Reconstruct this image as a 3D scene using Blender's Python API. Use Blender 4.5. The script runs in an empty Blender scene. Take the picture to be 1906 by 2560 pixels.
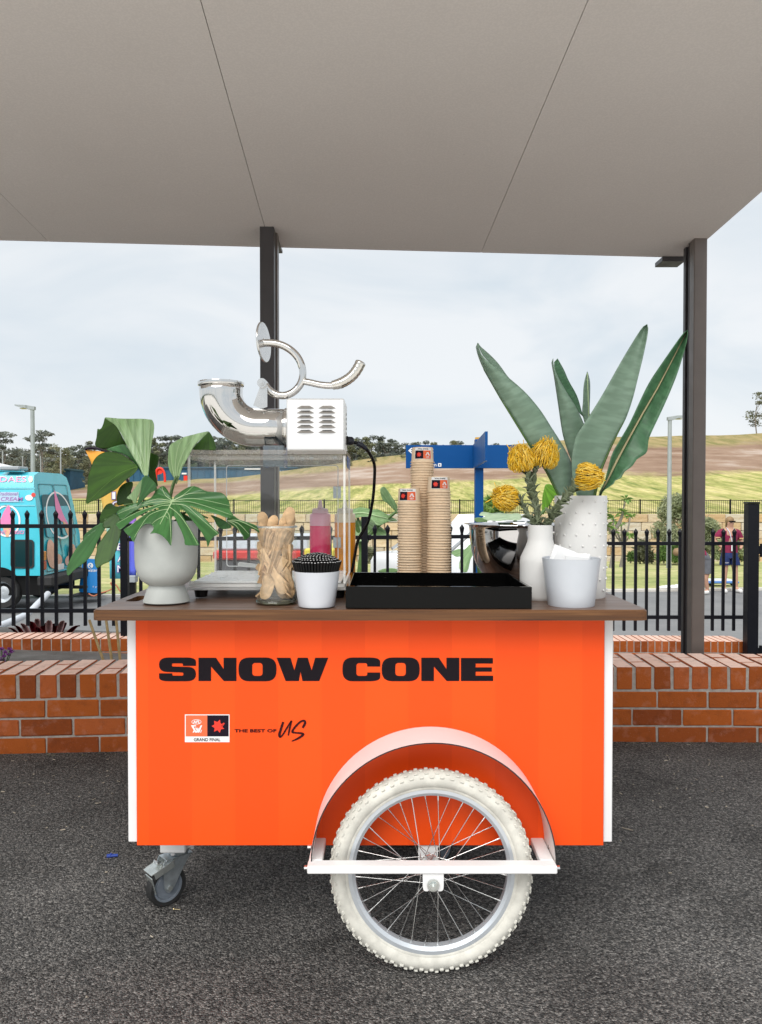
import bpy, bmesh, math, random
from mathutils import Vector, Matrix, Quaternion
from mathutils.geometry import delaunay_2d_cdt
R = math.radians
random.seed(7)
rnd = random.Random(11)
SC = bpy.context.scene
COL = SC.collection

# ------------------------------------------------------------------ camera, sky, sun, exposure
F = 1924.0                      # focal length in photo pixels (26 mm equivalent)
EYE = 1.175
PITCH = -1.042
cam_d = bpy.data.cameras.new('camera')
cam_d.sensor_fit = 'VERTICAL'; cam_d.sensor_height = 34.595; cam_d.sensor_width = 25.757
cam_d.lens = 26.0; cam_d.clip_start = 0.05; cam_d.clip_end = 5000
cam = bpy.data.objects.new('camera', cam_d); COL.objects.link(cam)
cam.location = (0, 0, EYE); cam.rotation_euler = (R(90 + PITCH), 0, 0)
SC.camera = cam

SUN_DIR = Vector((-0.25, -0.75, 0.95)).normalized()      # towards the sun: high, behind the camera
world = bpy.data.worlds.new('World'); SC.world = world; world.use_nodes = True
wn, wl = world.node_tree.nodes, world.node_tree.links
wn.clear()
w_out = wn.new('ShaderNodeOutputWorld'); w_bg = wn.new('ShaderNodeBackground')
w_sky = wn.new('ShaderNodeTexSky'); w_sky.sky_type = 'NISHITA'; w_sky.sun_disc = False
w_sky.sun_elevation = math.asin(SUN_DIR.z); w_sky.sun_rotation = math.atan2(SUN_DIR.x, SUN_DIR.y)
w_tc = wn.new('ShaderNodeTexCoord'); w_map = wn.new('ShaderNodeMapping')
w_map.inputs['Scale'].default_value = (1.0, 1.0, 2.6)
w_n = wn.new('ShaderNodeTexNoise'); w_n.inputs['Scale'].default_value = 3.2
w_n.inputs['Detail'].default_value = 5; w_n.inputs['Roughness'].default_value = 0.5
w_n.inputs['Distortion'].default_value = 0.6
w_r = wn.new('ShaderNodeValToRGB')
w_r.color_ramp.elements[0].position = 0.36; w_r.color_ramp.elements[0].color = (0.775, 0.852, 0.918, 1)
w_r.color_ramp.elements[1].position = 0.62; w_r.color_ramp.elements[1].color = (0.955, 0.985, 1.01, 1)
w_mul = wn.new('ShaderNodeMixRGB'); w_mul.blend_type = 'MULTIPLY'; w_mul.inputs[0].default_value = 1.0
w_mul.inputs[2].default_value = (7.6, 7.6, 7.6, 1)
w_mix = wn.new('ShaderNodeMixRGB'); w_mix.inputs[0].default_value = 0.93      # thick cloud over the blue
w_bg.inputs['Strength'].default_value = 0.050
wl.new(w_tc.outputs['Generated'], w_map.inputs['Vector']); wl.new(w_map.outputs[0], w_n.inputs['Vector'])
wl.new(w_n.outputs['Fac'], w_r.inputs['Fac']); wl.new(w_r.outputs['Color'], w_mul.inputs[1])
wl.new(w_sky.outputs['Color'], w_mix.inputs[1]); wl.new(w_mul.outputs[0], w_mix.inputs[2])
wl.new(w_mix.outputs[0], w_bg.inputs['Color']); wl.new(w_bg.outputs[0], w_out.inputs['Surface'])

sun_d = bpy.data.lights.new('sun', 'SUN'); sun_d.energy = 1.5; sun_d.angle = R(52); sun_d.color = (1.0, 0.97, 0.92)
sun = bpy.data.objects.new('sun', sun_d); COL.objects.link(sun)
sun.rotation_euler = SUN_DIR.to_track_quat('Z', 'Y').to_euler(); sun.location = (0, -10, 20)

SC.view_settings.view_transform = 'Standard'; SC.view_settings.look = 'None'
SC.view_settings.exposure = 1.32; SC.view_settings.gamma = 1.0; SC.view_settings.use_curve_mapping = False
SC.render.engine = 'CYCLES'
SC.cycles.max_bounces = 10; SC.cycles.transparent_max_bounces = 24; SC.cycles.caustics_reflective = False
SC.cycles.caustics_refractive = False; SC.cycles.sample_clamp_indirect = 6.0

# ------------------------------------------------------------------ helpers
_cp, _sp = math.cos(R(PITCH)), math.sin(R(PITCH))
def W(px, py, Y):
    """point of the place that lies at distance Y on the sight line of a photo pixel"""
    a, b = (px - 953.0) / F, -(py - 1280.0) / F
    ray = Vector((a, _cp - b * _sp, _sp + b * _cp))
    t = Y / ray.y
    return Vector((ray.x * t, Y, EYE + ray.z * t))
def s2l(c):
    c /= 255.0
    return c / 12.92 if c <= 0.04045 else ((c + 0.055) / 1.055) ** 2.4
def rgb(r, g, b, k=1.0): return (s2l(r) * k, s2l(g) * k, s2l(b) * k, 1)

OFF = {}
def off(o): return OFF.get(o.name, Vector((0, 0, 0))) if o else Vector((0, 0, 0))
def tag(o, label=None, cat=None, group=None, kind=None):
    if label: o['label'] = label
    if cat: o['category'] = cat
    if group: o['group'] = group
    if kind: o['kind'] = kind
    return o
def thing(name, label, cat, loc=(0, 0, 0), group=None):
    o = bpy.data.objects.new(name, None); COL.objects.link(o); o.location = loc
    o.empty_display_size = 0.05
    OFF[o.name] = Vector(loc)
    return tag(o, label, cat, group)
def dup(o, parent=None, loc=None, rot=None, label=None, group=None):
    c = o.copy(); COL.objects.link(c)
    if parent: c.parent = parent
    if loc is not None: c.location = loc
    if rot is not None: c.rotation_euler = rot
    if label: c['label'] = label
    if group: c['group'] = group
    for ch in o.children: dup(ch, c)
    return c

class MB:
    def __init__(s): s.v, s.f, s.mi, s.uv = [], [], [], {}
    def add(s, vs, fs, m=0, uvs=None):
        n = len(s.v); s.v += [Vector(p) for p in vs]
        if uvs:
            for i, u in enumerate(uvs): s.uv[n + i] = u
        for f in fs: s.f.append([n + i for i in f]); s.mi.append(m)
        return s
    def box(s, lo, hi, m=0, bev=0.0, rot=None, piv=None):
        lo, hi = Vector(lo), Vector(hi); c = (lo + hi) / 2; h = (hi - lo) / 2
        vs, fs = bevbox(h, min(bev, min(h) * 0.9))
        q = rot.to_3x3() if rot is not None else None
        if q is not None:
            pv = Vector(piv) if piv is not None else c
            vs = [q @ (v + c - pv) + pv for v in vs]
        else: vs = [v + c for v in vs]
        return s.add(vs, fs, m)
    def tube(s, pts, r, n=10, m=0, cap=True, flat=1.0):
        pts = [Vector(p) for p in pts]; k = len(pts)
        rs = r if isinstance(r, (list, tuple)) else [r] * k
        t0 = (pts[1] - pts[0]).normalized()
        a = t0.orthogonal().normalized(); vs, fs = [], []
        for i, p in enumerate(pts):
            t = (pts[min(i + 1, k - 1)] - pts[max(i - 1, 0)]).normalized()
            a = (a - t * a.dot(t)); a = a.normalized() if a.length > 1e-6 else t.orthogonal().normalized()
            b = t.cross(a)
            for j in range(n):
                w = 2 * math.pi * j / n
                vs.append(p + (a * math.cos(w) + b * math.sin(w) * flat) * rs[i])
        for i in range(k - 1):
            for j in range(n):
                fs.append((i * n + j, i * n + (j + 1) % n, (i + 1) * n + (j + 1) % n, (i + 1) * n + j))
        if cap:
            fs.append(tuple(range(n - 1, -1, -1))); fs.append(tuple((k - 1) * n + j for j in range(n)))
        return s.add(vs, fs, m)
    def cyl(s, p0, p1, r0, r1=None, n=16, m=0, cap=True):
        return s.tube([p0, p1], [r0, r0 if r1 is None else r1], n, m, cap)
    def lathe(s, prof, c=(0, 0, 0), n=32, m=0, axis=None, closed=False):
        c = Vector(c); q = Vector((0, 0, 1)).rotation_difference(Vector(axis)) if axis is not None else None
        vs, fs, k = [], [], len(prof)
        for (r, z) in prof:
            for j in range(n):
                w = 2 * math.pi * j / n
                p = Vector((r * math.cos(w), r * math.sin(w), z))
                vs.append(c + (q @ p if q else p))
        for i in range(k if closed else k - 1):
            i2 = (i + 1) % k
            for j in range(n):
                fs.append((i * n + j, i * n + (j + 1) % n, i2 * n + (j + 1) % n, i2 * n + j))
        if not closed:
            if prof[0][0] > 1e-6: fs.append(tuple(range(n - 1, -1, -1)))
            if prof[-1][0] > 1e-6: fs.append(tuple((k - 1) * n + j for j in range(n)))
        return s.add(vs, fs, m)
    def shell(s, prof, c=(0, 0, 0), n=32, m=0):
        """lathe of an open profile without end caps"""
        vs, fs, k = [], [], len(prof); c = Vector(c)
        for (r, z) in prof:
            for j in range(n):
                w = 2 * math.pi * j / n
                vs.append(c + Vector((r * math.cos(w), r * math.sin(w), z)))
        for i in range(k - 1):
            for j in range(n):
                fs.append((i * n + j, i * n + (j + 1) % n, (i + 1) * n + (j + 1) % n, (i + 1) * n + j))
        return s.add(vs, fs, m)
    def grid(s, rows, m=0, uv=True):
        vs, fs, us = [], [], []; n = len(rows[0]); k = len(rows)
        for i, r in enumerate(rows):
            for j, p in enumerate(r): vs.append(p); us.append((j / (n - 1), i / (k - 1)))
        for i in range(k - 1):
            for j in range(n - 1):
                fs.append((i * n + j, i * n + j + 1, (i + 1) * n + j + 1, (i + 1) * n + j))
        return s.add(vs, fs, m, us if uv else None)
    def flat(s, loops, mp, m=0, step=None):
        """filled 2-D outline (first loop) with holes, put into space by mp(x, y)"""
        v2, tris = fill2d(loops, step)
        return s.add([mp(x, y) for x, y in v2], tris, m, [(x, y) for x, y in v2])
    def prism(s, loops, mp0, mp1, m=0, mside=None, step=None):
        v2, tris = fill2d(loops, step)
        s.add([mp0(x, y) for x, y in v2], tris, m); s.add([mp1(x, y) for x, y in v2], [t[::-1] for t in tris], m)
        for lp in loops:
            k = len(lp)
            vs = [mp0(x, y) for x, y in lp] + [mp1(x, y) for x, y in lp]
            s.add(vs, [(i, (i + 1) % k, k + (i + 1) % k, k + i) for i in range(k)], m if mside is None else mside)
        return s
    def build(s, name, mats, parent=None, smooth=None, solid=0.0, fix=True):
        d = off(parent)
        me = bpy.data.meshes.new(name)
        me.from_pydata([p - d for p in s.v], [], s.f)
        for mt in (mats if isinstance(mats, (list, tuple)) else [mats]): me.materials.append(mt)
        for p, i in zip(me.polygons, s.mi): p.material_index = i
        if s.uv:
            ul = me.uv_layers.new(name='UVMap')
            for lp in me.loops: ul.data[lp.index].uv = s.uv.get(lp.vertex_index, (0, 0))
        if fix:
            bm = bmesh.new(); bm.from_mesh(me); bmesh.ops.recalc_face_normals(bm, faces=bm.faces); bm.to_mesh(me); bm.free()
        if smooth is not None:
            me.shade_smooth(); me.set_sharp_from_angle(angle=R(smooth))
        o = bpy.data.objects.new(name, me); COL.objects.link(o)
        if solid:
            md = o.modifiers.new('thickness', 'SOLIDIFY'); md.thickness = solid; md.offset = 0
        if parent: o.parent = parent; OFF[o.name] = d
        return o

def bevbox(h, b):
    if b <= 0:
        vs = [Vector((x * h[0], y * h[1], z * h[2])) for x in (-1, 1) for y in (-1, 1) for z in (-1, 1)]
        return vs, [(0, 1, 3, 2), (4, 6, 7, 5), (0, 4, 5, 1), (2, 3, 7, 6), (0, 2, 6, 4), (1, 5, 7, 3)]
    vs, ix = [], {}
    for x in (-1, 1):
        for y in (-1, 1):
            for z in (-1, 1):
                sg = (x, y, z)
                for a in range(3):
                    ix[(sg, a)] = len(vs)
                    vs.append(Vector([sg[i] * (h[i] - (0 if i == a else b)) for i in range(3)]))
    fs = []
    for a in range(3):
        o1, o2 = (a + 1) % 3, (a + 2) % 3
        for sa in (-1, 1):
            q = []
            for (u, w) in ((-1, -1), (1, -1), (1, 1), (-1, 1)):
                sg = [0, 0, 0]; sg[a] = sa; sg[o1] = u; sg[o2] = w
                q.append(ix[(tuple(sg), a)])
            fs.append(tuple(q))
        for u in (-1, 1):
            for w in (-1, 1):
                s0 = [0, 0, 0]; s0[o1] = u; s0[o2] = w
                s1 = list(s0); s0[a] = -1; s1[a] = 1
                fs.append((ix[(tuple(s0), o1)], ix[(tuple(s1), o1)], ix[(tuple(s1), o2)], ix[(tuple(s0), o2)]))
    for x in (-1, 1):
        for y in (-1, 1):
            for z in (-1, 1): fs.append(tuple(ix[((x, y, z), a)] for a in range(3)))
    return vs, fs

def in_poly(x, y, lp):
    c = False; j = len(lp) - 1
    for i in range(len(lp)):
        xi, yi = lp[i]; xj, yj = lp[j]
        if (yi > y) != (yj > y) and x < (xj - xi) * (y - yi) / (yj - yi) + xi: c = not c
        j = i
    return c
def fill2d(loops, step=None):
    vs, es = [], []
    for lp in loops:
        n = len(vs)
        pts = []
        for i in range(len(lp)):
            a, b = Vector(lp[i]), Vector(lp[(i + 1) % len(lp)])
            pts.append(a)
            if step:
                k = int((b - a).length / step)
                for t in range(1, k + 1): pts.append(a.lerp(b, t / (k + 1)))
        vs += [Vector(p) for p in pts]; k = len(pts)
        es += [(n + i, n + (i + 1) % k) for i in range(k)]
    if step:
        xs = [p[0] for p in loops[0]]; ys = [p[1] for p in loops[0]]
        y = min(ys) + step * 0.5; r = 0
        while y < max(ys):
            x = min(xs) + step * (0.5 + 0.5 * (r % 2))
            while x < max(xs):
                if in_poly(x, y, loops[0]) and not any(in_poly(x, y, h) for h in loops[1:]): vs.append(Vector((x, y)))
                x += step
            y += step * 0.87; r += 1
    res = delaunay_2d_cdt(vs, es, [], 1, 1e-7)
    P = [(p.x, p.y) for p in res[0]]; out = []
    for f in res[2]:
        cx, cy = sum(P[i][0] for i in f) / len(f), sum(P[i][1] for i in f) / len(f)
        if in_poly(cx, cy, loops[0]) and not any(in_poly(cx, cy, h) for h in loops[1:]): out.append(tuple(f))
    return P, out

def smooth_loop(pts, k=4, closed=True):
    out = []; n = len(pts)
    for i in range(n if closed else n - 1):
        g = (lambda j: Vector(pts[j % n])) if closed else (lambda j: Vector(pts[max(0, min(n - 1, j))]))
        p0, p1, p2, p3 = g(i - 1), g(i), g(i + 1), g(i + 2)
        for t in range(k):
            u = t / k
            out.append(0.5 * ((2 * p1) + (p2 - p0) * u + (2 * p0 - 5 * p1 + 4 * p2 - p3) * u * u + (3 * p1 - p0 - 3 * p2 + p3) * u ** 3))
    if not closed: out.append(Vector(pts[-1]))
    return out
def roundpoly(pts, k=6):
    out = []; n = len(pts)
    for i, p in enumerate(pts):
        r = p[2] if len(p) > 2 else 0
        P = Vector(p[:2])
        if r <= 0: out.append((P.x, P.y)); continue
        a = (Vector(pts[i - 1][:2]) - P); b = (Vector(pts[(i + 1) % n][:2]) - P)
        ra = min(r, a.length * 0.5); rb = min(r, b.length * 0.5)
        A, B = P + a.normalized() * ra, P + b.normalized() * rb
        for t in range(k + 1):
            u = t / k
            q = A * (1 - u) ** 2 + P * 2 * u * (1 - u) + B * u * u
            out.append((q.x, q.y))
    return out
def rrect(x0, y0, x1, y1, r, k=5): return roundpoly([(x0, y0, r), (x1, y0, r), (x1, y1, r), (x0, y1, r)], k)
def ellipse(cx, cy, a, b, n=28): return [(cx + a * math.cos(2 * math.pi * i / n), cy + b * math.sin(2 * math.pi * i / n)) for i in range(n)]
def star(cx, cy, r1, r0, n, rot=0):
    return [(cx + (r1 if i % 2 == 0 else r0) * math.cos(rot + math.pi * i / n), cy + (r1 if i % 2 == 0 else r0) * math.sin(rot + math.pi * i / n)) for i in range(2 * n)]

_txt = {}
def text2d(body, bold=0.0, shear=0.0):
    """triangles of a word in the unit box 0..1 x 0..1"""
    key = (body, bold, shear)
    if key in _txt: return _txt[key]
    cu = bpy.data.curves.new('lettering', 'FONT'); cu.body = body; cu.offset = bold; cu.shear = shear
    cu.resolution_u = 3
    o = bpy.data.objects.new('lettering', cu); COL.objects.link(o)
    dg = bpy.context.evaluated_depsgraph_get()
    me = bpy.data.meshes.new_from_object(o.evaluated_get(dg))
    vs = [(v.co.x, v.co.y) for v in me.vertices]; fs = [tuple(p.vertices) for p in me.polygons]
    bpy.data.objects.remove(o); bpy.data.curves.remove(cu); bpy.data.meshes.remove(me)
    x0, x1 = min(v[0] for v in vs), max(v[0] for v in vs); y0, y1 = min(v[1] for v in vs), max(v[1] for v in vs)
    vs = [((x - x0) / (x1 - x0), (y - y0) / (y1 - y0)) for x, y in vs]
    _txt[key] = (vs, fs); return _txt[key]
def put_text(mb, body, mp, x0, y0, x1, y1, m=0, bold=0.0, shear=0.0):
    """word fitted to the box; y0 = base line, y1 = top"""
    vs, fs = text2d(body, bold, shear)
    mb.add([mp(x0 + u * (x1 - x0), y0 + v * (y1 - y0)) for u, v in vs], fs, m)

# ------------------------------------------------------------------ materials
class NT:
    def __init__(s, name):
        s.m = bpy.data.materials.new(name); s.m.use_nodes = True
        s.n, s.l = s.m.node_tree.nodes, s.m.node_tree.links
        s.b = s.n['Principled BSDF']; s.out = s.n['Material Output']
        s.tc = None
    def coord(s, out='Object'):
        if not s.tc: s.tc = s.n.new('ShaderNodeTexCoord')
        return s.tc.outputs[out]
    def mapping(s, scale=(1, 1, 1), out='Object'):
        m = s.n.new('ShaderNodeMapping'); m.inputs['Scale'].default_value = scale
        s.l.new(s.coord(out), m.inputs['Vector']); return m.outputs[0]
    def noise(s, scale, detail=4, rough=0.55, vec=None, dist=0.0):
        n = s.n.new('ShaderNodeTexNoise'); n.inputs['Scale'].default_value = scale
        n.inputs['Detail'].default_value = detail; n.inputs['Roughness'].default_value = rough
        n.inputs['Distortion'].default_value = dist
        s.l.new(vec if vec is not None else s.coord(), n.inputs['Vector']); return n.outputs['Fac']
    def voro(s, scale, vec=None, out='Distance', feature='F1'):
        n = s.n.new('ShaderNodeTexVoronoi'); n.inputs['Scale'].default_value = scale; n.feature = feature
        s.l.new(vec if vec is not None else s.coord(), n.inputs['Vector']); return n.outputs[out]
    def ramp(s, fac, stops, interp='LINEAR'):
        r = s.n.new('ShaderNodeValToRGB'); e = r.color_ramp.elements; r.color_ramp.interpolation = interp
        while len(e) > 1: e.remove(e[-1])
        e[0].position, e[0].color = stops[0]
        for p, c in stops[1:]: q = e.new(p); q.color = c
        s.l.new(fac, r.inputs['Fac']); return r.outputs['Color']
    def mix(s, a, b, fac, mode='MIX'):
        m = s.n.new('ShaderNodeMixRGB'); m.blend_type = mode
        for i, x in ((0, fac), (1, a), (2, b)):
            if isinstance(x, (int, float)): m.inputs[i].default_value = x
            elif isinstance(x, (tuple, list)): m.inputs[i].default_value = x
            else: s.l.new(x, m.inputs[i])
        return m.outputs[0]
    def math(s, op, a, b=0.0):
        m = s.n.new('ShaderNodeMath'); m.operation = op
        for i, x in ((0, a), (1, b)):
            if isinstance(x, (int, float)): m.inputs[i].default_value = x
            else: s.l.new(x, m.inputs[i])
        return m.outputs[0]
    def bump(s, h, strength=0.3, dist=0.01):
        b = s.n.new('ShaderNodeBump'); b.inputs['Strength'].default_value = strength; b.inputs['Distance'].default_value = dist
        s.l.new(h, b.inputs['Height']); s.l.new(b.outputs['Normal'], s.b.inputs['Normal'])
    def set(s, **k):
        for a, x in k.items():
            i = s.b.inputs[a.replace('_', ' ')]
            if isinstance(x, (int, float, tuple, list)): i.default_value = x
            else: s.l.new(x, i)
        return s
def G(v, a=1): return (v, v, v, a)

def mat(name, col, rough=0.5, metal=0.0, var=0.12, vs=14.0, bump=0.0, bs=120.0, rand=0.0, spec=0.5, coat=0.0):
    t = NT(name); c = col
    if var:
        c = t.mix(col, tuple(x * (1 - var) for x in col[:3]) + (1,), t.ramp(t.noise(vs), [(0.38, G(0)), (0.62, G(1))]))
    if rand:
        oi = t.n.new('ShaderNodeObjectInfo')
        h = t.n.new('ShaderNodeHueSaturation')
        t.l.new(t.math('ADD', t.math('MULTIPLY', oi.outputs['Random'], 2 * rand), 1 - rand), h.inputs['Value'])
        if isinstance(c, tuple): h.inputs['Color'].default_value = c
        else: t.l.new(c, h.inputs['Color'])
        c = h.outputs[0]
    t.set(Base_Color=c, Metallic=metal, Specular_IOR_Level=spec, Coat_Weight=coat)
    if rough and var:
        t.set(Roughness=t.ramp(t.noise(vs * 1.7), [(0.3, G(max(0.02, rough * 0.85))), (0.7, G(min(1, rough * 1.12)))]))
    else: t.set(Roughness=rough)
    if bump: t.bump(t.noise(bs, 3), bump, 0.002)
    return t.m

def clear(name, tint=(1, 1, 1, 1), ior=1.49, gloss=1.0, haze=0.0, hazecol=(0.9, 0.9, 0.9, 1), flat=None):
    """thin clear sheet: see-through with a mirror part by Fresnel"""
    t = NT(name); t.n.remove(t.b)
    tr = t.n.new('ShaderNodeBsdfTransparent'); tr.inputs['Color'].default_value = tint
    gl = t.n.new('ShaderNodeBsdfGlossy'); gl.inputs['Roughness'].default_value = 0.03; gl.inputs['Color'].default_value = G(gloss)
    fr = t.n.new('ShaderNodeFresnel'); fr.inputs['IOR'].default_value = ior
    mx = t.n.new('ShaderNodeMixShader'); (t.l.new(fr.outputs[0], mx.inputs[0]) if flat is None else setattr(mx.inputs[0], 'default_value', flat)); t.l.new(tr.outputs[0], mx.inputs[1]); t.l.new(gl.outputs[0], mx.inputs[2])
    last = mx.outputs[0]
    if haze:
        df = t.n.new('ShaderNodeBsdfDiffuse'); df.inputs['Color'].default_value = hazecol
        m2 = t.n.new('ShaderNodeMixShader'); m2.inputs[0].default_value = haze
        t.l.new(last, m2.inputs[1]); t.l.new(df.outputs[0], m2.inputs[2]); last = m2.outputs[0]
    t.l.new(last, t.out.inputs['Surface'])
    return t.m

def leaf_mat(name, c1, c2, stripes=40.0, rough=0.42, trans=0.25, along='U', dark=0.75):
    """leaf blade: UV streaks for the fine veins, a little light through it"""
    t = NT(name)
    sc = (stripes, 1.2, 1) if along == 'U' else (1.2, stripes, 1)
    st = t.noise(1.0, 2, 0.5, t.mapping(sc, 'UV'))
    big = t.noise(9.0, 3)
    c = t.mix(c1, c2, t.ramp(big, [(0.35, G(0)), (0.65, G(1))]))
    c = t.mix(c, tuple(x * dark for x in c1[:3]) + (1,), t.ramp(st, [(0.40, G(0.0)), (0.60, G(0.8))]))
    t.set(Base_Color=c, Roughness=rough, Specular_IOR_Level=0.5)
    t.bump(st, 0.25, 0.003)
    tl = t.n.new('ShaderNodeBsdfTranslucent'); t.l.new(t.mix(c, (1.2, 1.25, 0.5, 1), 0.35, 'MULTIPLY'), tl.inputs['Color'])
    mx = t.n.new('ShaderNodeMixShader'); mx.inputs[0].default_value = trans
    t.l.new(t.b.outputs[0], mx.inputs[1]); t.l.new(tl.outputs[0], mx.inputs[2]); t.l.new(mx.outputs[0], t.out.inputs['Surface'])
    return t.m

M = {}
M['white'] = mat('white_paint', G(0.80), 0.38, var=0.05, vs=6)
M['white_matt'] = mat('white_ceramic', (0.72, 0.715, 0.70, 1), 0.62, var=0.05, vs=10, bump=0.08, bs=260)
M['white_plastic'] = mat('white_plastic', (0.64, 0.665, 0.715, 1), 0.34, var=0.04, vs=12)
M['pot'] = mat('matt_stone_pot', (0.455, 0.475, 0.455, 1), 0.75, var=0.08, vs=16, bump=0.12, bs=220)
M['paper'] = mat('white_paper', G(0.86), 0.8, var=0.04)
M['black'] = mat('black_plastic', G(0.008), 0.40, var=0.1, spec=.2)
M['black_gloss'] = mat('black_lacquer', G(0.003), 0.12, var=0.1, bump=0.10, bs=26, spec=.16)
M['black_metal'] = mat('black_powder_coat', (0.006, 0.0065, 0.010, 1), 0.42, var=0.15, bump=0.05, bs=300, spec=.22)
M['rubber'] = mat('dark_rubber', G(0.022), 0.7, var=0.2)
M['steel'] = mat('polished_steel', (0.72, 0.71, 0.69, 1), 0.07, 1.0, var=0.06, vs=9)
M['steel_soft'] = mat('brushed_steel', (0.66, 0.66, 0.65, 1), 0.26, 1.0, var=0.05)
M['mirror'] = mat('mirror_steel', (0.66, 0.65, 0.65, 1), 0.03, 1.0, var=0.0)
M['alu'] = mat('aluminium', (0.58, 0.62, 0.66, 1), 0.42, 0.45, var=0.06, vs=9)
M['zinc'] = mat('zinc_plate', (0.50, 0.55, 0.58, 1), 0.38, 0.75, var=0.25, vs=40)
M['zinc_light'] = mat('bright_zinc', (0.70, 0.74, 0.72, 1), 0.30, 0.85, var=0.15, vs=40)
M['grey_plastic'] = mat('grey_plastic', (0.20, 0.23, 0.27, 1), 0.4, var=0.12, vs=50)
M['tyre'] = mat('cream_rubber', (0.68, 0.665, 0.60, 1), 0.7, var=0.22, vs=26, bump=0.2, bs=300)
M['ink'] = mat('printed_black', (0.009, 0.006, 0.009, 1), 0.5, var=0.1, spec=.12)
M['ink_maroon'] = mat('printed_maroon', (0.035, 0.006, 0.008, 1), 0.5, var=0.1, spec=.12)
M['ink_white'] = mat('printed_white', G(0.85), 0.45, var=0.03)
M['ink_orange'] = mat('printed_orange', (0.80, 0.13, 0.035, 1), 0.45, var=0.04)
M['ink_red'] = mat('printed_red', (0.80, 0.035, 0.015, 1), 0.45, var=0.04)
M['ink_navy'] = mat('printed_navy', (0.012, 0.007, 0.016, 1), 0.5, var=0.1, spec=.12)
M['acrylic'] = clear('clear_acrylic', (0.985, 0.99, 0.987, 1), 1.07, 0.9, haze=0.008, flat=0.022)
M['acrylic_edge'] = clear('acrylic_edge', (0.92, 0.9, 0.88, 1), 1.49, 1.0, haze=0.72, hazecol=(1.0, 0.99, 0.97, 1), flat=0.08)
M['acrylic_grey'] = clear('grey_acrylic', (0.62, 0.68, 0.72, 1), 1.45, 0.9, haze=0.32, hazecol=(0.42, 0.48, 0.52, 1))
M['acrylic_white'] = clear('milky_acrylic', (0.95, 0.96, 0.97, 1), 1.45, 1.0, haze=0.72, hazecol=(0.88, 0.89, 0.9, 1))
M['glass'] = clear('jar_glass', (0.985, 0.993, 0.988, 1), 1.17, 1.0, haze=0.006, flat=0.05)
M['glass_base'] = clear('jar_glass_base', (0.55, 0.56, 0.45, 1), 1.45, 1.0, haze=0.15, hazecol=(0.3, 0.3, 0.22, 1))
M['window'] = mat('tinted_window', (0.01, 0.04, 0.045, 1), 0.06, var=0.0, spec=0.8)
M['kraft'] = mat('kraft_paper', (0.84, 0.66, 0.47, 1), 0.75, var=0.08, vs=60, rand=0.05)
M['birch'] = mat('birch_wood', (0.66, 0.44, 0.245, 1), 0.7, var=0.25, vs=60, rand=0.26, bump=0.1)
M['bamboo'] = mat('bamboo_cane', (0.42, 0.29, 0.12, 1), 0.55, var=0.25, vs=40)

def mk_orange():
    t = NT('orange_vinyl_panel')
    sx = t.n.new('ShaderNodeSeparateXYZ'); t.l.new(t.coord(), sx.inputs[0])
    f = t.math('FRACT', t.math('MULTIPLY', t.math('ADD', sx.outputs['X'], 10.085), 1 / 0.2232))
    k = t.ramp(f, [(0.0, G(0)), (0.498, G(0)), (0.502, G(1)), (1.0, G(1))])
    c = t.mix((0.90, 0.084, 0.0060, 1), (0.85, 0.075, 0.0050, 1), k)
    t.set(Base_Color=c, Roughness=t.ramp(t.noise(5, 5, 0.65), [(0.3, G(.30)), (0.7, G(.55))]), Specular_IOR_Level=0.26)
    t.bump(t.noise(3.5, 3), 0.10, 0.01)
    return t.m
M['orange'] = mk_orange()
def mk_wood(name, c1, c2, c3, sc, rough):
    t = NT(name)
    g = t.noise(1.0, 5, 0.6, t.mapping(sc), 0.6)
    g2 = t.noise(1.0, 3, 0.6, t.mapping(tuple(x * 3.1 for x in sc)))
    c = t.ramp(g, [(0.30, c1), (0.50, c2), (0.72, c3)])
    c = t.mix(c, G(0.55), t.ramp(g2, [(0.45, G(0)), (0.75, G(0.28))]), 'MULTIPLY')
    t.set(Base_Color=c, Roughness=t.ramp(g2, [(0.3, G(rough * 0.8)), (0.7, G(rough * 1.2))]), Specular_IOR_Level=0.45)
    t.bump(g2, 0.10, 0.002)
    return t.m
M['wood_top'] = mk_wood('counter_laminate', (0.085, 0.045, 0.030, 1), (0.135, 0.075, 0.050, 1), (0.20, 0.120, 0.085, 1), (2.2, 34, 30), 0.36)
M['wood_edge'] = mk_wood('counter_edge', (0.050, 0.018, 0.005, 1), (0.115, 0.045, 0.012, 1), (0.185, 0.082, 0.027, 1), (2.5, 60, 130), 0.5)

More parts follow.
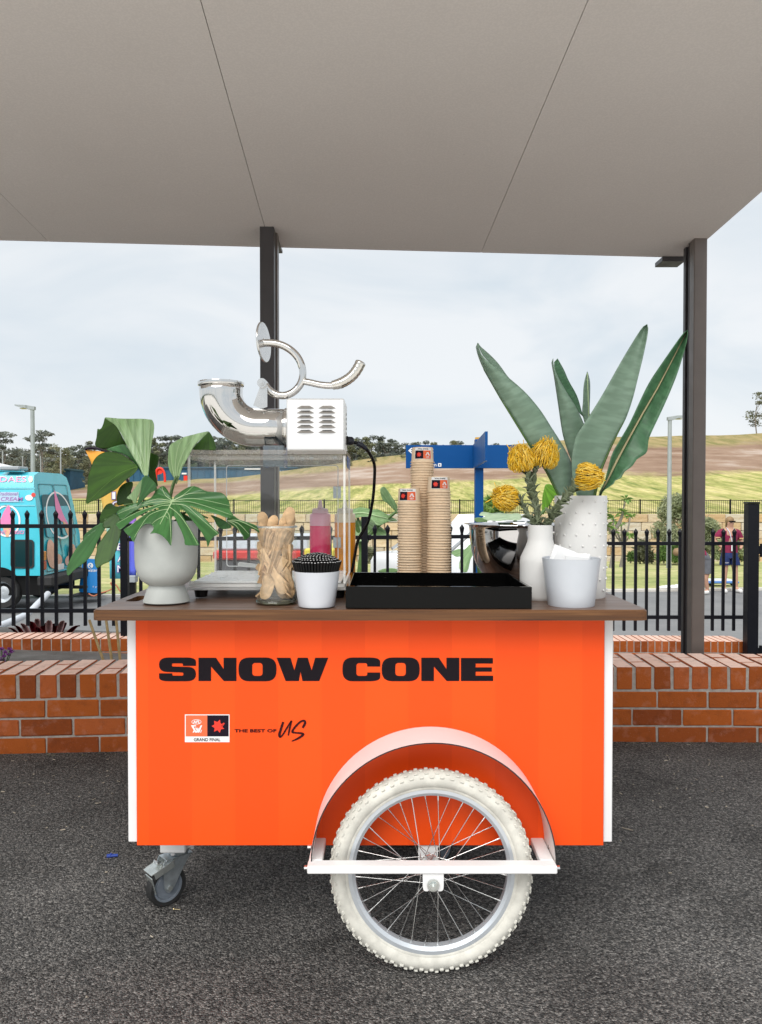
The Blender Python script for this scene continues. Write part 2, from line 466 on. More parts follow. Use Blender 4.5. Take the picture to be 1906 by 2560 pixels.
def mk_brick(name, c1, c2, c3):
    t = NT(name)
    oi = t.n.new('ShaderNodeObjectInfo')
    base = t.ramp(oi.outputs['Random'], [(0.0, c1), (0.45, c2), (1.0, c3)])
    vec = t.n.new('ShaderNodeVectorMath'); vec.operation = 'ADD'
    sc = t.n.new('ShaderNodeVectorMath'); sc.operation = 'SCALE'; sc.inputs['Scale'].default_value = 1.0
    cmb = t.n.new('ShaderNodeCombineXYZ'); t.l.new(t.math('MULTIPLY', oi.outputs['Random'], 37.0), cmb.inputs[0])
    t.l.new(t.coord(), vec.inputs[0]); t.l.new(cmb.outputs[0], vec.inputs[1]); v = vec.outputs[0]
    bl = t.noise(16, 5, 0.6, v)
    c = t.mix(base, (0.52, 0.27, 0.20, 1), t.ramp(bl, [(0.54, G(0)), (0.80, G(0.42))]))
    c = t.mix(c, (0.07, 0.02, 0.010, 1), t.ramp(t.noise(24, 4, 0.65, v), [(0.52, G(0)), (0.78, G(0.38))]))
    sp = t.voro(95, v)
    c = t.mix(c, (0.66, 0.52, 0.42, 1), t.ramp(sp, [(0.0, G(0.55)), (0.10, G(0.0)), (1, G(0))]))
    t.set(Base_Color=c, Roughness=0.80, Specular_IOR_Level=0.22)
    t.bump(t.math('ADD', t.noise(150, 4, 0.6, v), t.noise(28, 3, 0.6, v)), 0.45, 0.004)
    return t.m
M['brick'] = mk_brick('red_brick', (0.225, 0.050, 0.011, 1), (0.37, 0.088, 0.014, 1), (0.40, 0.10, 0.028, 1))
M['brick_top'] = mk_brick('glare_red_brick', (0.72, 0.47, 0.37, 1), (0.78, 0.52, 0.42, 1), (0.80, 0.57, 0.47, 1))  # pale tone puts the sky glare on the coping tops into the colour
def mk_mortar():
    t = NT('mortar')
    c = t.ramp(t.noise(40, 4), [(0.3, (0.30, 0.27, 0.24, 1)), (0.7, (0.44, 0.40, 0.36, 1))])
    t.set(Base_Color=c, Roughness=0.95); t.bump(t.noise(120, 4), 0.6, 0.004); return t.m
M['mortar'] = mk_mortar()

def mk_asphalt(name, base=0.05, sc=1.0, lift=1.0):
    t = NT(name)
    st = t.voro(210 * sc, None, 'Color'); sd = t.voro(210 * sc)
    sp = t.n.new('ShaderNodeSeparateColor'); t.l.new(st, sp.inputs[0])
    c = t.ramp(sp.outputs[0], [(0.0, G(base * 0.45)), (0.55, (base * 1.0, base * 0.96, base * 0.93, 1)), (0.86, (base * 1.7, base * 1.6, base * 1.5, 1)), (1.0, (base * 2.3, base * 2.2, base * 2.1, 1))])
    big = t.noise(1.6, 4, 0.6)
    c = t.mix(c, G(1.6 * lift), t.ramp(big, [(0.38, G(0)), (0.66, G(1))]), 'MULTIPLY')
    c = t.mix(c, G(0.62), t.ramp(t.noise(3.4, 5, 0.7, None, 0.8), [(0.54, G(0)), (0.66, G(0.8))]), 'MULTIPLY')
    c = t.mix(c, G(0.30), t.ramp(t.noise(85 * sc, 4, 0.7), [(0.40, G(0.85)), (0.56, G(0))]), 'MULTIPLY')
    pale = t.noise(9.0, 5, 0.7)
    c = t.mix(c, (0.16, 0.15, 0.145, 1), t.ramp(pale, [(0.60, G(0)), (0.78, G(0.30))]))
    t.set(Base_Color=c, Roughness=t.ramp(sp.outputs[1], [(0, G(0.55)), (1, G(0.95))]), Specular_IOR_Level=0.10)
    h = t.math('ADD', t.math('MULTIPLY', sd, -1.3), t.math('MULTIPLY', t.noise(60 * sc, 5, 0.65), 1.1))
    t.bump(h, 0.75, 0.010)
    return t.m
M['asphalt'] = mk_asphalt('dark_asphalt', 0.112, 1.0, 1.0)
def mk_simple(name, stops, sc, rough=0.9, bump=0.4, bs=60, vec=(1, 1, 1), detail=6):
    t = NT(name)
    n = t.noise(sc, detail, 0.62, t.mapping(vec))
    t.set(Base_Color=t.ramp(n, stops), Roughness=rough, Specular_IOR_Level=0.2)
    if bump: t.bump(t.noise(bs, 4), bump, 0.02)
    return t.m
M['concrete'] = mk_simple('bounce_concrete', [(0.3, (0.66, 0.635, 0.60, 1)), (0.7, (0.74, 0.71, 0.67, 1))], 3)  # kept very pale to bounce light up to the soffit
M['road'] = mk_simple('grey_road', [(0.25, (0.17, 0.175, 0.18, 1)), (0.75, (0.245, 0.245, 0.245, 1))], 1.3, 0.85, 0.3, 90)
M['kerb'] = mk_simple('kerb_concrete', [(0.3, (0.50, 0.48, 0.44, 1)), (0.7, (0.66, 0.63, 0.58, 1))], 4)
M['bed'] = mk_simple('bed_soil', [(0.3, (0.075, 0.07, 0.065, 1)), (0.7, (0.14, 0.135, 0.13, 1))], 5)
def mk_lawn():
    t = NT('dry_lawn')
    n = t.noise(0.5, 6, 0.65); n2 = t.noise(7, 5, 0.7, t.mapping((1, 0.4, 1)))
    c = t.ramp(n, [(0.30, (0.30, 0.36, 0.13, 1)), (0.50, (0.46, 0.47, 0.20, 1)), (0.66, (0.62, 0.56, 0.30, 1))])
    c = t.mix(c, G(0.68), t.ramp(n2, [(0.42, G(0.8)), (0.62, G(0))]), 'MULTIPLY')
    t.set(Base_Color=c, Roughness=0.95, Specular_IOR_Level=0.1); t.bump(n2, 0.6, 0.05); return t.m
M['lawn'] = mk_lawn()
def mk_hill():
    t = NT('hillside')
    at = t.n.new('ShaderNodeAttribute'); at.attribute_name = 'band'
    wob = t.noise(0.075, 7, 0.68)
    v = t.math('ADD', at.outputs['Fac'], t.math('MULTIPLY', t.math('SUBTRACT', wob, 0.5), 0.34))
    st = t.noise(1.0, 6, 0.7, t.mapping((0.9, 0.10, 0.9)))
    fine = t.noise(1.0, 5, 0.7, t.mapping((3.0, 0.5, 2.0)))
    gr = t.ramp(st, [(0.30, (0.20, 0.25, 0.075, 1)), (0.46, (0.40, 0.40, 0.135, 1)), (0.58, (0.60, 0.53, 0.235, 1)), (0.72, (0.68, 0.60, 0.32, 1))])
    gr = t.mix(gr, G(0.6), t.ramp(fine, [(0.40, G(0.75)), (0.60, G(0))]), 'MULTIPLY')
    er = t.ramp(t.noise(1.0, 6, 0.65, t.mapping((0.10, 0.05, 0.8))), [(0.32, (0.20, 0.125, 0.085, 1)), (0.52, (0.31, 0.215, 0.155, 1)), (0.70, (0.50, 0.42, 0.36, 1))])
    top = t.ramp(st, [(0.35, (0.20, 0.19, 0.075, 1)), (0.6, (0.36, 0.28, 0.14, 1))])
    k1 = t.ramp(v, [(0.50, G(0)), (0.56, G(1))]); k2 = t.ramp(v, [(0.84, G(0)), (0.90, G(1))])
    c = t.mix(t.mix(gr, er, k1), top, k2)
    t.set(Base_Color=c, Roughness=1.0, Specular_IOR_Level=0.05); t.bump(st, 0.5, 0.3); return t.m
M['hill'] = mk_hill()
M['ridge'] = mk_simple('wooded_ground', [(0.3, (0.030, 0.045, 0.028, 1)), (0.7, (0.06, 0.078, 0.045, 1))], 0.3)
def mk_stone():
    t = NT('sandstone')
    oi = t.n.new('ShaderNodeObjectInfo')
    c = t.ramp(oi.outputs['Random'], [(0.0, (0.52, 0.36, 0.21, 1)), (0.3, (0.60, 0.49, 0.35, 1)), (0.6, (0.56, 0.51, 0.44, 1)), (0.85, (0.58, 0.39, 0.20, 1)), (1.0, (0.46, 0.44, 0.41, 1))])
    c = t.mix(c, (0.42, 0.25, 0.12, 1), t.ramp(t.noise(1.6, 5, 0.65), [(0.5, G(0)), (0.75, G(0.6))]))
    t.set(Base_Color=c, Roughness=0.95, Specular_IOR_Level=0.1); t.bump(t.noise(4, 5, 0.65), 0.7, 0.06); return t.m
M['stone'] = mk_stone()
M['stone_gap'] = mk_simple('stone_joint', [(0.3, (0.20, 0.15, 0.10, 1)), (0.7, (0.30, 0.24, 0.17, 1))], 3)
def mk_soffit():
    t = NT('grey_soffit')
    n = t.noise(0.9, 4, 0.6); f = t.noise(130, 3, 0.6); s = t.voro(5.0)
    c = t.mix((0.80, 0.755, 0.715, 1), (0.85, 0.805, 0.765, 1), t.ramp(n, [(0.3, G(0)), (0.7, G(1))]))
    c = t.mix(c, G(0.92), t.ramp(f, [(0.45, G(0.7)), (0.6, G(0))]), 'MULTIPLY')
    c = t.mix(c, (0.30, 0.28, 0.26, 1), t.ramp(s, [(0.0, G(0.8)), (0.016, G(0)), (1, G(0))]))
    t.set(Base_Color=c, Roughness=0.9, Specular_IOR_Level=0.15); t.bump(f, 0.15, 0.002); return t.m
M['soffit'] = mk_soffit()
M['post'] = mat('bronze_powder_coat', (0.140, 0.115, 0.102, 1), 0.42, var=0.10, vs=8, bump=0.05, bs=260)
M['post_dark'] = mat('bronze_shaded_side', (0.048, 0.043, 0.045, 1), 0.42, var=0.10, vs=8)  # darker copy of the bronze: shade on posts and beams put into the colour
M['galv'] = mat('galvanised_grey', (0.36, 0.39, 0.41, 1), 0.55, 0.2, var=0.1, vs=3)
def foliage(name, c1, c2, sc=1.2):
    t = NT(name)
    c = t.mix(c1, c2, t.ramp(t.noise(sc, 3), [(0.36, G(0)), (0.64, G(1))]))
    oi = t.n.new('ShaderNodeObjectInfo'); h = t.n.new('ShaderNodeHueSaturation')
    t.l.new(t.math('ADD', t.math('MULTIPLY', oi.outputs['Random'], 0.5), 0.75), h.inputs['Value']); t.l.new(c, h.inputs['Color'])
    c = h.outputs[0]
    t.set(Base_Color=c, Roughness=0.7, Specular_IOR_Level=0.25)
    tl = t.n.new('ShaderNodeBsdfTranslucent'); t.l.new(c, tl.inputs['Color'])
    mx = t.n.new('ShaderNodeMixShader'); mx.inputs[0].default_value = 0.3
    t.l.new(t.b.outputs[0], mx.inputs[1]); t.l.new(tl.outputs[0], mx.inputs[2]); t.l.new(mx.outputs[0], t.out.inputs['Surface'])
    return t.m
M['gum'] = foliage('gum_leaves', (0.13, 0.155, 0.135, 1), (0.23, 0.25, 0.21, 1), 0.35)
M['gum_pale'] = foliage('pale_gum_leaves', (0.15, 0.165, 0.10, 1), (0.26, 0.265, 0.165, 1), 0.4)
M['shrub'] = foliage('feathery_shrub', (0.28, 0.33, 0.18, 1), (0.46, 0.49, 0.30, 1), 1.5)
M['green_leaf'] = foliage('fresh_green_leaves', (0.12, 0.22, 0.06, 1), (0.24, 0.36, 0.11, 1), 4)
M['bark'] = mk_simple('pale_bark', [(0.3, (0.16, 0.14, 0.12, 1)), (0.7, (0.34, 0.31, 0.27, 1))], 2)
M['bop'] = leaf_mat('strelitzia_leaf', (0.200, 0.310, 0.220, 1), (0.245, 0.360, 0.270, 1), 26, 0.44, 0.15, 'V', 0.80)
M['bop_dark'] = leaf_mat('strelitzia_leaf_dark', (0.068, 0.185, 0.085, 1), (0.092, 0.225, 0.11, 1), 26, 0.38, 0.15, 'V', 0.70)
M['rib'] = mat('pale_leaf_rib', (0.42, 0.56, 0.30, 1), 0.5, var=0.1)
M['rib_tan'] = mat('tan_leaf_rib', (0.42, 0.36, 0.20, 1), 0.5, var=0.1)
M['mon'] = leaf_mat('monstera_leaf', (0.050, 0.165, 0.045, 1), (0.075, 0.225, 0.065, 1), 16, 0.30, 0.2, 'U', 0.75)
M['mon_light'] = leaf_mat('palm_leaf_light', (0.31, 0.48, 0.22, 1), (0.44, 0.60, 0.36, 1), 22, 0.28, 0.3, 'U', 0.70)
M['mon_dark'] = leaf_mat('palm_leaf_underside', (0.028, 0.090, 0.005, 1), (0.055, 0.145, 0.010, 1), 16, 0.45, 0.3, 'U', 0.75)
M['banana'] = leaf_mat('banana_leaf', (0.22, 0.38, 0.15, 1), (0.36, 0.52, 0.26, 1), 22, 0.4, 0.35, 'U', 0.72)
M['banana_pale'] = leaf_mat('pale_banana_leaf', (0.45, 0.58, 0.38, 1), (0.6, 0.7, 0.5, 1), 18, 0.4, 0.3, 'U', 0.75)
M['stem'] = mat('green_stem', (0.075, 0.15, 0.035, 1), 0.5, var=0.2, vs=30)
M['protea_leaf'] = leaf_mat('protea_leaf', (0.22, 0.265, 0.15, 1), (0.36, 0.41, 0.29, 1), 8, 0.55, 0.15, 'U', 0.7)
M['style'] = mat('yellow_styles', (0.86, 0.52, 0.022, 1), 0.5, var=0.28, vs=60)
M['style_tip'] = mat('pale_style_tips', (0.86, 0.64, 0.12, 1), 0.5, var=0.2, vs=60)
M['flower_core'] = mat('flower_core', (0.30, 0.12, 0.010, 1), 0.7, var=0.35, vs=120)
# ================================================================== THE SETTING
def sheet(name, pts, m, kind='structure', nx=1, ny=1):
    """four corners a b c d -> bilinear sheet"""
    a, b, c, d = [Vector(p) for p in pts]
    rows = [[(a.lerp(b, j / nx)).lerp(d.lerp(c, j / nx), i / ny) for j in range(nx + 1)] for i in range(ny + 1)]
    o = MB().grid(rows).build(name, m, smooth=40)
    return tag(o, kind=kind)
WALL = [(-9.0, 3.20), (-2.6, 3.462), (-0.5, 3.587), (0.7, 3.698), (2.6, 3.666), (9.0, 3.52)]
def wall_y(x):
    for (x0, y0), (x1, y1) in zip(WALL, WALL[1:]):
        if x <= x1: return y0 + (y1 - y0) * (x - x0) / (x1 - x0)
    return WALL[-1][1]
# the dark asphalt under the cart: a fine sheet with a gentle unevenness
rows = []
for i in range(121):
    y = 1.35 + (3.60 - 1.35) * i / 120
    row = []
    for j in range(121):
        x = -9 + 18 * j / 120
        yy = y if i < 120 else wall_y(x) + 0.06
        row.append(Vector((x, min(yy, wall_y(x) + 0.06), 0.0)))
    rows.append(row)
tag(MB().grid(rows).build('asphalt_path', M['asphalt'], smooth=40), kind='structure')
sheet('bounce_paving', [(-60, -60, -.004), (60, -60, -.004), (60, 1.35, -.004), (-60, 1.35, -.004)], M['concrete'])  # unseen pale ground, added behind the camera to bounce light onto the soffit
sheet('side_paving', [(-60, 1.35, -.004), (-9, 1.35, -.004), (-9, 3.3, -.004), (-60, 3.3, -.004)], M['concrete'])
sheet('side_paving', [(9, 1.35, -.004), (60, 1.35, -.004), (60, 3.6, -.004), (9, 3.6, -.004)], M['concrete'])
def bed_z(x): return -0.215 - 0.042 * (x + 2.4)
rows = [[Vector((x, y if i else wall_y(x) + 0.2, bed_z(x))) for x in [k * 0.6 - 9 for k in range(31)]] for i, y in enumerate([3.8, 5, 6, 7, 7.9])]
tag(MB().grid(rows).build('garden_bed', M['bed']), kind='structure')
ROADZ = -0.95
def kerb_y(x): return 16.9 + 0.085 * x
sheet('road', [(-70, 6.6, ROADZ), (70, 6.6, ROADZ), (70, kerb_y(70), ROADZ), (-70, kerb_y(-70), ROADZ)], M['road'])
mb = MB()
for i in range(40):
    x0 = -40 + i * 2.0; x1 = x0 + 1.985
    vs = [(x0, kerb_y(x0), 0), (x1, kerb_y(x1), 0), (x1, kerb_y(x1) + .22, 0), (x0, kerb_y(x0) + .22, 0)]
    mb.add([Vector((v[0], v[1], z)) for z in (ROADZ - .05, ROADZ + .05) for v in vs],
           [(3, 2, 1, 0), (4, 5, 6, 7), (0, 1, 5, 4), (1, 2, 6, 5), (2, 3, 7, 6), (3, 0, 4, 7)])
tag(mb.build('kerb', M['kerb']), kind='structure')
SW_Y = 42.0
sheet('lawn', [(-70, kerb_y(-70) + .2, ROADZ + .045), (70, kerb_y(70) + .2, ROADZ + .045), (70, SW_Y + .5, -2.32), (-70, SW_Y + .5, -2.32)], M['lawn'], nx=8, ny=8)
sheet('terrain', [(-2500, -2500, -4.5), (2500, -2500, -4.5), (2500, 2500, -4.5), (-2500, 2500, -4.5)], M['ridge'])
# low pale line of a flush edging out on the car park, right of the gate post
sheet('road_marking', [W(1882, 1636, 11.4) * 1, W(1960, 1636, 11.4), W(1960, 1629, 11.7), W(1882, 1629, 11.7)], mat('yellow_road_paint', (0.60, 0.42, 0.12, 1), 0.8))

# ---- hill with grass foot, bare earth and dry crest
CREST = [(-1400, 1235), (-600, 1232), (0, 1222), (180, 1213), (400, 1203), (560, 1195), (700, 1178), (860, 1157), (1000, 1138), (1200, 1117), (1400, 1101), (1550, 1094), (1700, 1089), (1906, 1083), (2300, 1072), (3400, 1060)]
def lut(t, x):
    for (x0, y0), (x1, y1) in zip(t, t[1:]):
        if x <= x1: return y0 + (y1 - y0) * max(0, (x - x0)) / (x1 - x0)
    return t[-1][1]
def hill_pt(px, s):
    d = 42.6 + s * 68
    yc = lut(CREST, px)
    y = 1286 + (yc - 1286) * (s ** 0.85 if s > 0 else 0)
    n = (math.sin(px * 0.011 + s * 7) + math.sin(px * 0.031 - s * 11) * 0.6) * 1.6 * min(1, s * 2)
    return W(px, y + n, d)
mb = MB(); rows = []; band = []
SS = [-0.004] + [i / 36 for i in range(37)]
PXS = [-1300 + 50 * k for k in range(92)]
for s in SS:
    rows.append([hill_pt(px, max(0, s)) + (Vector((0, 0, -3)) if s < 0 else Vector()) for px in PXS])
    for px in PXS: band.append((1286 - lut(CREST, px)) and max(0, s) ** 0.85)
for k, (dd, dz) in enumerate(((10, -1.2), (40, -6), (70, -12))):
    rows.append([hill_pt(px, 1) * 1 + Vector((0, dd, dz)) for px in PXS]); band += [1.0] * len(PXS)
mb.grid(rows)
hill = tag(mb.build('hill', M['hill'], smooth=60), kind='structure')
at = hill.data.attributes.new('band', 'FLOAT', 'POINT')
for i, b in enumerate(band): at.data[i].value = b
# ---- far wooded ridge
RIDGE = [(-1500, 1140), (-300, 1150), (150, 1150), (300, 1135), (420, 1122), (650, 1122), (860, 1132), (1000, 1140), (1100, 1146), (1250, 1160), (1500, 1190), (3000, 1200)]
rows = []
for k, (d, dy) in enumerate(((138, 110), (150, 30), (165, 0), (200, 40))):
    rows.append([W(px, lut(RIDGE, px) + dy + 5 * math.sin(px * .02), d) for px in range(-1400, 1700, 60)])
tag(MB().grid(rows).build('wooded_ridge', M['ridge'], smooth=60), kind='structure')

# ================================================================== BRICK WALLS
def brick_meshes(L, Wd, H, n, name):
    out = []
    for k in range(n):
        r = random.Random(100 + k)
        vs, fs = bevbox((L / 2, Wd / 2, H / 2), 0.0035)
        vs = [v + Vector((r.uniform(-1, 1), r.uniform(-1, 1), r.uniform(-1, 1))) * 0.0020 for v in vs]
        me = bpy.data.meshes.new(name); me.from_pydata(vs, [], fs); me.materials.append(M['brick'])
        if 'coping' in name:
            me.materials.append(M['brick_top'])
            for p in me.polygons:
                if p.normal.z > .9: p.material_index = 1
        out.append(me)
    return out
def put_brick(me, parent, p, yaw, name='brick'):
    o = bpy.data.objects.new(name, me); COL.objects.link(o)
    o.parent = parent; o.location = Vector(p) - off(parent)
    o.rotation_euler = (rnd.uniform(-.006, .006), rnd.uniform(-.006, .006), yaw + rnd.uniform(-.008, .008))
    return o
def along(path):
    seg = []; s = 0
    for a, b in zip(path, path[1:]):
        a, b = Vector(a), Vector(b); seg.append((s, a, b)); s += (b - a).length
    def f(t):
        for s0, a, b in reversed(seg):
            if t >= s0 or s0 == 0:
                d = (b - a).normalized(); return a + d * (t - s0), math.atan2(d.y, d.x), Vector((-d.y, d.x))
    return f, s
def core(mb, path, w0, w1, z0, z1, m=0):
    """solid mortar core following the wall line between offsets w0..w1 (callables of x give heights)"""
    f, L = along(path); ts = [0]
    for a, b in zip(path, path[1:]): ts.append(ts[-1] + (Vector(b) - Vector(a)).length)
    ring = []
    for t in ts:
        p, yaw, n = f(min(t, L - 1e-6) if t else 1e-6)
        q0, q1 = p + n * w0, p + n * w1
        za, zb = (z0(p.x) if callable(z0) else z0), (z1(p.x) if callable(z1) else z1)
        ring.append([(q0.x, q0.y, za), (q1.x, q1.y, za), (q1.x, q1.y, zb), (q0.x, q0.y, zb)])
    vs = [v for r in ring for v in r]; fs = []
    for i in range(len(ring) - 1):
        for j in range(4): fs.append((4 * i + j, 4 * i + (j + 1) % 4, 4 * i + 4 + (j + 1) % 4, 4 * i + 4 + j))
    fs += [(3, 2, 1, 0), tuple(4 * (len(ring) - 1) + j for j in range(4))]
    mb.add(vs, fs, m)
path = [(-3.0, wall_y(-3.0)), (-2.6, 3.462), (-0.5, 3.587), (0.7, 3.698), (2.6, 3.666), (3.0, wall_y(3.0))]
wall = thing('brick_wall', 'low front brick wall with a soldier coping behind the orange cart', 'brick wall', (0, 3.6, 0))
mb = MB(); core(mb, path, 0.006, 0.318, -0.05, 0.357); mb.build('mortar', M['mortar'], wall)
f, L = along(path)
st_m = brick_meshes(0.230, 0.106, 0.076, 5, 'stretcher_brick')
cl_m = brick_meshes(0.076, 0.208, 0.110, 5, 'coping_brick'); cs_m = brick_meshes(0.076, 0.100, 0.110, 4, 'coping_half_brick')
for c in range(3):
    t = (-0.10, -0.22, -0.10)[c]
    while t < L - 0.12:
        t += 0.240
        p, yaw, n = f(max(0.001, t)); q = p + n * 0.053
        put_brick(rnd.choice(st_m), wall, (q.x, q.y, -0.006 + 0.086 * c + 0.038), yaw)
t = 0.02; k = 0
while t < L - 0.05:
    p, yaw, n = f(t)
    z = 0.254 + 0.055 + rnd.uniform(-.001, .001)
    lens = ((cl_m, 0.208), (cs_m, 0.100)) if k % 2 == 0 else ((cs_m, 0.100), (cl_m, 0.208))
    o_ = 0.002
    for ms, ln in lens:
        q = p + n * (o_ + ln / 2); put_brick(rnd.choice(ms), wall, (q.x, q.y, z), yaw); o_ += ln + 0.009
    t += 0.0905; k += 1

def back_wall(label, path, pitch, ztop, name_loc):
    w = thing('brick_wall', label, 'brick wall', name_loc)
    mb = MB(); core(mb, path, 0.006, 0.33, -1.1, lambda x: ztop(x) - 0.006); mb.build('mortar', M['mortar'], w)
    f, L = along(path); sc = pitch / 0.0865
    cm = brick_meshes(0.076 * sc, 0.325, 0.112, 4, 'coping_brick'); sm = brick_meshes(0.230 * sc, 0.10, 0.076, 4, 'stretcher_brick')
    t = pitch / 2
    while t < L:
        p, yaw, n = f(t); q = p + n * 0.165
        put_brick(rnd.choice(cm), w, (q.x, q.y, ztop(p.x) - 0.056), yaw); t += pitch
    for c in range(2):
        t = 0.05 + 0.12 * c
        while t < L - .12 * sc:
            p, yaw, n = f(t + 0.115 * sc); q = p + n * 0.052
            put_brick(rnd.choice(sm), w, (q.x, q.y, ztop(p.x) - 0.122 - 0.086 * c - 0.038), yaw); t += 0.24 * sc
    return w
zl = lambda x: -0.089 - 0.010 * (x + 2.4)
zr = lambda x: -0.248 - 0.006 * (x - 3)
back_wall('low back brick wall under the black fence on the left side', [(-3.9, 6.82), (-1.9, 6.90), (-0.6, 6.95)], 0.0865, zl, (-2.2, 6.9, -0.9))
back_wall('low back brick wall ending at the tall black gate post', [(1.75, 7.62), (3.62, 7.62)], 0.0695, zr, (2.7, 7.7, -0.9))

# ================================================================== SHELTER
def roof_z(x, y): return 2.5495 - 0.065 * (y - 4.1) - 0.0125 * (x - 1.73)
shelter = thing('shelter', 'open shelter with a grey panelled soffit on slim dark bronze posts', 'shelter', (0, 4.1, 0))
def line_x(x0, y0, y): return x0 - 0.033 * (y - y0)
def edge_y(x): return 4.374 + 0.033 * (x - 1.72)
Y0 = 0.85  # unseen near edge of the roof, set back so sky light reaches the cart
seams = [(-5.45, 4.1), (-4.23, 4.1), (-3.02, 4.1), (-1.825, 4.2), (-0.600, 3.9), (0.575, 3.85), (1.733, 4.1)]
for (xa, ya), (xb, yb) in zip(seams, seams[1:]):
    mb = MB(); g = 0.0014
    vs = []
    for (x0, y0, sg) in ((xa, ya, 1), (xb, yb, -1)):
        for yy in (Y0, None):
            x = line_x(x0, y0, Y0 if yy else 4.3) + sg * g
            y = Y0 if yy else edge_y(x)
            vs.append((x, y))
    quad = [vs[0], vs[2], vs[3], vs[1]]
    pts = [(x, y, roof_z(x, y) + dz) for dz in (0, 0.009) for x, y in quad]
    mb.add(pts, [(0, 1, 2, 3), (7, 6, 5, 4), (0, 4, 5, 1), (1, 5, 6, 2), (2, 6, 7, 3), (3, 7, 4, 0)])
    mb.build('soffit_panel', M['soffit'], shelter)
mb = MB()
quad = [(-5.5, Y0 + .02), (1.82, Y0 + .02), (1.69, edge_y(1.7) - .03), (-5.4, edge_y(-5.4) - .03)]
pts = [(x, y, roof_z(x, y) + dz) for dz in (0.011, 0.10) for x, y in quad]
mb.add(pts, [(0, 1, 2, 3), (7, 6, 5, 4), (0, 4, 5, 1), (1, 5, 6, 2), (2, 6, 7, 3), (3, 7, 4, 0)])
mb.build('roof_deck', M['galv'], shelter)
def hollow_post(px_l, px_r, Y, zb, side):
    """rolled post: a box with a narrow recessed channel down its inner side"""
    xa, xb = W(px_l, 1245, Y).x, W(px_r, 1245, Y).x
    zt = roof_z(xa, Y) + 0.004
    return xa, xb, zt
# right hand post: front face 1732..1764, left side back to 1707
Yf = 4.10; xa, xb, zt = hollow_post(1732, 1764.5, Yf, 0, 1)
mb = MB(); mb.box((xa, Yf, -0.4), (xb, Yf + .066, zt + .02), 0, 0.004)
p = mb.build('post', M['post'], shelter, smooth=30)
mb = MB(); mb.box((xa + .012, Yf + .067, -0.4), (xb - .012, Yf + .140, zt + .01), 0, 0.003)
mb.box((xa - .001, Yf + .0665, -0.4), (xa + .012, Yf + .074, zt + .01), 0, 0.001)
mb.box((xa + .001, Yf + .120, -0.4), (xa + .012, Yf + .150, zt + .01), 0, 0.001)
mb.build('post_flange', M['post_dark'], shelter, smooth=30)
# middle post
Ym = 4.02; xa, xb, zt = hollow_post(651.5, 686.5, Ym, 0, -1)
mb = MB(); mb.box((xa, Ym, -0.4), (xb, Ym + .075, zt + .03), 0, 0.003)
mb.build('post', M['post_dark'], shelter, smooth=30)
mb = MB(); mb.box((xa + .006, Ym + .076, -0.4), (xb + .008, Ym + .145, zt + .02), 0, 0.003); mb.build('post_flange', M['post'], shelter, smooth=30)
# beam ends that show below the soffit edge
mb = MB(); a = W(1655, 655, 4.36); mb.box((a.x, 4.35, roof_z(a.x, 4.36) - .028), (a.x + .13, 4.47, roof_z(a.x, 4.36) - .002), 0, 0.002); mb.build('beam', M['post_dark'], shelter)
mb = MB(); a = W(692, 632, 4.27); mb.box((a.x - .004, 4.20, roof_z(a.x, 4.2) - .02), (a.x + .022, 4.36, roof_z(a.x, 4.2) - .002), 0, 0.002); mb.build('beam', M['post_dark'], shelter)

# ================================================================== PICKET FENCES
def picket_mesh(h, r=0.0135):
    """square tube with a pressed spear head"""
    mb = MB()
    mb.box((-r, -r, 0), (r, r, h - 0.085), 0, 0.002)
    mb.lathe([(0.0145, h - .087), (0.017, h - .078), (0.0225, h - .050), (0.0245, h - .040), (0.024, h - .034), (0.001, h)], (0, 0, 0), 8)
    return mb
def fence(label, xs, yf, z0, z1, rails, posts, ext):
    x_mid = (ext[0] + ext[1]) / 2
    t = thing('picket_fence', label, 'fence', (x_mid, yf(x_mid), z0))
    first = None
    for x in xs:
        if first is None:
            first = picket_mesh(z1 - z0).build('picket', M['black_metal'], None, smooth=35); o = first
        else: o = first.copy(); COL.objects.link(o)
        o.parent = t; o.location = Vector((x, yf(x), z0)) - off(t); o.rotation_euler = (0, 0, rnd.uniform(-.03, .03))
    for z in rails:
        a, b = Vector((ext[0], yf(ext[0]), z)), Vector((ext[1], yf(ext[1]), z))
        mb = MB(); d = (b - a).normalized(); n = Vector((-d.y, d.x, 0)) * 0.019
        vs = [q + s * n + Vector((0, 0, k)) for k in (-.018, .018) for q, s in ((a, -1), (b, -1), (b, 1), (a, 1))]
        mb.add(vs, [(3, 2, 1, 0), (4, 5, 6, 7), (0, 1, 5, 4), (1, 2, 6, 5), (2, 3, 7, 6), (3, 0, 4, 7)])
        mb.build('rail', M['black_metal'], t)
    for (x, w, pz0, pz1) in posts:
        y = yf(x); mb = MB(); mb.box((x - w, y - w, pz0), (x + w, y + w, pz1), 0, 0.004)
        p = mb.build('post', M['black_metal'], t, smooth=30)
        mb = MB(); mb.box((x - w - .002, y - w - .002, pz1 + .001), (x + w + .002, y + w + .002, pz1 + .010), 0, 0.003); mb.build('post_cap', M['black_metal'], p)
        for z in rails:
            mb = MB(); mb.box((x + w + .001, y - .026, z - .026), (x + w + .035, y + .026, z + .026), 0, .006)
            for dz in (-.014, .014): mb.cyl((x + w + .018, y - .030, z + dz), (x + w + .018, y - .022, z + dz), .005, n=8)
            mb.build('bracket', M['black_metal'], p)
    return t
def X(px, Y): return (px - 953) * Y / F
yl = lambda x: 7.06
pl = [X(px, 7.06) for px in (-110, -76, -40, -4, 32, 68, 104.3, 139.6, 176.4, 212, 247, 283)]
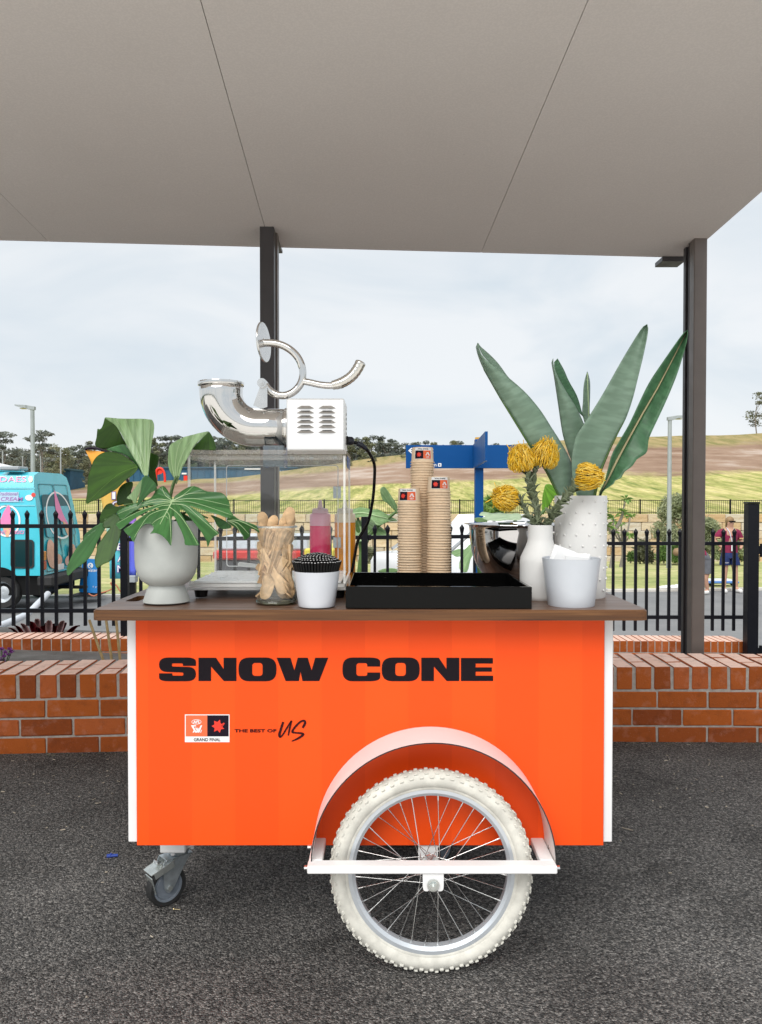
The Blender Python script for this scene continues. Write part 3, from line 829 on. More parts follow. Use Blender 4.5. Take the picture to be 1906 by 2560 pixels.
fence('black spear topped picket fence on the back wall left of the cart', pl, yl, 0.0, 1.066, (0.917, 0.14), [(X(311.5, 7.06), .033, -0.10, 0.98)], (X(-140, 7.06), X(311.5, 7.06)))
ym = lambda x: 7.06 + 0.16 * (x - X(311.5, 7.06))
pm = [X(px, ym(X(px, 7.4))) for px in (350, 388, 424, 460, 496, 515 + 36, 587, 622, 658, 694, 755, 790, 826, 862, 937.5, 969.5, 1001, 1033, 1064, 1096, 1126, 1155.5, 1187, 1218, 1249, 1280, 1311, 1342)]
fence('black spear topped picket fence behind the cups and the clear case', pm, ym, -0.15, 0.918, (0.795, 0.0), [(X(912.5, 7.5), .031, -0.30, 0.985)], (X(311.5, 7.06) + .04, X(1385, 7.9)))
yr = lambda x: 7.98
pr = [X(px, 7.98) for px in (1366, 1394, 1422, 1450, 1478, 1506, 1534.3, 1562, 1590.4, 1618, 1646, 1674, 1701, 1729, 1783.5, 1810, 1837)]
fence('black spear topped picket fence running up to the gate post', pr, yr, -0.205, 0.86, (0.703, -0.063), [], (X(1372, 7.98), X(1868, 7.98)))
gp = thing('gate_post', 'tall square black gate post with hinges at the end of the brick wall', 'gate post', (X(1879, 7.5), 7.5, -0.9))
x = X(1880, 7.5); mb = MB(); mb.box((x - .053, 7.45, -.9), (x + .053, 7.556, 1.118), 0, .005); mb.build('post', M['black_metal'], gp, smooth=30)
mb = MB(); mb.box((x - .058, 7.445, 1.119), (x + .058, 7.561, 1.137), 0, .005); mb.build('cap', M['black_metal'], gp)
for z in (0.93, -0.185):
    mb = MB(); z += -.26 if z > 0 else -.14
    mb.box((x + .054, 7.47, z - .04), (x + .075, 7.53, z + .04), 0, .004); mb.cyl((x + .095, 7.49, z - .07), (x + .095, 7.49, z + .06), .016, n=10)
    mb.box((x + .075, 7.48, z - .022), (x + .16, 7.505, z + .022), 0, .003); mb.build('hinge', M['black_metal'], gp, smooth=30)
gt = thing('gate', 'black swing gate frame just past the tall gate post', 'gate', (x + .6, 7.49, -.2))
mb = MB(); mb.box((x + .16, 7.475, -.75), (x + .20, 7.515, .95), 0, .003); mb.build('stile', M['black_metal'], gt)
for z in (.68, -.43):
    mb = MB(); mb.box((x + .201, 7.477, z - .02), (x + 1.1, 7.513, z + .02), 0, .003); mb.build('rail', M['black_metal'], gt)
for k in range(7):
    mb = MB(); mb.box((x + .30 + .115 * k, 7.483, -.7), (x + .325 + .115 * k, 7.507, .9), 0, .003); mb.build('picket', M['black_metal'], gt)

# ================================================================== SANDSTONE WALL WITH FENCE
sw = thing('sandstone_wall', 'long buff sandstone block retaining wall below the grassy hill', 'retaining wall', (0, SW_Y, -2.4))
zt = W(953, 1285, SW_Y).z; zb = -2.42; rows_n = 6; rh = (zt - zb) / rows_n
mb = MB(); mb.box((-40, SW_Y + .06, zb - .3), (40, SW_Y + .6, zt - .03)); mb.build('backing', M['stone_gap'], sw)
proto = []
for k in range(6):
    r = random.Random(k); vs, fs = bevbox((0.5, 0.22, 0.5), 0.035)
    vs = [v + Vector((r.uniform(-.012, .012), r.uniform(-.03, .03), r.uniform(-.012, .012))) for v in vs]
    me = bpy.data.meshes.new('sandstone_block'); me.from_pydata(vs, [], fs); me.materials.append(M['stone']); proto.append(me)
cnt = 0; rest = MB()
for j in range(rows_n):
    x = -22.5 + rnd.uniform(-.6, 0)
    while x < 22.5:
        w = rnd.choice((0.55, 0.7, 0.85, 1.0, 1.15)) * (1.25 if j >= 4 else 1.0)
        cx = x + w / 2
        o = bpy.data.objects.new('stone_block', rnd.choice(proto)); COL.objects.link(o); o.parent = sw
        o.location = Vector((cx, SW_Y + .10 + rnd.uniform(-.03, .03), zb + rh * (j + .5))) - off(sw)
        o.scale = (w - .025, 1, rh - .022)
        cnt += 1; x += w
far = thing('boundary_fence', 'thin black pool style fence on top of the sandstone wall', 'fence', (0, SW_Y + .8, zt))
hf = W(953, 1250, SW_Y + .8).z - zt
mb = MB(); x = -26.0
while x < 26:
    mb.box((x - .008, SW_Y + .79, zt - .05), (x + .008, SW_Y + .81, zt + hf)); x += 0.105
o = mb.build('picket', M['black_metal'], far); o['kind'] = 'stuff'
for z in (zt + .08, zt + hf - .02):
    mb = MB(); mb.box((-26, SW_Y + .785, z - .018), (26, SW_Y + .815, z + .018)); mb.build('rail', M['black_metal'], far)
x = W(621, 1270, SW_Y).x % 2.5 - 26
while x < 26:
    mb = MB(); mb.box((x - .035, SW_Y + .76, zt - .1), (x + .035, SW_Y + .84, zt + hf + .04)); mb.build('post', M['black_metal'], far); x += 2.51

# ================================================================== TREES
def clump_crown(mb, centers, n, leaf, rr, m=0, elong=1.0, droop=0.0):
    for (c, r) in centers:
        c = Vector(c)
        for _ in range(n):
            d = Vector((rr.gauss(0, 1), rr.gauss(0, 1), rr.gauss(0, 1))).normalized() * (rr.random() ** 0.45)
            p = c + Vector((d.x * r[0], d.y * r[1], d.z * r[2]))
            a = Vector((rr.gauss(0, 1), rr.gauss(0, 1), rr.gauss(0, .6) - droop)).normalized(); b = a.orthogonal().normalized()
            b = Quaternion(a, rr.uniform(0, 6.28)) @ b
            s = leaf * rr.uniform(.6, 1.4)
            mb.add([p - a * s * elong, p + b * s * .5, p + a * s * elong, p - b * s * .5], [(0, 1, 2, 3)], m)
def make_tree(name, label, cat, seed, h, spread, levels, leaf, fol, bare=0.35, n=70, flat=0.5, group=None, trunk_r=0.05):
    rr = random.Random(seed); t = thing(name, label, cat, (0, 0, 0), group)
    tr = MB(); cen = []
    tp = [Vector((0, 0, -.5)), Vector((rr.uniform(-.05, .05) * h, 0, h * .3)), Vector((rr.uniform(-.08, .08) * h, rr.uniform(-.05, .05) * h, h * .62)), Vector((rr.uniform(-.08, .08) * h, 0, h * .9))]
    tp = smooth_loop(tp, 4, False)
    tr.tube(tp, [trunk_r * h * .5 * (1 - .8 * i / len(tp)) for i in range(len(tp))], 6)
    for k in range(levels):
        u = bare + (1 - bare) * (k + .5) / levels
        base = tp[min(len(tp) - 1, int(u * .85 * (len(tp) - 1)))]
        w = rr.uniform(0, 6.28); rad = spread * h * rr.uniform(.35, 1.0) * (1.0 - .45 * abs(2 * u - 1.15))
        e = Vector((math.cos(w) * rad, math.sin(w) * rad, h * (u + rr.uniform(.02, .12))))
        mid = base.lerp(e, .5) + Vector((0, 0, -.03 * h))
        tr.tube([base, mid, e], [trunk_r * h * .16, trunk_r * h * .11, trunk_r * h * .04], 5, cap=False)
        r = spread * h * rr.uniform(.30, .55)
        cen.append((e, (r, r, r * flat)))
    tr.build('trunk', M['bark'], t, smooth=50)
    mb = MB(); clump_crown(mb, cen, n, leaf, rr); mb.build('crown', fol, t, fix=False)
    return t
forest = [make_tree('gum_tree', 'grey green gum tree in the woods on the ridge beyond the hill', 'tree', 20 + k, 10, .26, 14, .27, M['gum'] if k % 3 else M['gum_pale'], .30, 120, .62, 'gum trees on the wooded ridge') for k in range(5)]
used = set()
TOPS = [(-200, 1120), (60, 1130), (160, 1118), (230, 1110), (300, 1106), (345, 1094), (420, 1092), (500, 1100), (560, 1098), (650, 1102), (760, 1105), (880, 1102), (925, 1096), (985, 1104), (1040, 1108), (1100, 1106), (1180, 1112), (1250, 1118), (1300, 1122)]
px = -150; k = 0
while px < 1250:
    if not (1150 < px < 1215):
        d = (128, 142, 156)[k % 3]
        top = W(px, lut(TOPS, px) + rnd.uniform(-6, 12), d); base_z = W(px, lut(TOPS, px) + 95, d).z
        s = (top.z - base_z) / 10.6
        i = k % 5
        o = forest[i] if i not in used else dup(forest[i]); used.add(i)
        o.location = (top.x, d, base_z); o.rotation_euler = (0, 0, rnd.uniform(0, 6.28)); w_ = s * rnd.uniform(.95, 1.35); o.scale = (w_, w_, s)
    px += 17 + rnd.uniform(-5, 5); k += 1
def one_tree(t, px, ytop, ybase, d, H, wscale=1.0, rot=0):
    b = W(px, ybase, d); s = (W(px, ytop, d).z - b.z) / H
    t.location = b; t.scale = (s * wscale, s * wscale, s); t.rotation_euler = (0, 0, rot)
one_tree(make_tree('gum_tree', 'tall open crowned gum tree behind the grey street lamp on the left', 'tree', 5, 10, .30, 11, .30, M['gum'], .45, 85, .32, trunk_r=.035), 105, 1078, 1215, 92, 10.4, 1.05, 1.0)
one_tree(make_tree('gum_tree', 'big dark gum tree at the left edge above the ice cream van', 'tree', 9, 10, .30, 12, .30, M['gum'], .38, 95, .38, trunk_r=.04), 8, 1082, 1215, 95, 10.4, 1.15, 2.2)
one_tree(make_tree('gum_tree', 'bushy dark tree between the van roof and the orange flag', 'tree', 12, 10, .42, 16, .36, M['gum_pale'], .12, 110, .7), 226, 1140, 1222, 84, 10.8, 1.0, .4)
one_tree(make_tree('gum_tree', 'low brown green tree just above the van roof by the lamp', 'tree', 14, 10, .45, 14, .36, M['gum_pale'], .15, 100, .7), 150, 1118, 1220, 98, 10.8, 1.0, 1.4)
one_tree(make_tree('gum_tree', 'low dark tree under the big gum at the left edge', 'tree', 15, 10, .5, 14, .36, M['gum'], .15, 100, .7), 60, 1128, 1220, 102, 10.8, 1.1, 2.4)
one_tree(make_tree('eucalyptus_tree', 'lone airy tree on the hill crest at the right edge', 'tree', 31, 10, .34, 14, .24, M['gum_pale'], .22, 70, .40, trunk_r=.03), 1893, 988, 1088, 112, 10.4, 1.25, .5)
for k, (px, yt, yb, d) in enumerate(((1490, 1088, 1104, 108), (870, 1150, 1172, 104), (930, 1140, 1164, 106), (1015, 1133, 1153, 106))):
    one_tree(make_tree('bush', ['small round bush on the hill crest behind the tall leaves', 'yellow green bush on the hill crest beside the power cord', 'light green bush on the hill crest left of the blue sign', 'little bush on the hill crest behind the paper cups'][k], 'bush', 40 + k, 10, .5, 12, .7, M['gum_pale'], .05, 60, .8), px, yt, yb, d, 11, 1.3, k)
# feathery shrubs and small trees at the foot of the sandstone wall
def shrub(label, seed, px, ytop, ybase, d, wpx, fol, n=900, leaf=.09, elong=2.0):
    b = W(px, ybase, d); h = W(px, ytop, d).z - b.z; w = wpx * d / F / 2; rr = random.Random(seed)
    t = thing('shrub', label, 'shrub', b)
    mb = MB()
    for k in range(7):
        a = rr.uniform(0, 6.28); e = b + Vector((math.cos(a) * w * .7, math.sin(a) * w * .5, h * rr.uniform(.5, .9)))
        mb.tube([b, b.lerp(e, .5) + Vector((0, 0, .1 * h)), e], [.03, .02, .008], 5, cap=False)
    mb.build('stem', M['bark'], t)
    mb = MB(); cen = []
    for k in range(16):
        a = rr.uniform(0, 6.28); u = rr.uniform(.18, .88); q = math.sin(math.pi * min(1, u * .75 + .22))
        cen.append((b + Vector((math.cos(a) * w * .62 * q, math.sin(a) * w * .5 * q, h * u)), (w * .38, w * .38, h * .15)))
    clump_crown(mb, cen, n // 16, leaf, rr, 0, elong, .25); mb.build('foliage', fol, t, fix=False)
    return t
shrub('big feathery grey green shrub behind the right hand post', 3, 1712, 1228, 1408, 36, 175, M['shrub'], 14000, .050, 2.4)
shrub('low dark tufted plant left of the grey lamp post foot', 4, 1660, 1362, 1408, 35, 36, M['green_leaf'], 1800, .06, 2.6)
shrub('low dark tufted plant right of the grey lamp post foot', 5, 1688, 1362, 1408, 35, 34, M['green_leaf'], 1800, .06, 2.6)
shrub('small round light green plant on the lawn edge', 6, 1577, 1380, 1408, 34, 22, M['green_leaf'], 420, .08, 1.5)
shrub('dry brown grass tuft at the foot of the sandstone wall', 7, 1610, 1352, 1408, 37, 46, M['gum_pale'], 900, .10, 3.0)
shrub('loose green bush behind the woman in the maroon shirt', 8, 1835, 1325, 1412, 34, 120, M['shrub'], 7000, .05, 2.4)
shrub('grassy clump by the sandstone wall left of the paper cups', 9, 925, 1372, 1406, 38, 40, M['gum_pale'], 700, .09, 3.0)
shrub('green bush under the blue sign beside the yellow flower', 10, 1232, 1236, 1310, 24, 56, M['green_leaf'], 900, .085, 1.8)
for (label, px, yt, yb, d, sd) in (('young frangipani tree with leaf rosettes nearest the tall vase', 1527, 1235, 1420, 21, 1), ('smaller frangipani tree right of the first one', 1552, 1288, 1418, 22, 2)):
    b = W(px, yb, d); h = W(px, yt, d).z - b.z; rr = random.Random(sd)
    t = thing('frangipani_tree', label, 'tree', b)
    mb = MB(); lf = MB(); tips = []
    top = b + Vector((.05, 0, h * .45)); mb.tube([b, b.lerp(top, .5) + Vector((.04, 0, 0)), top], [.05, .04, .035], 7)
    for k in range(6):
        a = k * 1.05 + rr.uniform(-.3, .3); e = top + Vector((math.cos(a) * h * .17, math.sin(a) * h * .17, h * rr.uniform(.12, .55)))
        mb.tube([top, top.lerp(e, .5) + Vector((math.cos(a) * .05, math.sin(a) * .05, 0)), e], [.03, .025, .018], 6); tips.append(e)
    mb.build('trunk', M['bark'], t, smooth=50)
    for e in tips:
        for k in range(13):
            a = rr.uniform(0, 6.28); up = rr.uniform(-.5, .8); dv = Vector((math.cos(a), math.sin(a), up)).normalized(); sd_ = dv.cross(Vector((0, 0, 1))).normalized()
            L_ = h * rr.uniform(.10, .17); wv = sd_ * L_ * .17; tip = e + dv * L_ + Vector((0, 0, -.25 * L_)); mid = e + dv * L_ * .55
            lf.add([e, mid + wv, tip, mid - wv], [(0, 1, 2, 3)])
    lf.build('crown', M['green_leaf'], t, fix=False)
# ================================================================== STREET THINGS BEYOND THE FENCE
def lamp(label, px, ytop, d, head_px, right=True, yhead=None):
    b = W(px, 1500, d); zg = ROADZ - (d - 17) * .055 if d > 17 else ROADZ
    t = thing('street_lamp', label, 'street lamp', (b.x, d, zg)); zt = W(px, ytop, d).z
    mb = MB(); mb.tube([(b.x, d, zg), (b.x, d, zt)], [.10, .075], 12); mb.build('pole', M['galv'], t, smooth=40)
    sg = 1 if right else -1; L = abs(head_px) * d / F
    mb = MB()
    sec = [(-.10 * sg, .08, .13), (.15 * sg, .10, .15), (L * .35 * sg, .15, .12), (L * .8 * sg, .18, .075), (L * sg, .15, .05)]
    vs, fs = [], []
    for i, (dx, w, h) in enumerate(sec):
        z = zt + .05 + i * .028
        vs += [(b.x + dx, d - w, z - h / 2), (b.x + dx, d + w, z - h / 2), (b.x + dx, d + w, z + h / 2), (b.x + dx, d - w, z + h / 2)]
    for i in range(len(sec) - 1):
        for j in range(4): fs.append((4 * i + j, 4 * i + (j + 1) % 4, 4 * i + 4 + (j + 1) % 4, 4 * i + 4 + j))
    fs += [(0, 1, 2, 3), tuple(4 * (len(sec) - 1) + j for j in range(4))]
    mb.add(vs, fs); h = mb.build('lamp_head', M['galv'], t)
    mb = MB(); x0, x1 = sorted((b.x + L * .30 * sg, b.x + L * .72 * sg)); zl_ = zt + .05 + .05 - .045
    mb.box((x0, d - .11, zl_ - .03), (x1, d + .11, zl_), 0, .005); mb.build('lens', mat('lamp_lens', (.55, .5, .3, 1), .3), h)
    return t
lamp('grey street lamp behind the ice cream van, head pointing left', 85.5, 1024, 30, 40, False)
lamp('grey street lamp beside the right hand post, head pointing right', 1672, 1050, 31, 40, True)
for k, (px, yt) in enumerate(((7, 1128), (57, 1140), (102, 1140), (152, 1124))):
    t = thing('light_pole', ['far thin pole at the left edge of the picture over the van', 'second far thin pole from the left edge, over the van roof', 'far thin pole just right of the big grey street lamp', 'far tall thin pole above the van roof corner'][k], 'pole', W(px, 1215, 80))
    mb = MB(); a = W(px, yt, 80); mb.tube([(a.x, 80, off(t).z - .5), a], .075 if k in (0, 3) else .05, 8); mb.build('shaft', M['galv'], t)
# blue shed and small things along the crest on the left
shed_m = mat('blue_cladding', (0.016, 0.10, 0.19, 1), .6, var=.2, vs=.5)
def far_box(name, label, cat, px0, px1, y0, y1, d, m, depth=8, roof=None):
    a, b = W(px0, y1, d), W(px1, y0, d)
    t = thing(name, label, cat, ((a.x + b.x) / 2, d, a.z))
    mb = MB(); mb.box((a.x, d, a.z - 2), (b.x, d + depth, b.z)); mb.build('wall', m, t)
    if roof:
        mb = MB(); mb.box((a.x - .15, d - .25, b.z + .002), (b.x + .15, d + depth + .2, b.z + .22)); mb.build('roof', roof, t)
    return t, a, b
shed, a, b = far_box('shed', 'long low blue warehouse below the wooded ridge', 'building', 325, 742, 1171, 1205, 116, shed_m, 14, mat('blue_roof', (.03, .09, .15, 1), .6))
for k in range(26):
    x = a.x + (b.x - a.x) * (k + .5) / 26; mb = MB(); mb.box((x - .08, 115.9, a.z - 1), (x + .08, 115.99, b.z - .1)); mb.build('cladding_rib', shed_m, shed)
mb = MB(); put_text(mb, 'NNIN', lambda x, y: W(x, y, 115.8), 700, 1187, 729, 1177, 0, .02); mb.build('lettering', M['ink_white'], shed, fix=False)
mb = MB(); p, q = W(612, 1174, 115.8), W(655, 1168.5, 115.8); mb.box((p.x, 115.75, p.z), (q.x, 115.85, q.z)); mb.build('sign_board', M['white'], shed)
far_box('shed', 'small blue shed at the foot of the dark tree above the van', 'building', 136, 176, 1176, 1212, 100, shed_m, 5, mat('shed_roof', (.05, .13, .17, 1), .6))
far_box('shed', 'small white site hut between the far poles above the van', 'building', 104, 134, 1174, 1200, 105, mat('hut_wall', (.5, .5, .47, 1), .7), 4, mat('hut_roof', (.25, .29, .22, 1), .6))
bt, a, b = far_box('booth', 'little blue booth with a white sign and red door on the hill', 'booth', 452, 471, 1180, 1212, 108, shed_m, 2)
mb = MB(); p, q = W(455, 1186, 107.9), W(467, 1182, 107.9); mb.box((p.x, 107.85, p.z), (q.x, 107.95, q.z)); mb.build('sign_board', M['white'], bt)
mb = MB(); p, q = W(460, 1205, 107.9), W(469, 1189, 107.9); mb.box((p.x, 107.85, p.z), (q.x, 107.95, q.z)); mb.build('door', M['ink_red'], bt)
t = thing('red_arch', 'red arched frame standing on the hill by the blue warehouse', 'arch', W(401, 1203, 107))
mb = MB(); mb.tube([W(x, y, 107) for x, y in smooth_loop([(391, 1208), (391, 1180), (397, 1171), (406, 1173), (412, 1186), (413, 1208)], 5, False)], .16, 8); mb.build('frame', M['ink_red'], t)
mb = MB(); mb.flat([[(391, 1174), (400, 1170), (410, 1178), (404, 1184), (398, 1186), (391, 1188)]], lambda x, y: W(x, y, 107.1)); mb.build('panel', M['ink_red'], t, solid=.1)

# ---- ice cream van, side on, rear doors turned to us
def mk_van_paint():
    t = NT('turquoise_van_paint')
    c = t.mix((0.075, 0.56, 0.70, 1), (0.045, 0.50, 0.60, 1), t.ramp(t.noise(1.5), [(.35, G(0)), (.65, G(1))]))
    t.set(Base_Color=c, Roughness=.25, Coat_Weight=.4); return t.m
M['van'] = mk_van_paint(); M['van_low'] = mat('teal_van_paint', (0.02, .40, .40, 1), .3, var=.08)
M['pink'] = mat('pink_decal', (.80, .22, .45, 1), .4, var=.05); M['cone'] = mat('cone_decal', (.72, .42, .26, 1), .5, var=.1); M['cherry'] = mat('cherry_decal', (.7, .06, .05, 1), .4)
VY, VX, VZ = 14.0, -6.15, -0.86         # near side plane, rear end plane, ground
van = thing('ice_cream_van', 'turquoise ice cream van with pink cone decals parked behind the fence', 'van', (VX - 2.3, VY + .9, VZ))
# body cross-section in (z, tumblehome), rear profile in x
prof = [(0.62, 0.00), (1.30, 0.00), (1.78, .06), (2.28, .12), (2.45, .20), (2.52, .42)]
xr = lambda z: VX - 0.03 - (0 if z < 1.1 else (z - 1.1) * .16)
mb = MB(); rows = []
for z, tb in prof: rows.append([Vector((xr(z), VY + tb, VZ + z)), Vector((-11.3 + (0.9 * max(0, z - 1.2)), VY + tb, VZ + z))])
mb.grid(rows, 0, False)
rows = [[Vector((p.x, VY + 1.86 - (p.y - VY), p.z)) for p in r] for r in rows]; mb.grid(rows, 0, False)
k = len(prof)
rear = [(xr(z), VY + tb, VZ + z) for z, tb in prof] + [(xr(z), VY + 1.86 - tb, VZ + z) for z, tb in reversed(prof)]
mb.add(rear, [tuple(range(len(rear)))])
fr_ = [(-11.3 + .9 * max(0, z - 1.2), VY + tb, VZ + z) for z, tb in prof] + [(-11.3 + .9 * max(0, z - 1.2), VY + 1.86 - tb, VZ + z) for z, tb in reversed(prof)]
mb.add(fr_, [tuple(range(len(fr_)))])
z, tb = prof[-1]; mb.add([(xr(z), VY + tb, VZ + z), (xr(z), VY + 1.86 - tb, VZ + z), (-10.2, VY + 1.86 - tb, VZ + z), (-10.2, VY + tb, VZ + z)], [(0, 1, 2, 3)])
z, tb = prof[0]; mb.add([(xr(z), VY + tb, VZ + z), (xr(z), VY + 1.86 - tb, VZ + z), (-11.3, VY + 1.86 - tb, VZ + z), (-11.3, VY + tb, VZ + z)], [(0, 1, 2, 3)])
body = mb.build('body', M['van'], van, smooth=35)
def vs_(px, py): p = W(px, py, VY); z = p.z - VZ; tb = lut(prof, z) if z > .62 else 0; p = W(px, py, VY + tb - .012); return p      # on the side
def vr(y01, z): return Vector((xr(z) + .014, VY + .93 + (y01 - .5) * (1.86 - 2 * lut(prof, z)), VZ + z))                              # on the rear: 0 near side .. 1 far side
# roof pod
mb = MB(); mb.lathe([(0.0, .20), (.50, .19), (.85, .11), (.97, 0.03), (.94, 0)], (-7.95, VY + .9, VZ + 2.53), 24); pod = mb.build('roof_pod', M['white'], van, smooth=50)
mb = MB(); p = W(33, 1180, VY + .2); mb.box((p.x - .22, VY + .12, VZ + 2.545), (p.x + .15, VY + .5, VZ + 2.62), 0, .02); mb.build('vent', M['galv'], van)
# side strips, window, lettering, decals
mb = MB()
for yy in (1219, 1262): mb.flat([[(-140, yy), (88, yy), (88, yy + 3), (-140, yy + 3)]], vs_, step=30)
mb.build('side_moulding', mat('pale_turquoise', (.20, .62, .72, 1), .3), body, fix=False)
mb = MB(); mb.flat([rrect(30, 1352, 83, 1418, 9)], vs_); mb.build('window', M['window'], van, fix=False, solid=.006)
mb = MB(); mb.flat([rrect(27, 1349, 86, 1421, 10), rrect(31, 1353, 82, 1417, 8)], lambda x, y: vs_(x, y) + Vector((0, -.006, 0))); mb.build('window_seal', M['rubber'], body, fix=False)
mb = MB(); put_text(mb, 'SUNDAES', vs_, -58, 1205.5, 66.5, 1191, 0, .012); mb.build('lettering', M['ink_white'], body, fix=False)
mb = MB(); put_text(mb, 'SUNDAES', lambda x, y: vs_(x, y) + Vector((0, -.004, 0)), -57, 1204.5, 65.5, 1192, 0, -.004); mb.build('lettering', M['pink'], body, fix=False)
mb = MB(); mb.flat([[(-5, 1230), (47, 1230), (47, 1254), (60, 1254), (60, 1240 + 14), (60, 1253), (60, 1254), (-60, 1254), (-60, 1242), (-5, 1242)][:5] + [(60, 1255), (-60, 1255), (-60, 1242), (-5, 1242)]], vs_); mb.build('sticker', mat('lilac_sticker', (.45, .62, .78, 1), .4), body, fix=False)
mb = MB(); put_text(mb, 'Traditional', lambda x, y: vs_(x, y) + Vector((0, -.004, 0)), -4, 1238.5, 45, 1230, 0, 0, .25)
put_text(mb, 'ICE CREAM', lambda x, y: vs_(x, y) + Vector((0, -.004, 0)), -28, 1252, 58, 1242.5, 0, .005, .25); mb.build('lettering', mat('violet_print', (.38, .16, .45, 1), .4), body, fix=False)
def sundae(cx, cy, r, mp):
    d = MB(); d.flat([ellipse(cx - r * .3, cy + r * .1, r * .75, r * .55)], mp); d.build('decal', M['ink_white'], body, fix=False)
    d = MB(); d.flat([ellipse(cx + r * .55, cy - r * .45, r * .42, r * .42)], lambda x, y: mp(x, y) + Vector((0, -.003, 0))); d.build('decal', M['cherry'], body, fix=False)
sundae(77, 1243, 13, vs_); mb = MB(); mb.flat([ellipse(77, 1198, 5.5, 8)], vs_); mb.build('decal', mat('cream_decal', (.75, .72, .55, 1), .5), body, fix=False)
def cone(mp, cx, cy, s, sub=0.0):
    """pink swirl on a wafer cone in a ring"""
    d = MB(); d.flat([ellipse(cx, cy, 30 * s, 36 * s, 40), ellipse(cx, cy, 26 * s, 32 * s, 40)[::-1]], lambda x, y: mp(x, y, 0)); d.build('decal', M['ink_white'], body, fix=False)
    d = MB(); d.flat([[(cx + a * s, cy + b * s) for a, b in smooth_loop([(-15, 6), (-10, -14), (-1, -30), (5, -34), (9, -20), (15, 4), (6, 9)], 3)]], lambda x, y: mp(x, y, 1)); d.build('decal', M['pink'], body, fix=False)
    d = MB(); d.flat([[(cx + a * s, cy + b * s) for a, b in ((-12, 8), (12, 8), (3, 36), (-2, 36))]], lambda x, y: mp(x, y, 1)); d.build('decal', M['cone'], body, fix=False)
cone(lambda x, y, l: vs_(x, y) + Vector((0, -.003 * l, 0)), 18, 1302, 1.12)
mb = MB(); put_text(mb, 'Sweet Treats', lambda x, y: vs_(x, y) + Vector((0, -.007, 0)), -22, 1335, 62, 1322, 0, 0, .3); mb.build('lettering', M['pink'], body, fix=False)
# rear doors: seams, glass, decals, lights
def rz(lo, hi, z0, z1, r=.03): return [rrect(lo, z0, hi, z1, r)]
mb = MB()
for lo, hi in ((.10, .495), (.505, .90)): mb.flat([rrect(lo, .66, hi, 2.30, .04), rrect(lo + .012, .675, hi - .012, 2.285, .04)[::-1]], lambda x, z: vr(x, z))
mb.build('door_seam', mat('teal_seam', (.01, .16, .20, 1), .5), body, fix=False)
for lo, hi in ((.15, .46), (.54, .85)):
    mb = MB(); mb.flat(rz(lo, hi, 1.30, 2.08, .07), lambda x, z: vr(x, z) + Vector((.002, 0, 0))); mb.build('rear_window', mat('turquoise_glass', (.06, .42, .52, 1), .12), van, fix=False, solid=.004)
    mb = MB(); mb.flat([rrect(lo - .02, 1.28, hi + .02, 2.10, .08), rrect(lo, 1.28, hi, 1.88, .07)[::-1]], lambda x, z: vr(x, z) + Vector((.006, 0, 0))); mb.build('window_seal', mat('seal_teal', (.01, .10, .13, 1), .5), body, fix=False)
mb = MB(); mb.flat([smooth_loop([(.44, 1.75), (.49, 2.18), (.55, 2.0), (.62, 1.72), (.70, 1.52), (.60, 1.55), (.50, 1.62)], 4)], lambda x, z: vr(x, z) + Vector((.011, 0, 0))); mb.build('decal', M['pink'], body, fix=False)
mb = MB(); mb.flat([smooth_loop([(.58, 1.58), (.68, 1.50), (.72, 1.30), (.69, 1.24), (.62, 1.36)], 4)], lambda x, z: vr(x, z) + Vector((.012, 0, 0))); mb.build('decal', M['cone'], body, fix=False)
mb = MB(); mb.flat([ellipse(.52, 1.70, .34, .46, 36), ellipse(.52, 1.70, .31, .425, 36)[::-1]], lambda x, z: vr(x, z) + Vector((.0095, 0, 0))); mb.build('decal', M['ink_white'], body, fix=False)
for ii, (cx, cz, a, b) in enumerate(((.20, 1.02, .10, .24), (.30, .84, .16, .14), (.72, .92, .10, .20), (.62, .80, .09, .10))):
    mb = MB(); mb.flat([ellipse(cx, cz, a, b)], lambda x, z: vr(x, max(z, .64)) + Vector((.003 + .0015 * ii, 0, 0))); mb.build('decal', mat('peach_decal', (.72, .42, .32, 1), .4), body, fix=False)
mb = MB(); mb.flat([rrect(.30, .66, .50, .77, .01)], lambda x, z: vr(x, z) + Vector((.007, 0, 0))); mb.build('number_plate', M['white'], van, fix=False, solid=.006)
for s in (.03, .93):
    mb = MB(); mb.box(vr(s, .72) + Vector((-.03, -.04, 0)), vr(s, .88) + Vector((.012, .09, 0)), 0, .01); tl = mb.build('tail_light', mat('red_lens', (.45, .02, .02, 1), .2), van)
    mb = MB(); mb.box(vr(s, .885) + Vector((-.03, -.04, 0)), vr(s, 1.06) + Vector((.012, .09, 0)), 0, .01); mb.build('tail_light', mat('amber_lens', (.6, .2, .02, 1), .2), van)
mb = MB(); mb.box((VX - .12, VY - .02, VZ + .42), (VX + .18, VY + 1.88, VZ + .61), 0, .03); mb.build('bumper', M['rubber'], van)
mb = MB(); mb.box((-11.2, VY + .10, VZ + .25), (VX - .13, VY + 1.75, VZ + .619)); mb.build('chassis', M['black'], van)
mb = MB(); mb.box((VX - .2, VY + .93, VZ + .27), (VX + .42, VY + 1.02, VZ + .33), 0, .01); mb.build('tow_bar', M['black'], van)
mb = MB(); mb.tube(smooth_loop([(VX + .12, VY - .1, VZ + .30), (VX + .22, VY - .7, VZ + .22), (VX + .30, VY - 1.5, VZ + .10), (VX + .30, VY - 3.2, VZ + .06)], 6, False), .055, 10); tag(mb.build('hose', M['white_plastic'], None, smooth=40), 'white waste hose hanging from the van rear to the road', 'hose')
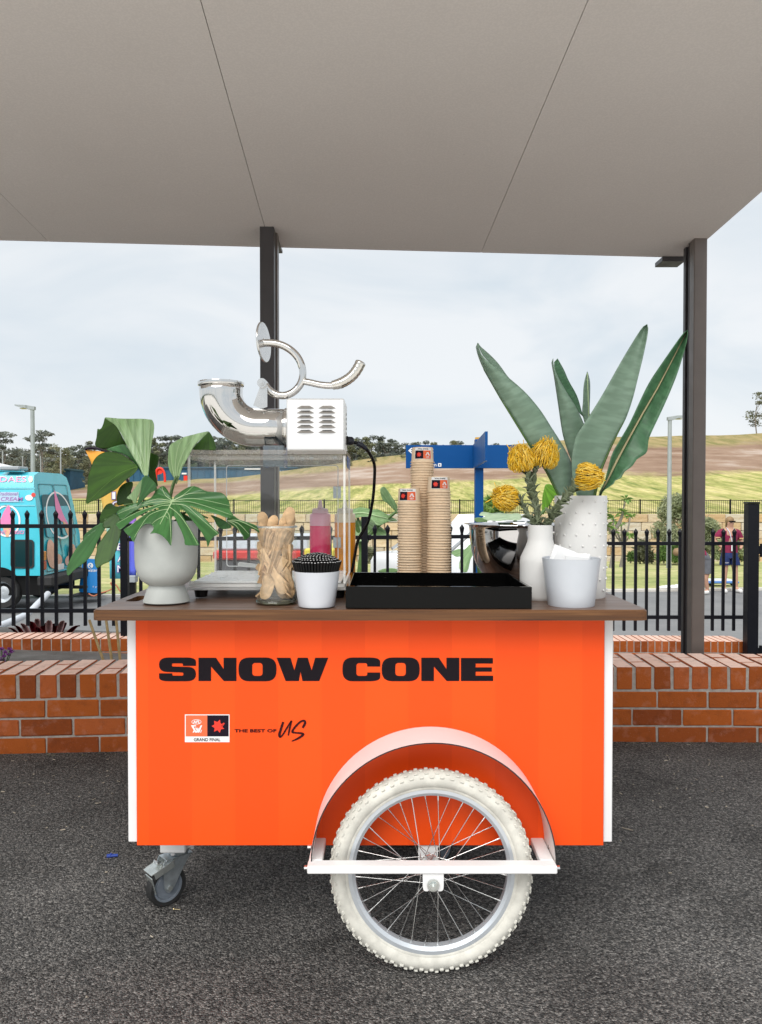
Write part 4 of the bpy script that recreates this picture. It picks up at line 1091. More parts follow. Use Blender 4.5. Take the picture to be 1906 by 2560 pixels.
def wheel(parent, x, y, z, r, w, face=-1):
    q = MB(); q.lathe([(r * .62, -w / 2), (r * .92, -w / 2), (r, -w * .35), (r, w * .35), (r * .92, w / 2), (r * .62, w / 2)], (x, y, z), 28, axis=(0, 1, 0), closed=True)
    wv = q.build('wheel', M['rubber'], parent, smooth=40)
    q = MB(); q.lathe([(0, -.02), (r * .2, -.03), (r * .45, .01), (r * .62, -w * .3), (r * .64, -w * .3), (r * .64, w * .2), (0, w * .2)], (x, y + face * 0.01, z), 24, axis=(0, 1, 0)); q.build('rim', M['alu'], wv, smooth=40)
for x in (-6.93, -10.2):
    for y in (VY + .12, VY + 1.72): wheel(van, x, y, VZ + .315, .315, .20)
mb = MB(); mb.flat([[(x, min(y, 1440)) for x, y in ellipse(0.5, 1474, 52, 56, 48) if y < 1470]], lambda x, y: vs_(x, y) + Vector((0, -.002, 0))); mb.build('wheel_arch', M['black'], body, fix=False)

# ---- feather flag with ICE CREAM down it
def mk_flag():
    t = NT('flag_cloth'); sx = t.n.new('ShaderNodeSeparateXYZ'); t.l.new(t.coord('UV'), sx.inputs[0])
    v = t.math('ADD', sx.outputs['Y'], t.math('MULTIPLY', t.math('SUBTRACT', t.noise(2.5), .5), .22))
    c = t.ramp(v, [(0.0, (.10, .50, .62, 1)), (.28, (.12, .58, .62, 1)), (.40, (.62, .45, .12, 1)), (.62, (.75, .42, .07, 1)), (.76, (.80, .22, .10, 1)), (.84, (.78, .38, .05, 1)), (1, (.70, .30, .04, 1))])
    t.set(Base_Color=c, Roughness=.8); t.bump(t.noise(1, 3, .5, t.mapping((14, 1.5, 1), 'UV')), .4, .01); return t.m
FY = 12.4
flag = thing('feather_flag', 'tall orange and blue ice cream feather flag behind the potted plant', 'flag', (X(312, FY), FY, ROADZ))
left = [(213, 1124), (226, 1150), (238, 1185), (250, 1230), (262, 1290), (270, 1350), (274, 1400), (275, 1447)]
right = [(262, 1130), (285, 1145), (305, 1175), (320, 1215), (326, 1280), (328, 1350), (329, 1400), (329, 1447)]
rows = []
for i, (l, r_) in enumerate(zip(left, right)):
    rows.append([W(l[0] + (r_[0] - l[0]) * u, l[1] + (r_[1] - l[1]) * u, FY + .03 * math.sin(5 * u + i)) for u in [k / 8 for k in range(9)]])
rows = rows[::-1]
cloth = MB().grid(rows).build('cloth', mk_flag(), flag, smooth=60, solid=.004)
mb = MB(); mb.tube([W(x, y, FY) for x, y in smooth_loop([(213, 1123), (232, 1120), (262, 1128), (290, 1145), (312, 1180), (325, 1225), (330, 1300), (331, 1450), (331, 1500)], 4, False)] + [Vector((W(331, 1500, FY).x, FY, ROADZ))], .018, 8); mb.build('pole', M['ink_navy'], flag, smooth=40)
ed = mat('purple_outline', (.12, .06, .40, 1), .6)
for ch, cy, cx in (('I', 1239, 285), ('C', 1262, 290), ('E', 1290, 294), ('C', 1313, 297), ('R', 1336, 299), ('E', 1367, 302), ('A', 1396, 303), ('M', 1422, 303)):
    for m_, off_, bd, dy in ((ed, 1.6, .06, -.035), (M['ink_white'], 0, .0, -.045)):
        mb = MB(); w = 4 if ch == 'I' else 9
        mp = lambda x, y: W(cx + y, cy + x, FY + dy) if False else W(x, y, FY + dy)
        put_text(mb, ch, mp, cx - w - off_, cy + 8.5 + off_, cx + w + off_, cy - 8.5 - off_, 0, bd); mb.build('lettering', m_, cloth, fix=False)
b2 = thing('pull_up_banner', 'violet blue banner standing just right of the feather flag', 'banner', (X(336, 12.1), 12.1, ROADZ))
rows = [[W(322 + 19 * u, y, 12.1 + .02 * math.sin(u * 6)) for u in (0, .25, .5, .75, 1)] for y in range(1438, 1280, -12)]
def mk_violet():
    t = NT('violet_cloth'); sx = t.n.new('ShaderNodeSeparateXYZ'); t.l.new(t.coord('UV'), sx.inputs[0])
    t.set(Base_Color=t.ramp(sx.outputs['Y'], [(0, (.09, .13, .62, 1)), (.6, (.13, .13, .62, 1)), (1, (.42, .16, .62, 1))]), Roughness=.7); return t.m
MB().grid(rows).build('cloth', mk_violet(), b2, smooth=60, solid=.004)
mb = MB(); p, q = W(323, 1456, 12.1), W(341, 1438.5, 12.1); mb.box((p.x, 12.05, p.z), (q.x, 12.2, q.z), 0, .01); mb.build('weight', M['galv'], b2)
mb = MB(); p = W(331, 1456, 12.1); mb.box((p.x - .05, 12.08, ROADZ), (p.x + .05, 12.16, p.z - .002)); mb.build('foot', M['black'], b2)

# ---- blue A-frame sign
AY = 15.8; blue_m = mat('bright_blue_sign', (.010, .24, .66, 1), .4, var=.05)
af = thing('a_frame_sign', 'bright blue sandwich board on the grass beside the van', 'sign', (X(222, AY), AY, W(222, 1487, AY).z))
fr0, fr1 = [(207, 1396), (246, 1398), (245, 1483), (197, 1480)], None
mb = MB(); mb.prism([roundpoly([(x, y, 6) for x, y in fr0])], lambda x, y: W(x, y, AY - .25 + (1487 - y) * .0022), lambda x, y: W(x, y, AY - .21 + (1487 - y) * .0022)); mb.build('board', blue_m, af)
mb = MB(); mb.prism([roundpoly([(x, y, 6) for x, y in fr0])], lambda x, y: W(x, y, AY + .25 - (1487 - y) * .0022), lambda x, y: W(x, y, AY + .29 - (1487 - y) * .0022)); mb.build('board', blue_m, af)
mp = lambda x, y: W(x, y, AY - .257 + (1487 - y) * .0022)
mb = MB(); put_text(mb, 'seqwater', mp, 205, 1432, 244, 1423, 0, .01); mb.build('lettering', M['ink_white'], af, fix=False)
mb = MB(); put_text(mb, 'f y', mp, 232, 1470, 243, 1465); mb.build('lettering', M['ink_white'], af, fix=False)
mb = MB(); mb.flat([ellipse(226.5, 1414, 7, 7)], mp); mb.build('lettering', M['ink_white'], af, fix=False)
mb = MB(); mb.flat([smooth_loop([(224, 1409), (229, 1412), (225, 1415), (229, 1418), (227, 1420), (222, 1415), (226, 1413)], 3)], lambda x, y: mp(x, y) + Vector((0, -.004, 0))); mb.build('emblem', blue_m, af, fix=False)
mb = MB(); p = W(222, 1487, AY); mb.box((p.x - .30, AY - .30, p.z), (p.x + .25, AY + .32, p.z + .02), 0, .005); mb.build('base_plate', M['rubber'], af)
tg = MB(); pts = smooth_loop([W(x, y, 14.6) for x, y in ((222, 1484), (235, 1490), (250, 1483), (268, 1478), (282, 1470), (277, 1457), (290, 1462), (300, 1477), (306, 1484))], 5, False)
tg.tube([Vector((p.x, p.y, max(p.z, ROADZ + .03))) for p in pts], .012, 6); tag(tg.build('extension_cord', mat('orange_cord', (.5, .16, .08, 1), .6), None), 'thin orange cord lying on the grass by the blue board', 'cord')

# ---- blue wayfinding sign
SY = 11.0; sign_m = mat('signal_blue', (.0025, .070, .25, 1), .4, var=.05, vs=2, spec=.2)
ws = thing('wayfinding_sign', 'tall deep blue direction sign with side blade and yellow cap', 'sign', (X(1199, SY), SY, ROADZ))
a, b = W(1188.5, 1170, SY), W(1209.5, 1112, SY)
mb = MB(); mb.box((a.x, SY + .001, ROADZ), (b.x, SY + .12, b.z + .08), 0, .004); mb.build('post', sign_m, ws)
a, b = W(1015, 1171, SY), W(1292, 1113, SY)
mb = MB(); mb.box((a.x, SY - .04, a.z), (b.x, SY - .001, b.z), 0, .003); blade = mb.build('blade', sign_m, ws)
mp = lambda x, y: W(x, y, SY - .046)
mb = MB(); put_text(mb, '2', mp, 1077, 1131, 1084.5, 1121, 0, .01); mb.build('lettering', M['ink_white'], blade, fix=False)
mb = MB(); put_text(mb, 'n', mp, 1085.5, 1166, 1091.5, 1160, 0, .01); mb.build('lettering', M['ink_white'], blade, fix=False)
mb = MB(); mb.flat([[(1021, 1126.6), (1029, 1119), (1031, 1121), (1026.5, 1125.4), (1040, 1125.4), (1040, 1128), (1026.5, 1128), (1031, 1132), (1029, 1134)]], mp); mb.build('arrow', M['ink_white'], blade, fix=False)
mb = MB(); mb.flat([rrect(1095.5, 1158, 1104, 1166.5, 1), rrect(1098, 1160.5, 1101.5, 1164.5, .6)[::-1]], mp); mb.build('lettering', M['ink_white'], blade, fix=False)
mb = MB()
for yy in (1122, 1161): mb.flat([ellipse(1188, yy, 1, 1, 10)], mp)
mb.build('rivet', M['ink_white'], blade, fix=False)
# side blade turned end-on: runs towards us from the post
p0, p1 = W(1188, 1140, SY - .05), W(1222, 1140, 8.6)
n = Vector((p1.x - p0.x, p1.y - p0.y, 0)); n = Vector((n.y, -n.x, 0)).normalized() * .03
z1a, z0a = W(1188, 1113, SY).z, W(1188, 1171, SY).z
mb = MB(); q0, q1 = Vector((p0.x, p0.y, 0)), Vector((p1.x, p1.y, 0)); Z = Vector((0, 0, 1))
q1 = q0 + (q1 - q0) * .95
mb.add([q + s * n + Z * z for z in (z0a, z1a) for q, s in ((q0, 0), (q1, 0), (q1, 1), (q0, 1))], [(3, 2, 1, 0), (4, 5, 6, 7), (0, 1, 5, 4), (1, 2, 6, 5), (2, 3, 7, 6), (3, 0, 4, 7)])
sb = mb.build('side_blade', sign_m, ws)
mp2 = lambda u, v: q0.lerp(q1, u) + n * -.12 + Z * (z0a + (z1a - z0a) * v)
mb = MB(); mb.flat([[(.42, .70), (.90, .70), (.90, .82), (.42, .82)]], lambda u, v: mp2(u, v)); mb.build('lettering', mat('pale_blue_print', (.55, .6, .68, 1), .5), sb, fix=False)
mb = MB(); mb.flat([star(.22, .62, .10, .05, 6)], mp2); mb.flat([ellipse(.22, .36, .06, .09)], mp2); mb.build('emblem', mat('gold_emblem', (.45, .36, .16, 1), .5), sb, fix=False)
a, b = W(1188, 1112, SY), W(1209, 1093, SY)
mb = MB(); mb.prism([rrect(1188, 1093, 1209, 1114, 3)], lambda x, y: W(x, y, SY + .02), lambda x, y: W(x, y, SY + .06)); cp = mb.build('cap_sign', mat('amber_sign', (.66, .36, .05, 1), .4), ws)
mb = MB(); mb.flat([smooth_loop([(1194, 1102), (1198, 1099), (1203, 1100), (1206, 1104), (1202, 1106), (1197, 1106)], 3)], lambda x, y: W(x, y, SY + .012)); mb.build('emblem', M['ink_white'], cp, fix=False)

# ---- white utility car, angled, behind bowl and flowers
ute = thing('utility_car', 'white utility car with a silver sports bar behind the steel bowl', 'car', (0, 0, 0))
car_w = mat('white_car_paint', (.78, .79, .80, 1), .2, var=.03, coat=.5)
sec = [(-2.45, .62, 1.02), (-2.4, .45, 1.08), (-.55, .42, 1.10), (-.50, .42, 1.12), (.95, .42, 1.10), (1.1, .42, 1.08), (2.2, .45, .98), (2.48, .55, .85)]
mb = MB(); vs, fs = [], []
for x, z0, z1 in sec: vs += [(x, -.9, z0), (x, .9, z0), (x, .9, z1 - .12), (x, .80, z1), (x, -.80, z1), (x, -.9, z1 - .12)]
for i in range(len(sec) - 1):
    for j in range(6): fs.append((6 * i + j, 6 * i + (j + 1) % 6, 6 * i + 6 + (j + 1) % 6, 6 * i + 6 + j))
fs += [tuple(range(5, -1, -1)), tuple(6 * (len(sec) - 1) + j for j in range(6))]
mb.add(vs, fs); mb.build('body', car_w, ute, smooth=40)
mb = MB(); cab = [(-.55, 1.10), (-.42, 1.62), (-.25, 1.78), (.45, 1.80), (.62, 1.74), (1.18, 1.12)]
mb.prism([cab], lambda x, z: Vector((x, -.80 + max(0, z - 1.1) * .2, z)), lambda x, z: Vector((x, .80 - max(0, z - 1.1) * .2, z))); mb.build('cabin', car_w, ute, smooth=30)
for s in (-1, 1):
    mb = MB(); mb.flat([rrect(-.34, 1.16, .28, 1.66, .06)], lambda x, z: Vector((x, s * (.812 - max(0, z - 1.1) * .2), z))); mb.flat([[(.33, 1.16), (1.0, 1.16), (.60, 1.66), (.33, 1.66)]], lambda x, z: Vector((x, s * (.812 - max(0, z - 1.1) * .2), z))); mb.build('window', M['window'], ute, fix=False)
mb = MB(); mb.add([(1.195, -.68, 1.15), (1.195, .68, 1.15), (.655, .60, 1.72), (.655, -.60, 1.72)], [(0, 1, 2, 3)]); mb.build('windscreen', M['window'], ute, fix=False)
for s in (-1, 1):
    mb = MB(); mb.tube(smooth_loop([(-.62, s * .7, 1.08), (-.60, s * .66, 1.62), (-.72, s * .64, 1.72), (-1.0, s * .68, 1.62), (-2.0, s * .78, 1.12)], 5, False), .035, 8); mb.build('sports_bar', M['steel_soft'], ute, smooth=40)
for x in (-1.55, 1.55):
    for s in (-1, 1): wheel(ute, x, s * .82, .36, .36, .24, s)
mb = MB(); mb.box((-2.6, -.85, .42), (-2.46, .85, .60), 0, .03); mb.build('bumper', M['rubber'], ute)
ute.location = (X(1238, 15.2), 15.9, ROADZ); ute.rotation_euler = (0, 0, R(40))

# ---- red and white trailer seen through the clear case
TY = 12.2
tr = thing('trailer', 'low white and red trailer with grey skirt on the road', 'trailer', (X(650, TY), TY, ROADZ))
def slab(name, px0, px1, y0, y1, m, parent, dy=0.0, dep=1.4, bev=.03):
    a, b = W(px0, y1, TY), W(px1, y0, TY); q = MB(); q.box((a.x, TY + dy, a.z), (b.x, TY + dy + dep, b.z), 0, bev); return q.build(name, m, parent, smooth=30)
slab('lid', 545, 772, 1343, 1376, mat('pale_lid', (.62, .66, .72, 1), .4), tr)
slab('side_board', 533, 760, 1376.6, 1400, mat('red_board', (.62, .035, .03, 1), .35), tr, -.02)
slab('side_board', 761, 838, 1371, 1394, mat('yellow_board', (.75, .62, .08, 1), .4), tr, -.03)
sk = slab('skirt', 536, 838, 1400.6, 1495, mat('grey_skirt', (.07, .072, .08, 1), .6), tr, .02, 1.3)
for x in (X(600, TY), X(760, TY)):
    wheel(tr, x, TY + .06, ROADZ + .30, .30, .18)

# ================================================================== PEOPLE
def skin_obj(name, verts, edges, m, parent, sub=2, root=0):
    me = bpy.data.meshes.new(name); me.from_pydata([Vector(v[:3]) - off(parent) for v in verts], edges, []); me.materials.append(m)
    o = bpy.data.objects.new(name, me); COL.objects.link(o); o.parent = parent
    sk = o.modifiers.new('skin', 'SKIN'); sk.use_smooth_shade = True
    for i, v in enumerate(verts):
        r = v[3]; me.skin_vertices[0].data[i].radius = r if isinstance(r, tuple) else (r, r)
    me.skin_vertices[0].data[root].use_root = True
    sb = o.modifiers.new('sub', 'SUBSURF'); sb.levels = sub; sb.render_levels = sub
    return o
skin_m = mat('skin', (.50, .28, .19, 1), .55, var=.08); hair_m = mat('fair_hair', (.30, .19, .09, 1), .6, var=.3, vs=60)
maroon = mat('maroon_polo', (.22, .008, .052, 1), .8, var=.15); navy = mat('navy_shorts', (.010, .025, .12, 1), .8, var=.15)
PY = 17.25; pz = W(1823, 1481, PY).z; pxw = W(1824, 1400, PY).x
pr_ = thing('person', 'woman in maroon shirt and navy shorts with sunglasses, hands on hips', 'person', (pxw, PY, pz))
H = lambda x, y, z: (pxw + x, PY + y, pz + z)
bv = [H(0, 0, .92) + (.15,), H(0, .01, 1.08) + (.125,), H(0, 0, 1.26) + (.145,), H(0, .01, 1.38) + (.10,), H(0, 0, 1.45) + (.055,), H(.01, -.022, 1.525) + (.068,), H(.012, -.02, 1.60) + (.086,),
      H(-.17, .02, 1.37) + (.058,), H(-.33, .05, 1.18) + (.046,), H(-.20, -.06, 1.02) + (.036,), H(-.17, -.09, .98) + (.032,),
      H(.17, .02, 1.37) + (.058,), H(.29, .05, 1.15) + (.046,), H(.22, -.10, 1.03) + (.036,), H(.18, -.13, .98) + (.032,),
      H(-.09, 0, .82) + (.10,), H(-.10, .0, .48) + (.062,), H(-.11, .02, .26) + (.058,), H(-.11, .03, .09) + (.042,), H(-.12, -.09, .045) + (.040,),
      H(.10, 0, .82) + (.10,), H(.13, 0, .48) + (.062,), H(.15, .02, .26) + (.058,), H(.17, .03, .09) + (.042,), H(.20, -.09, .045) + (.040,)]
be = [(0, 1), (1, 2), (2, 3), (3, 4), (4, 5), (5, 6), (3, 7), (7, 8), (8, 9), (9, 10), (3, 11), (11, 12), (12, 13), (13, 14), (0, 15), (15, 16), (16, 17), (17, 18), (18, 19), (0, 20), (20, 21), (21, 22), (22, 23), (23, 24)]
body = skin_obj('body', bv, be, skin_m, pr_)
def loft(mb, secs, n=20):
    """secs: (centre, half width, half depth)"""
    vs = [];  fs = []
    for c, w, d in secs:
        for j in range(n):
            q = 2 * math.pi * j / n; vs.append(Vector(c) + Vector((w * math.cos(q), d * math.sin(q), 0)))
    for i in range(len(secs) - 1):
        for j in range(n): fs.append((i * n + j, i * n + (j + 1) % n, (i + 1) * n + (j + 1) % n, (i + 1) * n + j))
    mb.add(vs, fs)
mb = MB(); loft(mb, [(H(0, 0, .90), .185, .13), (H(0, .005, 1.0), .178, .128), (H(0, .01, 1.12), .160, .118), (H(0, 0, 1.26), .185, .125), (H(0, .01, 1.36), .185, .105), (H(0, .012, 1.42), .12, .075), (H(0, .01, 1.455), .062, .06)])
mb.tube([H(-.12, .015, 1.375), H(-.19, .02, 1.345), H(-.275, .04, 1.235)], [.068, .078, .074], 14); mb.tube([H(.12, .015, 1.375), H(.19, .02, 1.34), H(.255, .04, 1.22)], [.068, .078, .074], 14)
mb.build('shirt', maroon, pr_, smooth=60)
mb = MB(); loft(mb, [(H(0, 0, .935), .165, .12), (H(0, 0, .86), .185, .135), (H(0, 0, .78), .19, .135)])
loft(mb, [(H(-.095, 0, .80), .096, .125), (H(-.105, 0, .70), .108, .118), (H(-.108, 0, .62), .112, .112)]); loft(mb, [(H(.095, 0, .80), .096, .125), (H(.115, 0, .70), .108, .118), (H(.128, 0, .62), .112, .112)])
mb.build('shorts', navy, pr_, smooth=60)
for s, x0, x1 in ((-1, -.11, -.125), (1, .17, .20)):
    skin_obj('shoe', [H(x0, .05, .05) + (.052,), H(x1, -.06, .045) + (.055,), H(x1 + s * .01, -.16, .035) + (.04,)], [(0, 1), (1, 2)], M['white_matt'], pr_)
mb = MB(); hc = Vector(H(.012, .022, 1.615)); mb.lathe([(0, .092), (.04, .084), (.074, .058), (.092, .02), (.094, -.01), (.086, -.05), (.06, -.075), (0, -.08)], hc + Vector((0, .006, 0)), 20, axis=(0, -.45, .9))
mb.tube([H(.01, .10, 1.62), H(.01, .15, 1.58), H(.0, .16, 1.48), H(0, .14, 1.38)], [.03, .034, .028, .008], 10); mb.build('hair', hair_m, pr_, smooth=60)
mb = MB(); mb.box(H(-.062, -.122, 1.578), H(.085, -.085, 1.612), 0, .012); mb.build('sunglasses', M['black_gloss'], pr_)
mb = MB(); mb.lathe([(0, -.018), (.014, -.012), (.016, 0), (.006, .03), (0, .034)], H(.012, -.112, 1.552), 8); mb.build('nose', skin_m, body)
mb = MB(); mb.box(H(-.015, -.105, 1.514), H(.04, -.095, 1.522), 0, .003); mb.build('mouth', mat('lips', (.35, .10, .09, 1), .5), body)
for s in (-1, 1):
    mb = MB(); mb.lathe([(0, -.012), (.022, -.006), (.02, .006), (0, .01)], H(.012 + s * .088, -.015, 1.56), 8, axis=(1, 0, 0)); mb.build('ear', skin_m, body)
    for k in range(5):
        mb = MB(); hx, hy, hz = (-.16, -.10, .975) if s < 0 else (.17, -.14, .975)
        L_ = (.05, .075, .08, .074, .06)[k]
        mb.tube([H(hx - s * .012 * (k - 2), hy, hz), H(hx - s * .014 * (k - 2) - s * .012, hy - .018, hz - L_ * .5), H(hx - s * .014 * (k - 2) - s * .02, hy - .012, hz - L_)], [.010, .009, .006], 6); mb.build('finger', skin_m, body, smooth=60)
for s in (-1, 1):
    mb = MB(); mb.tube([H(s * .075, -.02, 1.45), H(s * .07, -.155, 1.36), H(s * .03, -.185, 1.16), H(.005, -.185, 1.07)], .009, 6); mb.build('lanyard', mat('pale_strap', (.55, .60, .70, 1), .6), pr_)
mb = MB(); mb.box(H(-.045, -.197, .94), H(.045, -.190, 1.07), 0, .004); mb.build('badge', M['paper'], pr_)
for s, zz in ((-1, 1.235), (1, 1.215)):
    mb = MB(); c = H(s * (.275 if s < 0 else .252), -.035, zz); mb.box((c[0] - .05, c[1] - .01, c[2] - .012), (c[0] + .05, c[1] - .002, c[2] + .012), 0, .002); mb.build('sleeve_stripe', mat('gold_trim', (.65, .42, .2, 1), .7), pr_)
mb = MB(); put_text(mb, 'AFLW', lambda x, y: Vector(H(x, -.128, y)), -.17, .665, -.07, .69); mb.build('print', M['ink_white'], pr_, fix=False)
# second person bending over, mostly behind the post
qx = W(1748, 1400, 17.0).x
p2 = thing('person', 'person in grey shorts bending down, mostly hidden by the post', 'person', (qx, 17.0, pz))
H2 = lambda x, y, z: (qx + x, 17.0 + y, pz + z)
skin_obj('body', [H2(.14, 0, .72) + (.13,), H2(.02, 0, .86) + (.13,), H2(-.16, -.02, .92) + (.13,), H2(-.30, -.03, .90) + (.08,), H2(-.38, -.04, .90) + (.055,), H2(-.48, -.05, .88) + (.09,),
     H2(.16, -.09, .60) + (.10,), H2(.09, -.12, .36) + (.062,), H2(.16, -.08, .09) + (.042,), H2(.06, -.12, .045) + (.04,), H2(.18, .09, .60) + (.10,), H2(.06, .12, .36) + (.062,), H2(.12, .12, .09) + (.042,), H2(.02, .10, .045) + (.04,),
     H2(-.28, -.17, .82) + (.05,), H2(-.28, -.22, .56) + (.042,), H2(-.22, -.24, .36) + (.034,), H2(-.28, .15, .82) + (.05,), H2(-.30, .20, .56) + (.042,), H2(-.24, .22, .36) + (.034,)],
     [(0, 1), (1, 2), (2, 3), (3, 4), (4, 5), (0, 6), (6, 7), (7, 8), (8, 9), (0, 10), (10, 11), (11, 12), (12, 13), (3, 14), (14, 15), (15, 16), (3, 17), (17, 18), (18, 19)], skin_m, p2)
def loftx(mb, secs, n=18):
    vs, fs = [], []
    for c, w, d in secs:
        for j in range(n):
            q = 2 * math.pi * j / n; vs.append(Vector(c) + Vector((0, w * math.cos(q), d * math.sin(q))))
    for i in range(len(secs) - 1):
        for j in range(n): fs.append((i * n + j, i * n + (j + 1) % n, (i + 1) * n + (j + 1) % n, (i + 1) * n + j))
    mb.add(vs, fs)
mb = MB(); loftx(mb, [(H2(.10, 0, .86), .165, .13), (H2(-.02, 0, .91), .165, .145), (H2(-.18, -.02, .93), .18, .14), (H2(-.30, -.03, .91), .15, .11), (H2(-.36, -.03, .90), .07, .07)])
for y in (-.17, .15): mb.tube([H2(-.26, y * .8, .88), H2(-.28, y * 1.05, .80), H2(-.28, y * 1.2, .70)], [.07, .075, .07], 12)
mb.build('shirt', maroon, p2, smooth=60)
mb = MB(); loftx(mb, [(H2(.04, 0, .84), .17, .135), (H2(.16, 0, .77), .18, .15), (H2(.24, 0, .70), .12, .10)])
for y in (-.09, .09): loft(mb, [(H2(.16, y, .76), .13, .10), (H2(.17, y * 1.1, .60), .12, .105), (H2(.13, y * 1.2, .46), .105, .10)])
mb.build('shorts', mat('grey_shorts', (.11, .115, .13, 1), .85), p2, smooth=60)
mb = MB(); mb.lathe([(0, .10), (.06, .085), (.095, .03), (.095, -.03), (.06, -.07), (0, -.08)], H2(-.50, -.05, .92), 16); mb.build('hair', hair_m, p2, smooth=60)
for y in (-.10, .10): skin_obj('shoe', [H2(.19, y, .05) + (.052,), H2(.06, y, .045) + (.055,), H2(-.02, y, .035) + (.04,)], [(0, 1), (1, 2)], M['white_matt'], p2)
# trolley
cx = W(1798, 1450, 18.6).x; cz = W(1798, 1456, 18.6).z
tl = thing('platform_trolley', 'flat blue and white platform trolley on black castors beside the woman', 'trolley', (cx, 18.6, ROADZ + .03))
mb = MB(); mb.box((cx - .42, 18.3, cz + .0), (cx + .36, 18.9, cz + .055), 0, .02); mb.build('deck', mat('blue_deck', (.10, .25, .62, 1), .4), tl)
mb = MB(); mb.box((cx - .38, 18.34, cz + .056), (cx + .32, 18.86, cz + .07), 0, .006); mb.build('deck_mat', mat('white_mat', (.7, .74, .8, 1), .5), tl)
for dx in (-.30, .22):
    for dy in (.08, .5):
        mb = MB(); r = max(.05, (cz - off(tl).z) * .5 - .004); mb.lathe([(0, -.02), (r, -.02), (r, .02), (0, .02)], (cx + dx, 18.3 + dy, off(tl).z + r), 14, axis=(0, 1, 0)); mb.box((cx + dx - .03, 18.27 + dy, off(tl).z + r), (cx + dx + .03, 18.33 + dy, cz - .001)); mb.build('castor', M['black'], tl)
t = W(1690, 1468, 17.6); mb = MB()
for k in range(5): mb.lathe([(0, 0), (.10, .01), (.12, .03), (.05, .06 + .01 * k), (0, .07)], (t.x - .25 + .12 * k, 17.7 + .05 * (k % 2), ROADZ + .04), 7)
tag(mb.build('litter', M['paper'], None, smooth=50), 'crumpled white plastic sheet on the lawn beside the kerb', 'plastic sheet')
mb = MB(); p = W(1817, 1445, 20); mb.tube([(p.x, 20, ROADZ), W(1812, 1345, 20)], .015, 6); tag(mb.build('stake', M['bamboo'], None), 'thin wooden garden stake on the lawn near the woman', 'stake')

# ================================================================== PLANTS BETWEEN THE FENCES
def px_leaf(name, pts, m, parent, depth, step, hub, org=(0, 0), sc=1.0, thick=.0012, k=3, raw=False):
    """leaf blade from its outline; depth(px, py) gives the curl of the blade in space"""
    P = [(org[0] + x * sc, org[1] + y * sc) for x, y in pts]
    lp = [tuple(q) for q in (P if raw else smooth_loop(P, k))]
    hx, hy = org[0] + hub[0] * sc, org[1] + hub[1] * sc
    v2, tris = fill2d([lp], step)
    mb = MB(); mb.add([W(x, y, depth(x, y)) for x, y in v2], tris, 0, [(math.atan2(y - hy, x - hx) / 2.2, math.hypot(x - hx, y - hy) / 200) for x, y in v2])
    return mb.build(name, m, parent, smooth=80, solid=thick, fix=True)
def vein(mb, pts, depth, r, org=(0, 0), sc=1.0, push=.002, k=4):
    P = smooth_loop([(org[0] + x * sc, org[1] + y * sc) for x, y in pts], k, False)
    Q = [W(x, y, depth(x, y) - push) for x, y in P]
    mb.tube(Q, [r * (1 - .7 * i / len(Q)) for i in range(len(Q))], 5)
BY = 9.6
bn = thing('banana_plant', 'banana plant with broad pale leaves behind the fence left of the cups', 'plant', (X(950, BY), BY, ROADZ))
o4, s4 = (860, 1230), .1211
dep = lambda x, y: BY + .0006 * (x - 930) ** 2 * .12 - (y - 1290) * .004
px_leaf('leaf', [(150, 370), (260, 335), (380, 318), (600, 360), (720, 362), (900, 470), (1110, 592), (940, 610), (730, 695), (640, 640), (550, 560), (360, 520), (220, 540), (150, 470)], M['banana'], bn, dep, 5, (150, 440), o4, s4)
px_leaf('leaf', [(370, 510), (470, 540), (560, 560), (730, 690), (860, 800), (965, 905), (780, 900), (600, 912), (450, 880), (330, 700)], M['banana'], bn, lambda x, y: BY + .15 - (y - 1320) * .004, 5, (360, 560), o4, s4)
px_leaf('leaf', [(300, 480), (322, 452), (350, 465), (400, 540), (440, 610), (452, 680), (420, 650), (360, 590), (320, 560)], M['banana'], bn, lambda x, y: BY + .1 + (x - 980) * .004, 5, (450, 690), (860, 1080), .3027)
px_leaf('leaf', [(240, 760), (330, 700), (420, 760), (480, 860), (400, 1000), (290, 1020), (240, 900)], M['banana'], bn, lambda x, y: BY + .05 - (y - 1330) * .003, 5, (240, 800), o4, s4)
px_leaf('leaf', [(700, 1640), (800, 1590), (950, 1570), (1090, 1590), (1100, 1660), (900, 1690)], M['banana'], bn, lambda x, y: BY - .2, 5, (1090, 1620), o4, s4)
mb = MB(); vein(mb, [(150, 450), (400, 430), (700, 500), (1090, 590)], dep, .012, o4, s4, .01); mb.build('midrib', M['rib'], bn, smooth=60)
mb = MB(); p = W(905, 1340, BY + .1)
for q in (W(880, 1285, BY), W(895, 1295, BY + .15), W(990, 1280, BY + .1)): mb.tube(smooth_loop([(p.x, BY + .1, ROADZ), (p.x, BY + .1, p.z - .2), q], 4, False), [.05 - .004 * k for k in range(9)], 8)
mb.build('stem', M['stem'], bn, smooth=60)
b2n = thing('banana_plant', 'banana plant with torn grey green leaves below the blue sign', 'plant', (X(1180, BY), BY, ROADZ))
o5, s5 = (1110, 1230), .1513
px_leaf('leaf', [(120, 1000), (240, 940), (340, 950), (440, 860), (490, 930), (485, 1030), (440, 1120), (385, 1320), (270, 1290), (255, 1180), (280, 1070), (200, 1070)], M['banana'], b2n, lambda x, y: BY - (y - 1380) * .004, 5, (480, 900), o5, s5)
px_leaf('leaf', [(585, 385), (630, 330), (720, 335), (800, 352), (900, 340), (1000, 352), (1100, 362), (1230, 350), (1300, 420), (1220, 470), (1060, 462), (900, 482), (800, 470), (700, 475), (600, 440), (690, 400)], M['banana_pale'], b2n, lambda x, y: BY + .5 - .002 * (x - 1240) - (y - 1290) * .010, 5, (1240, 400), o5, s5)
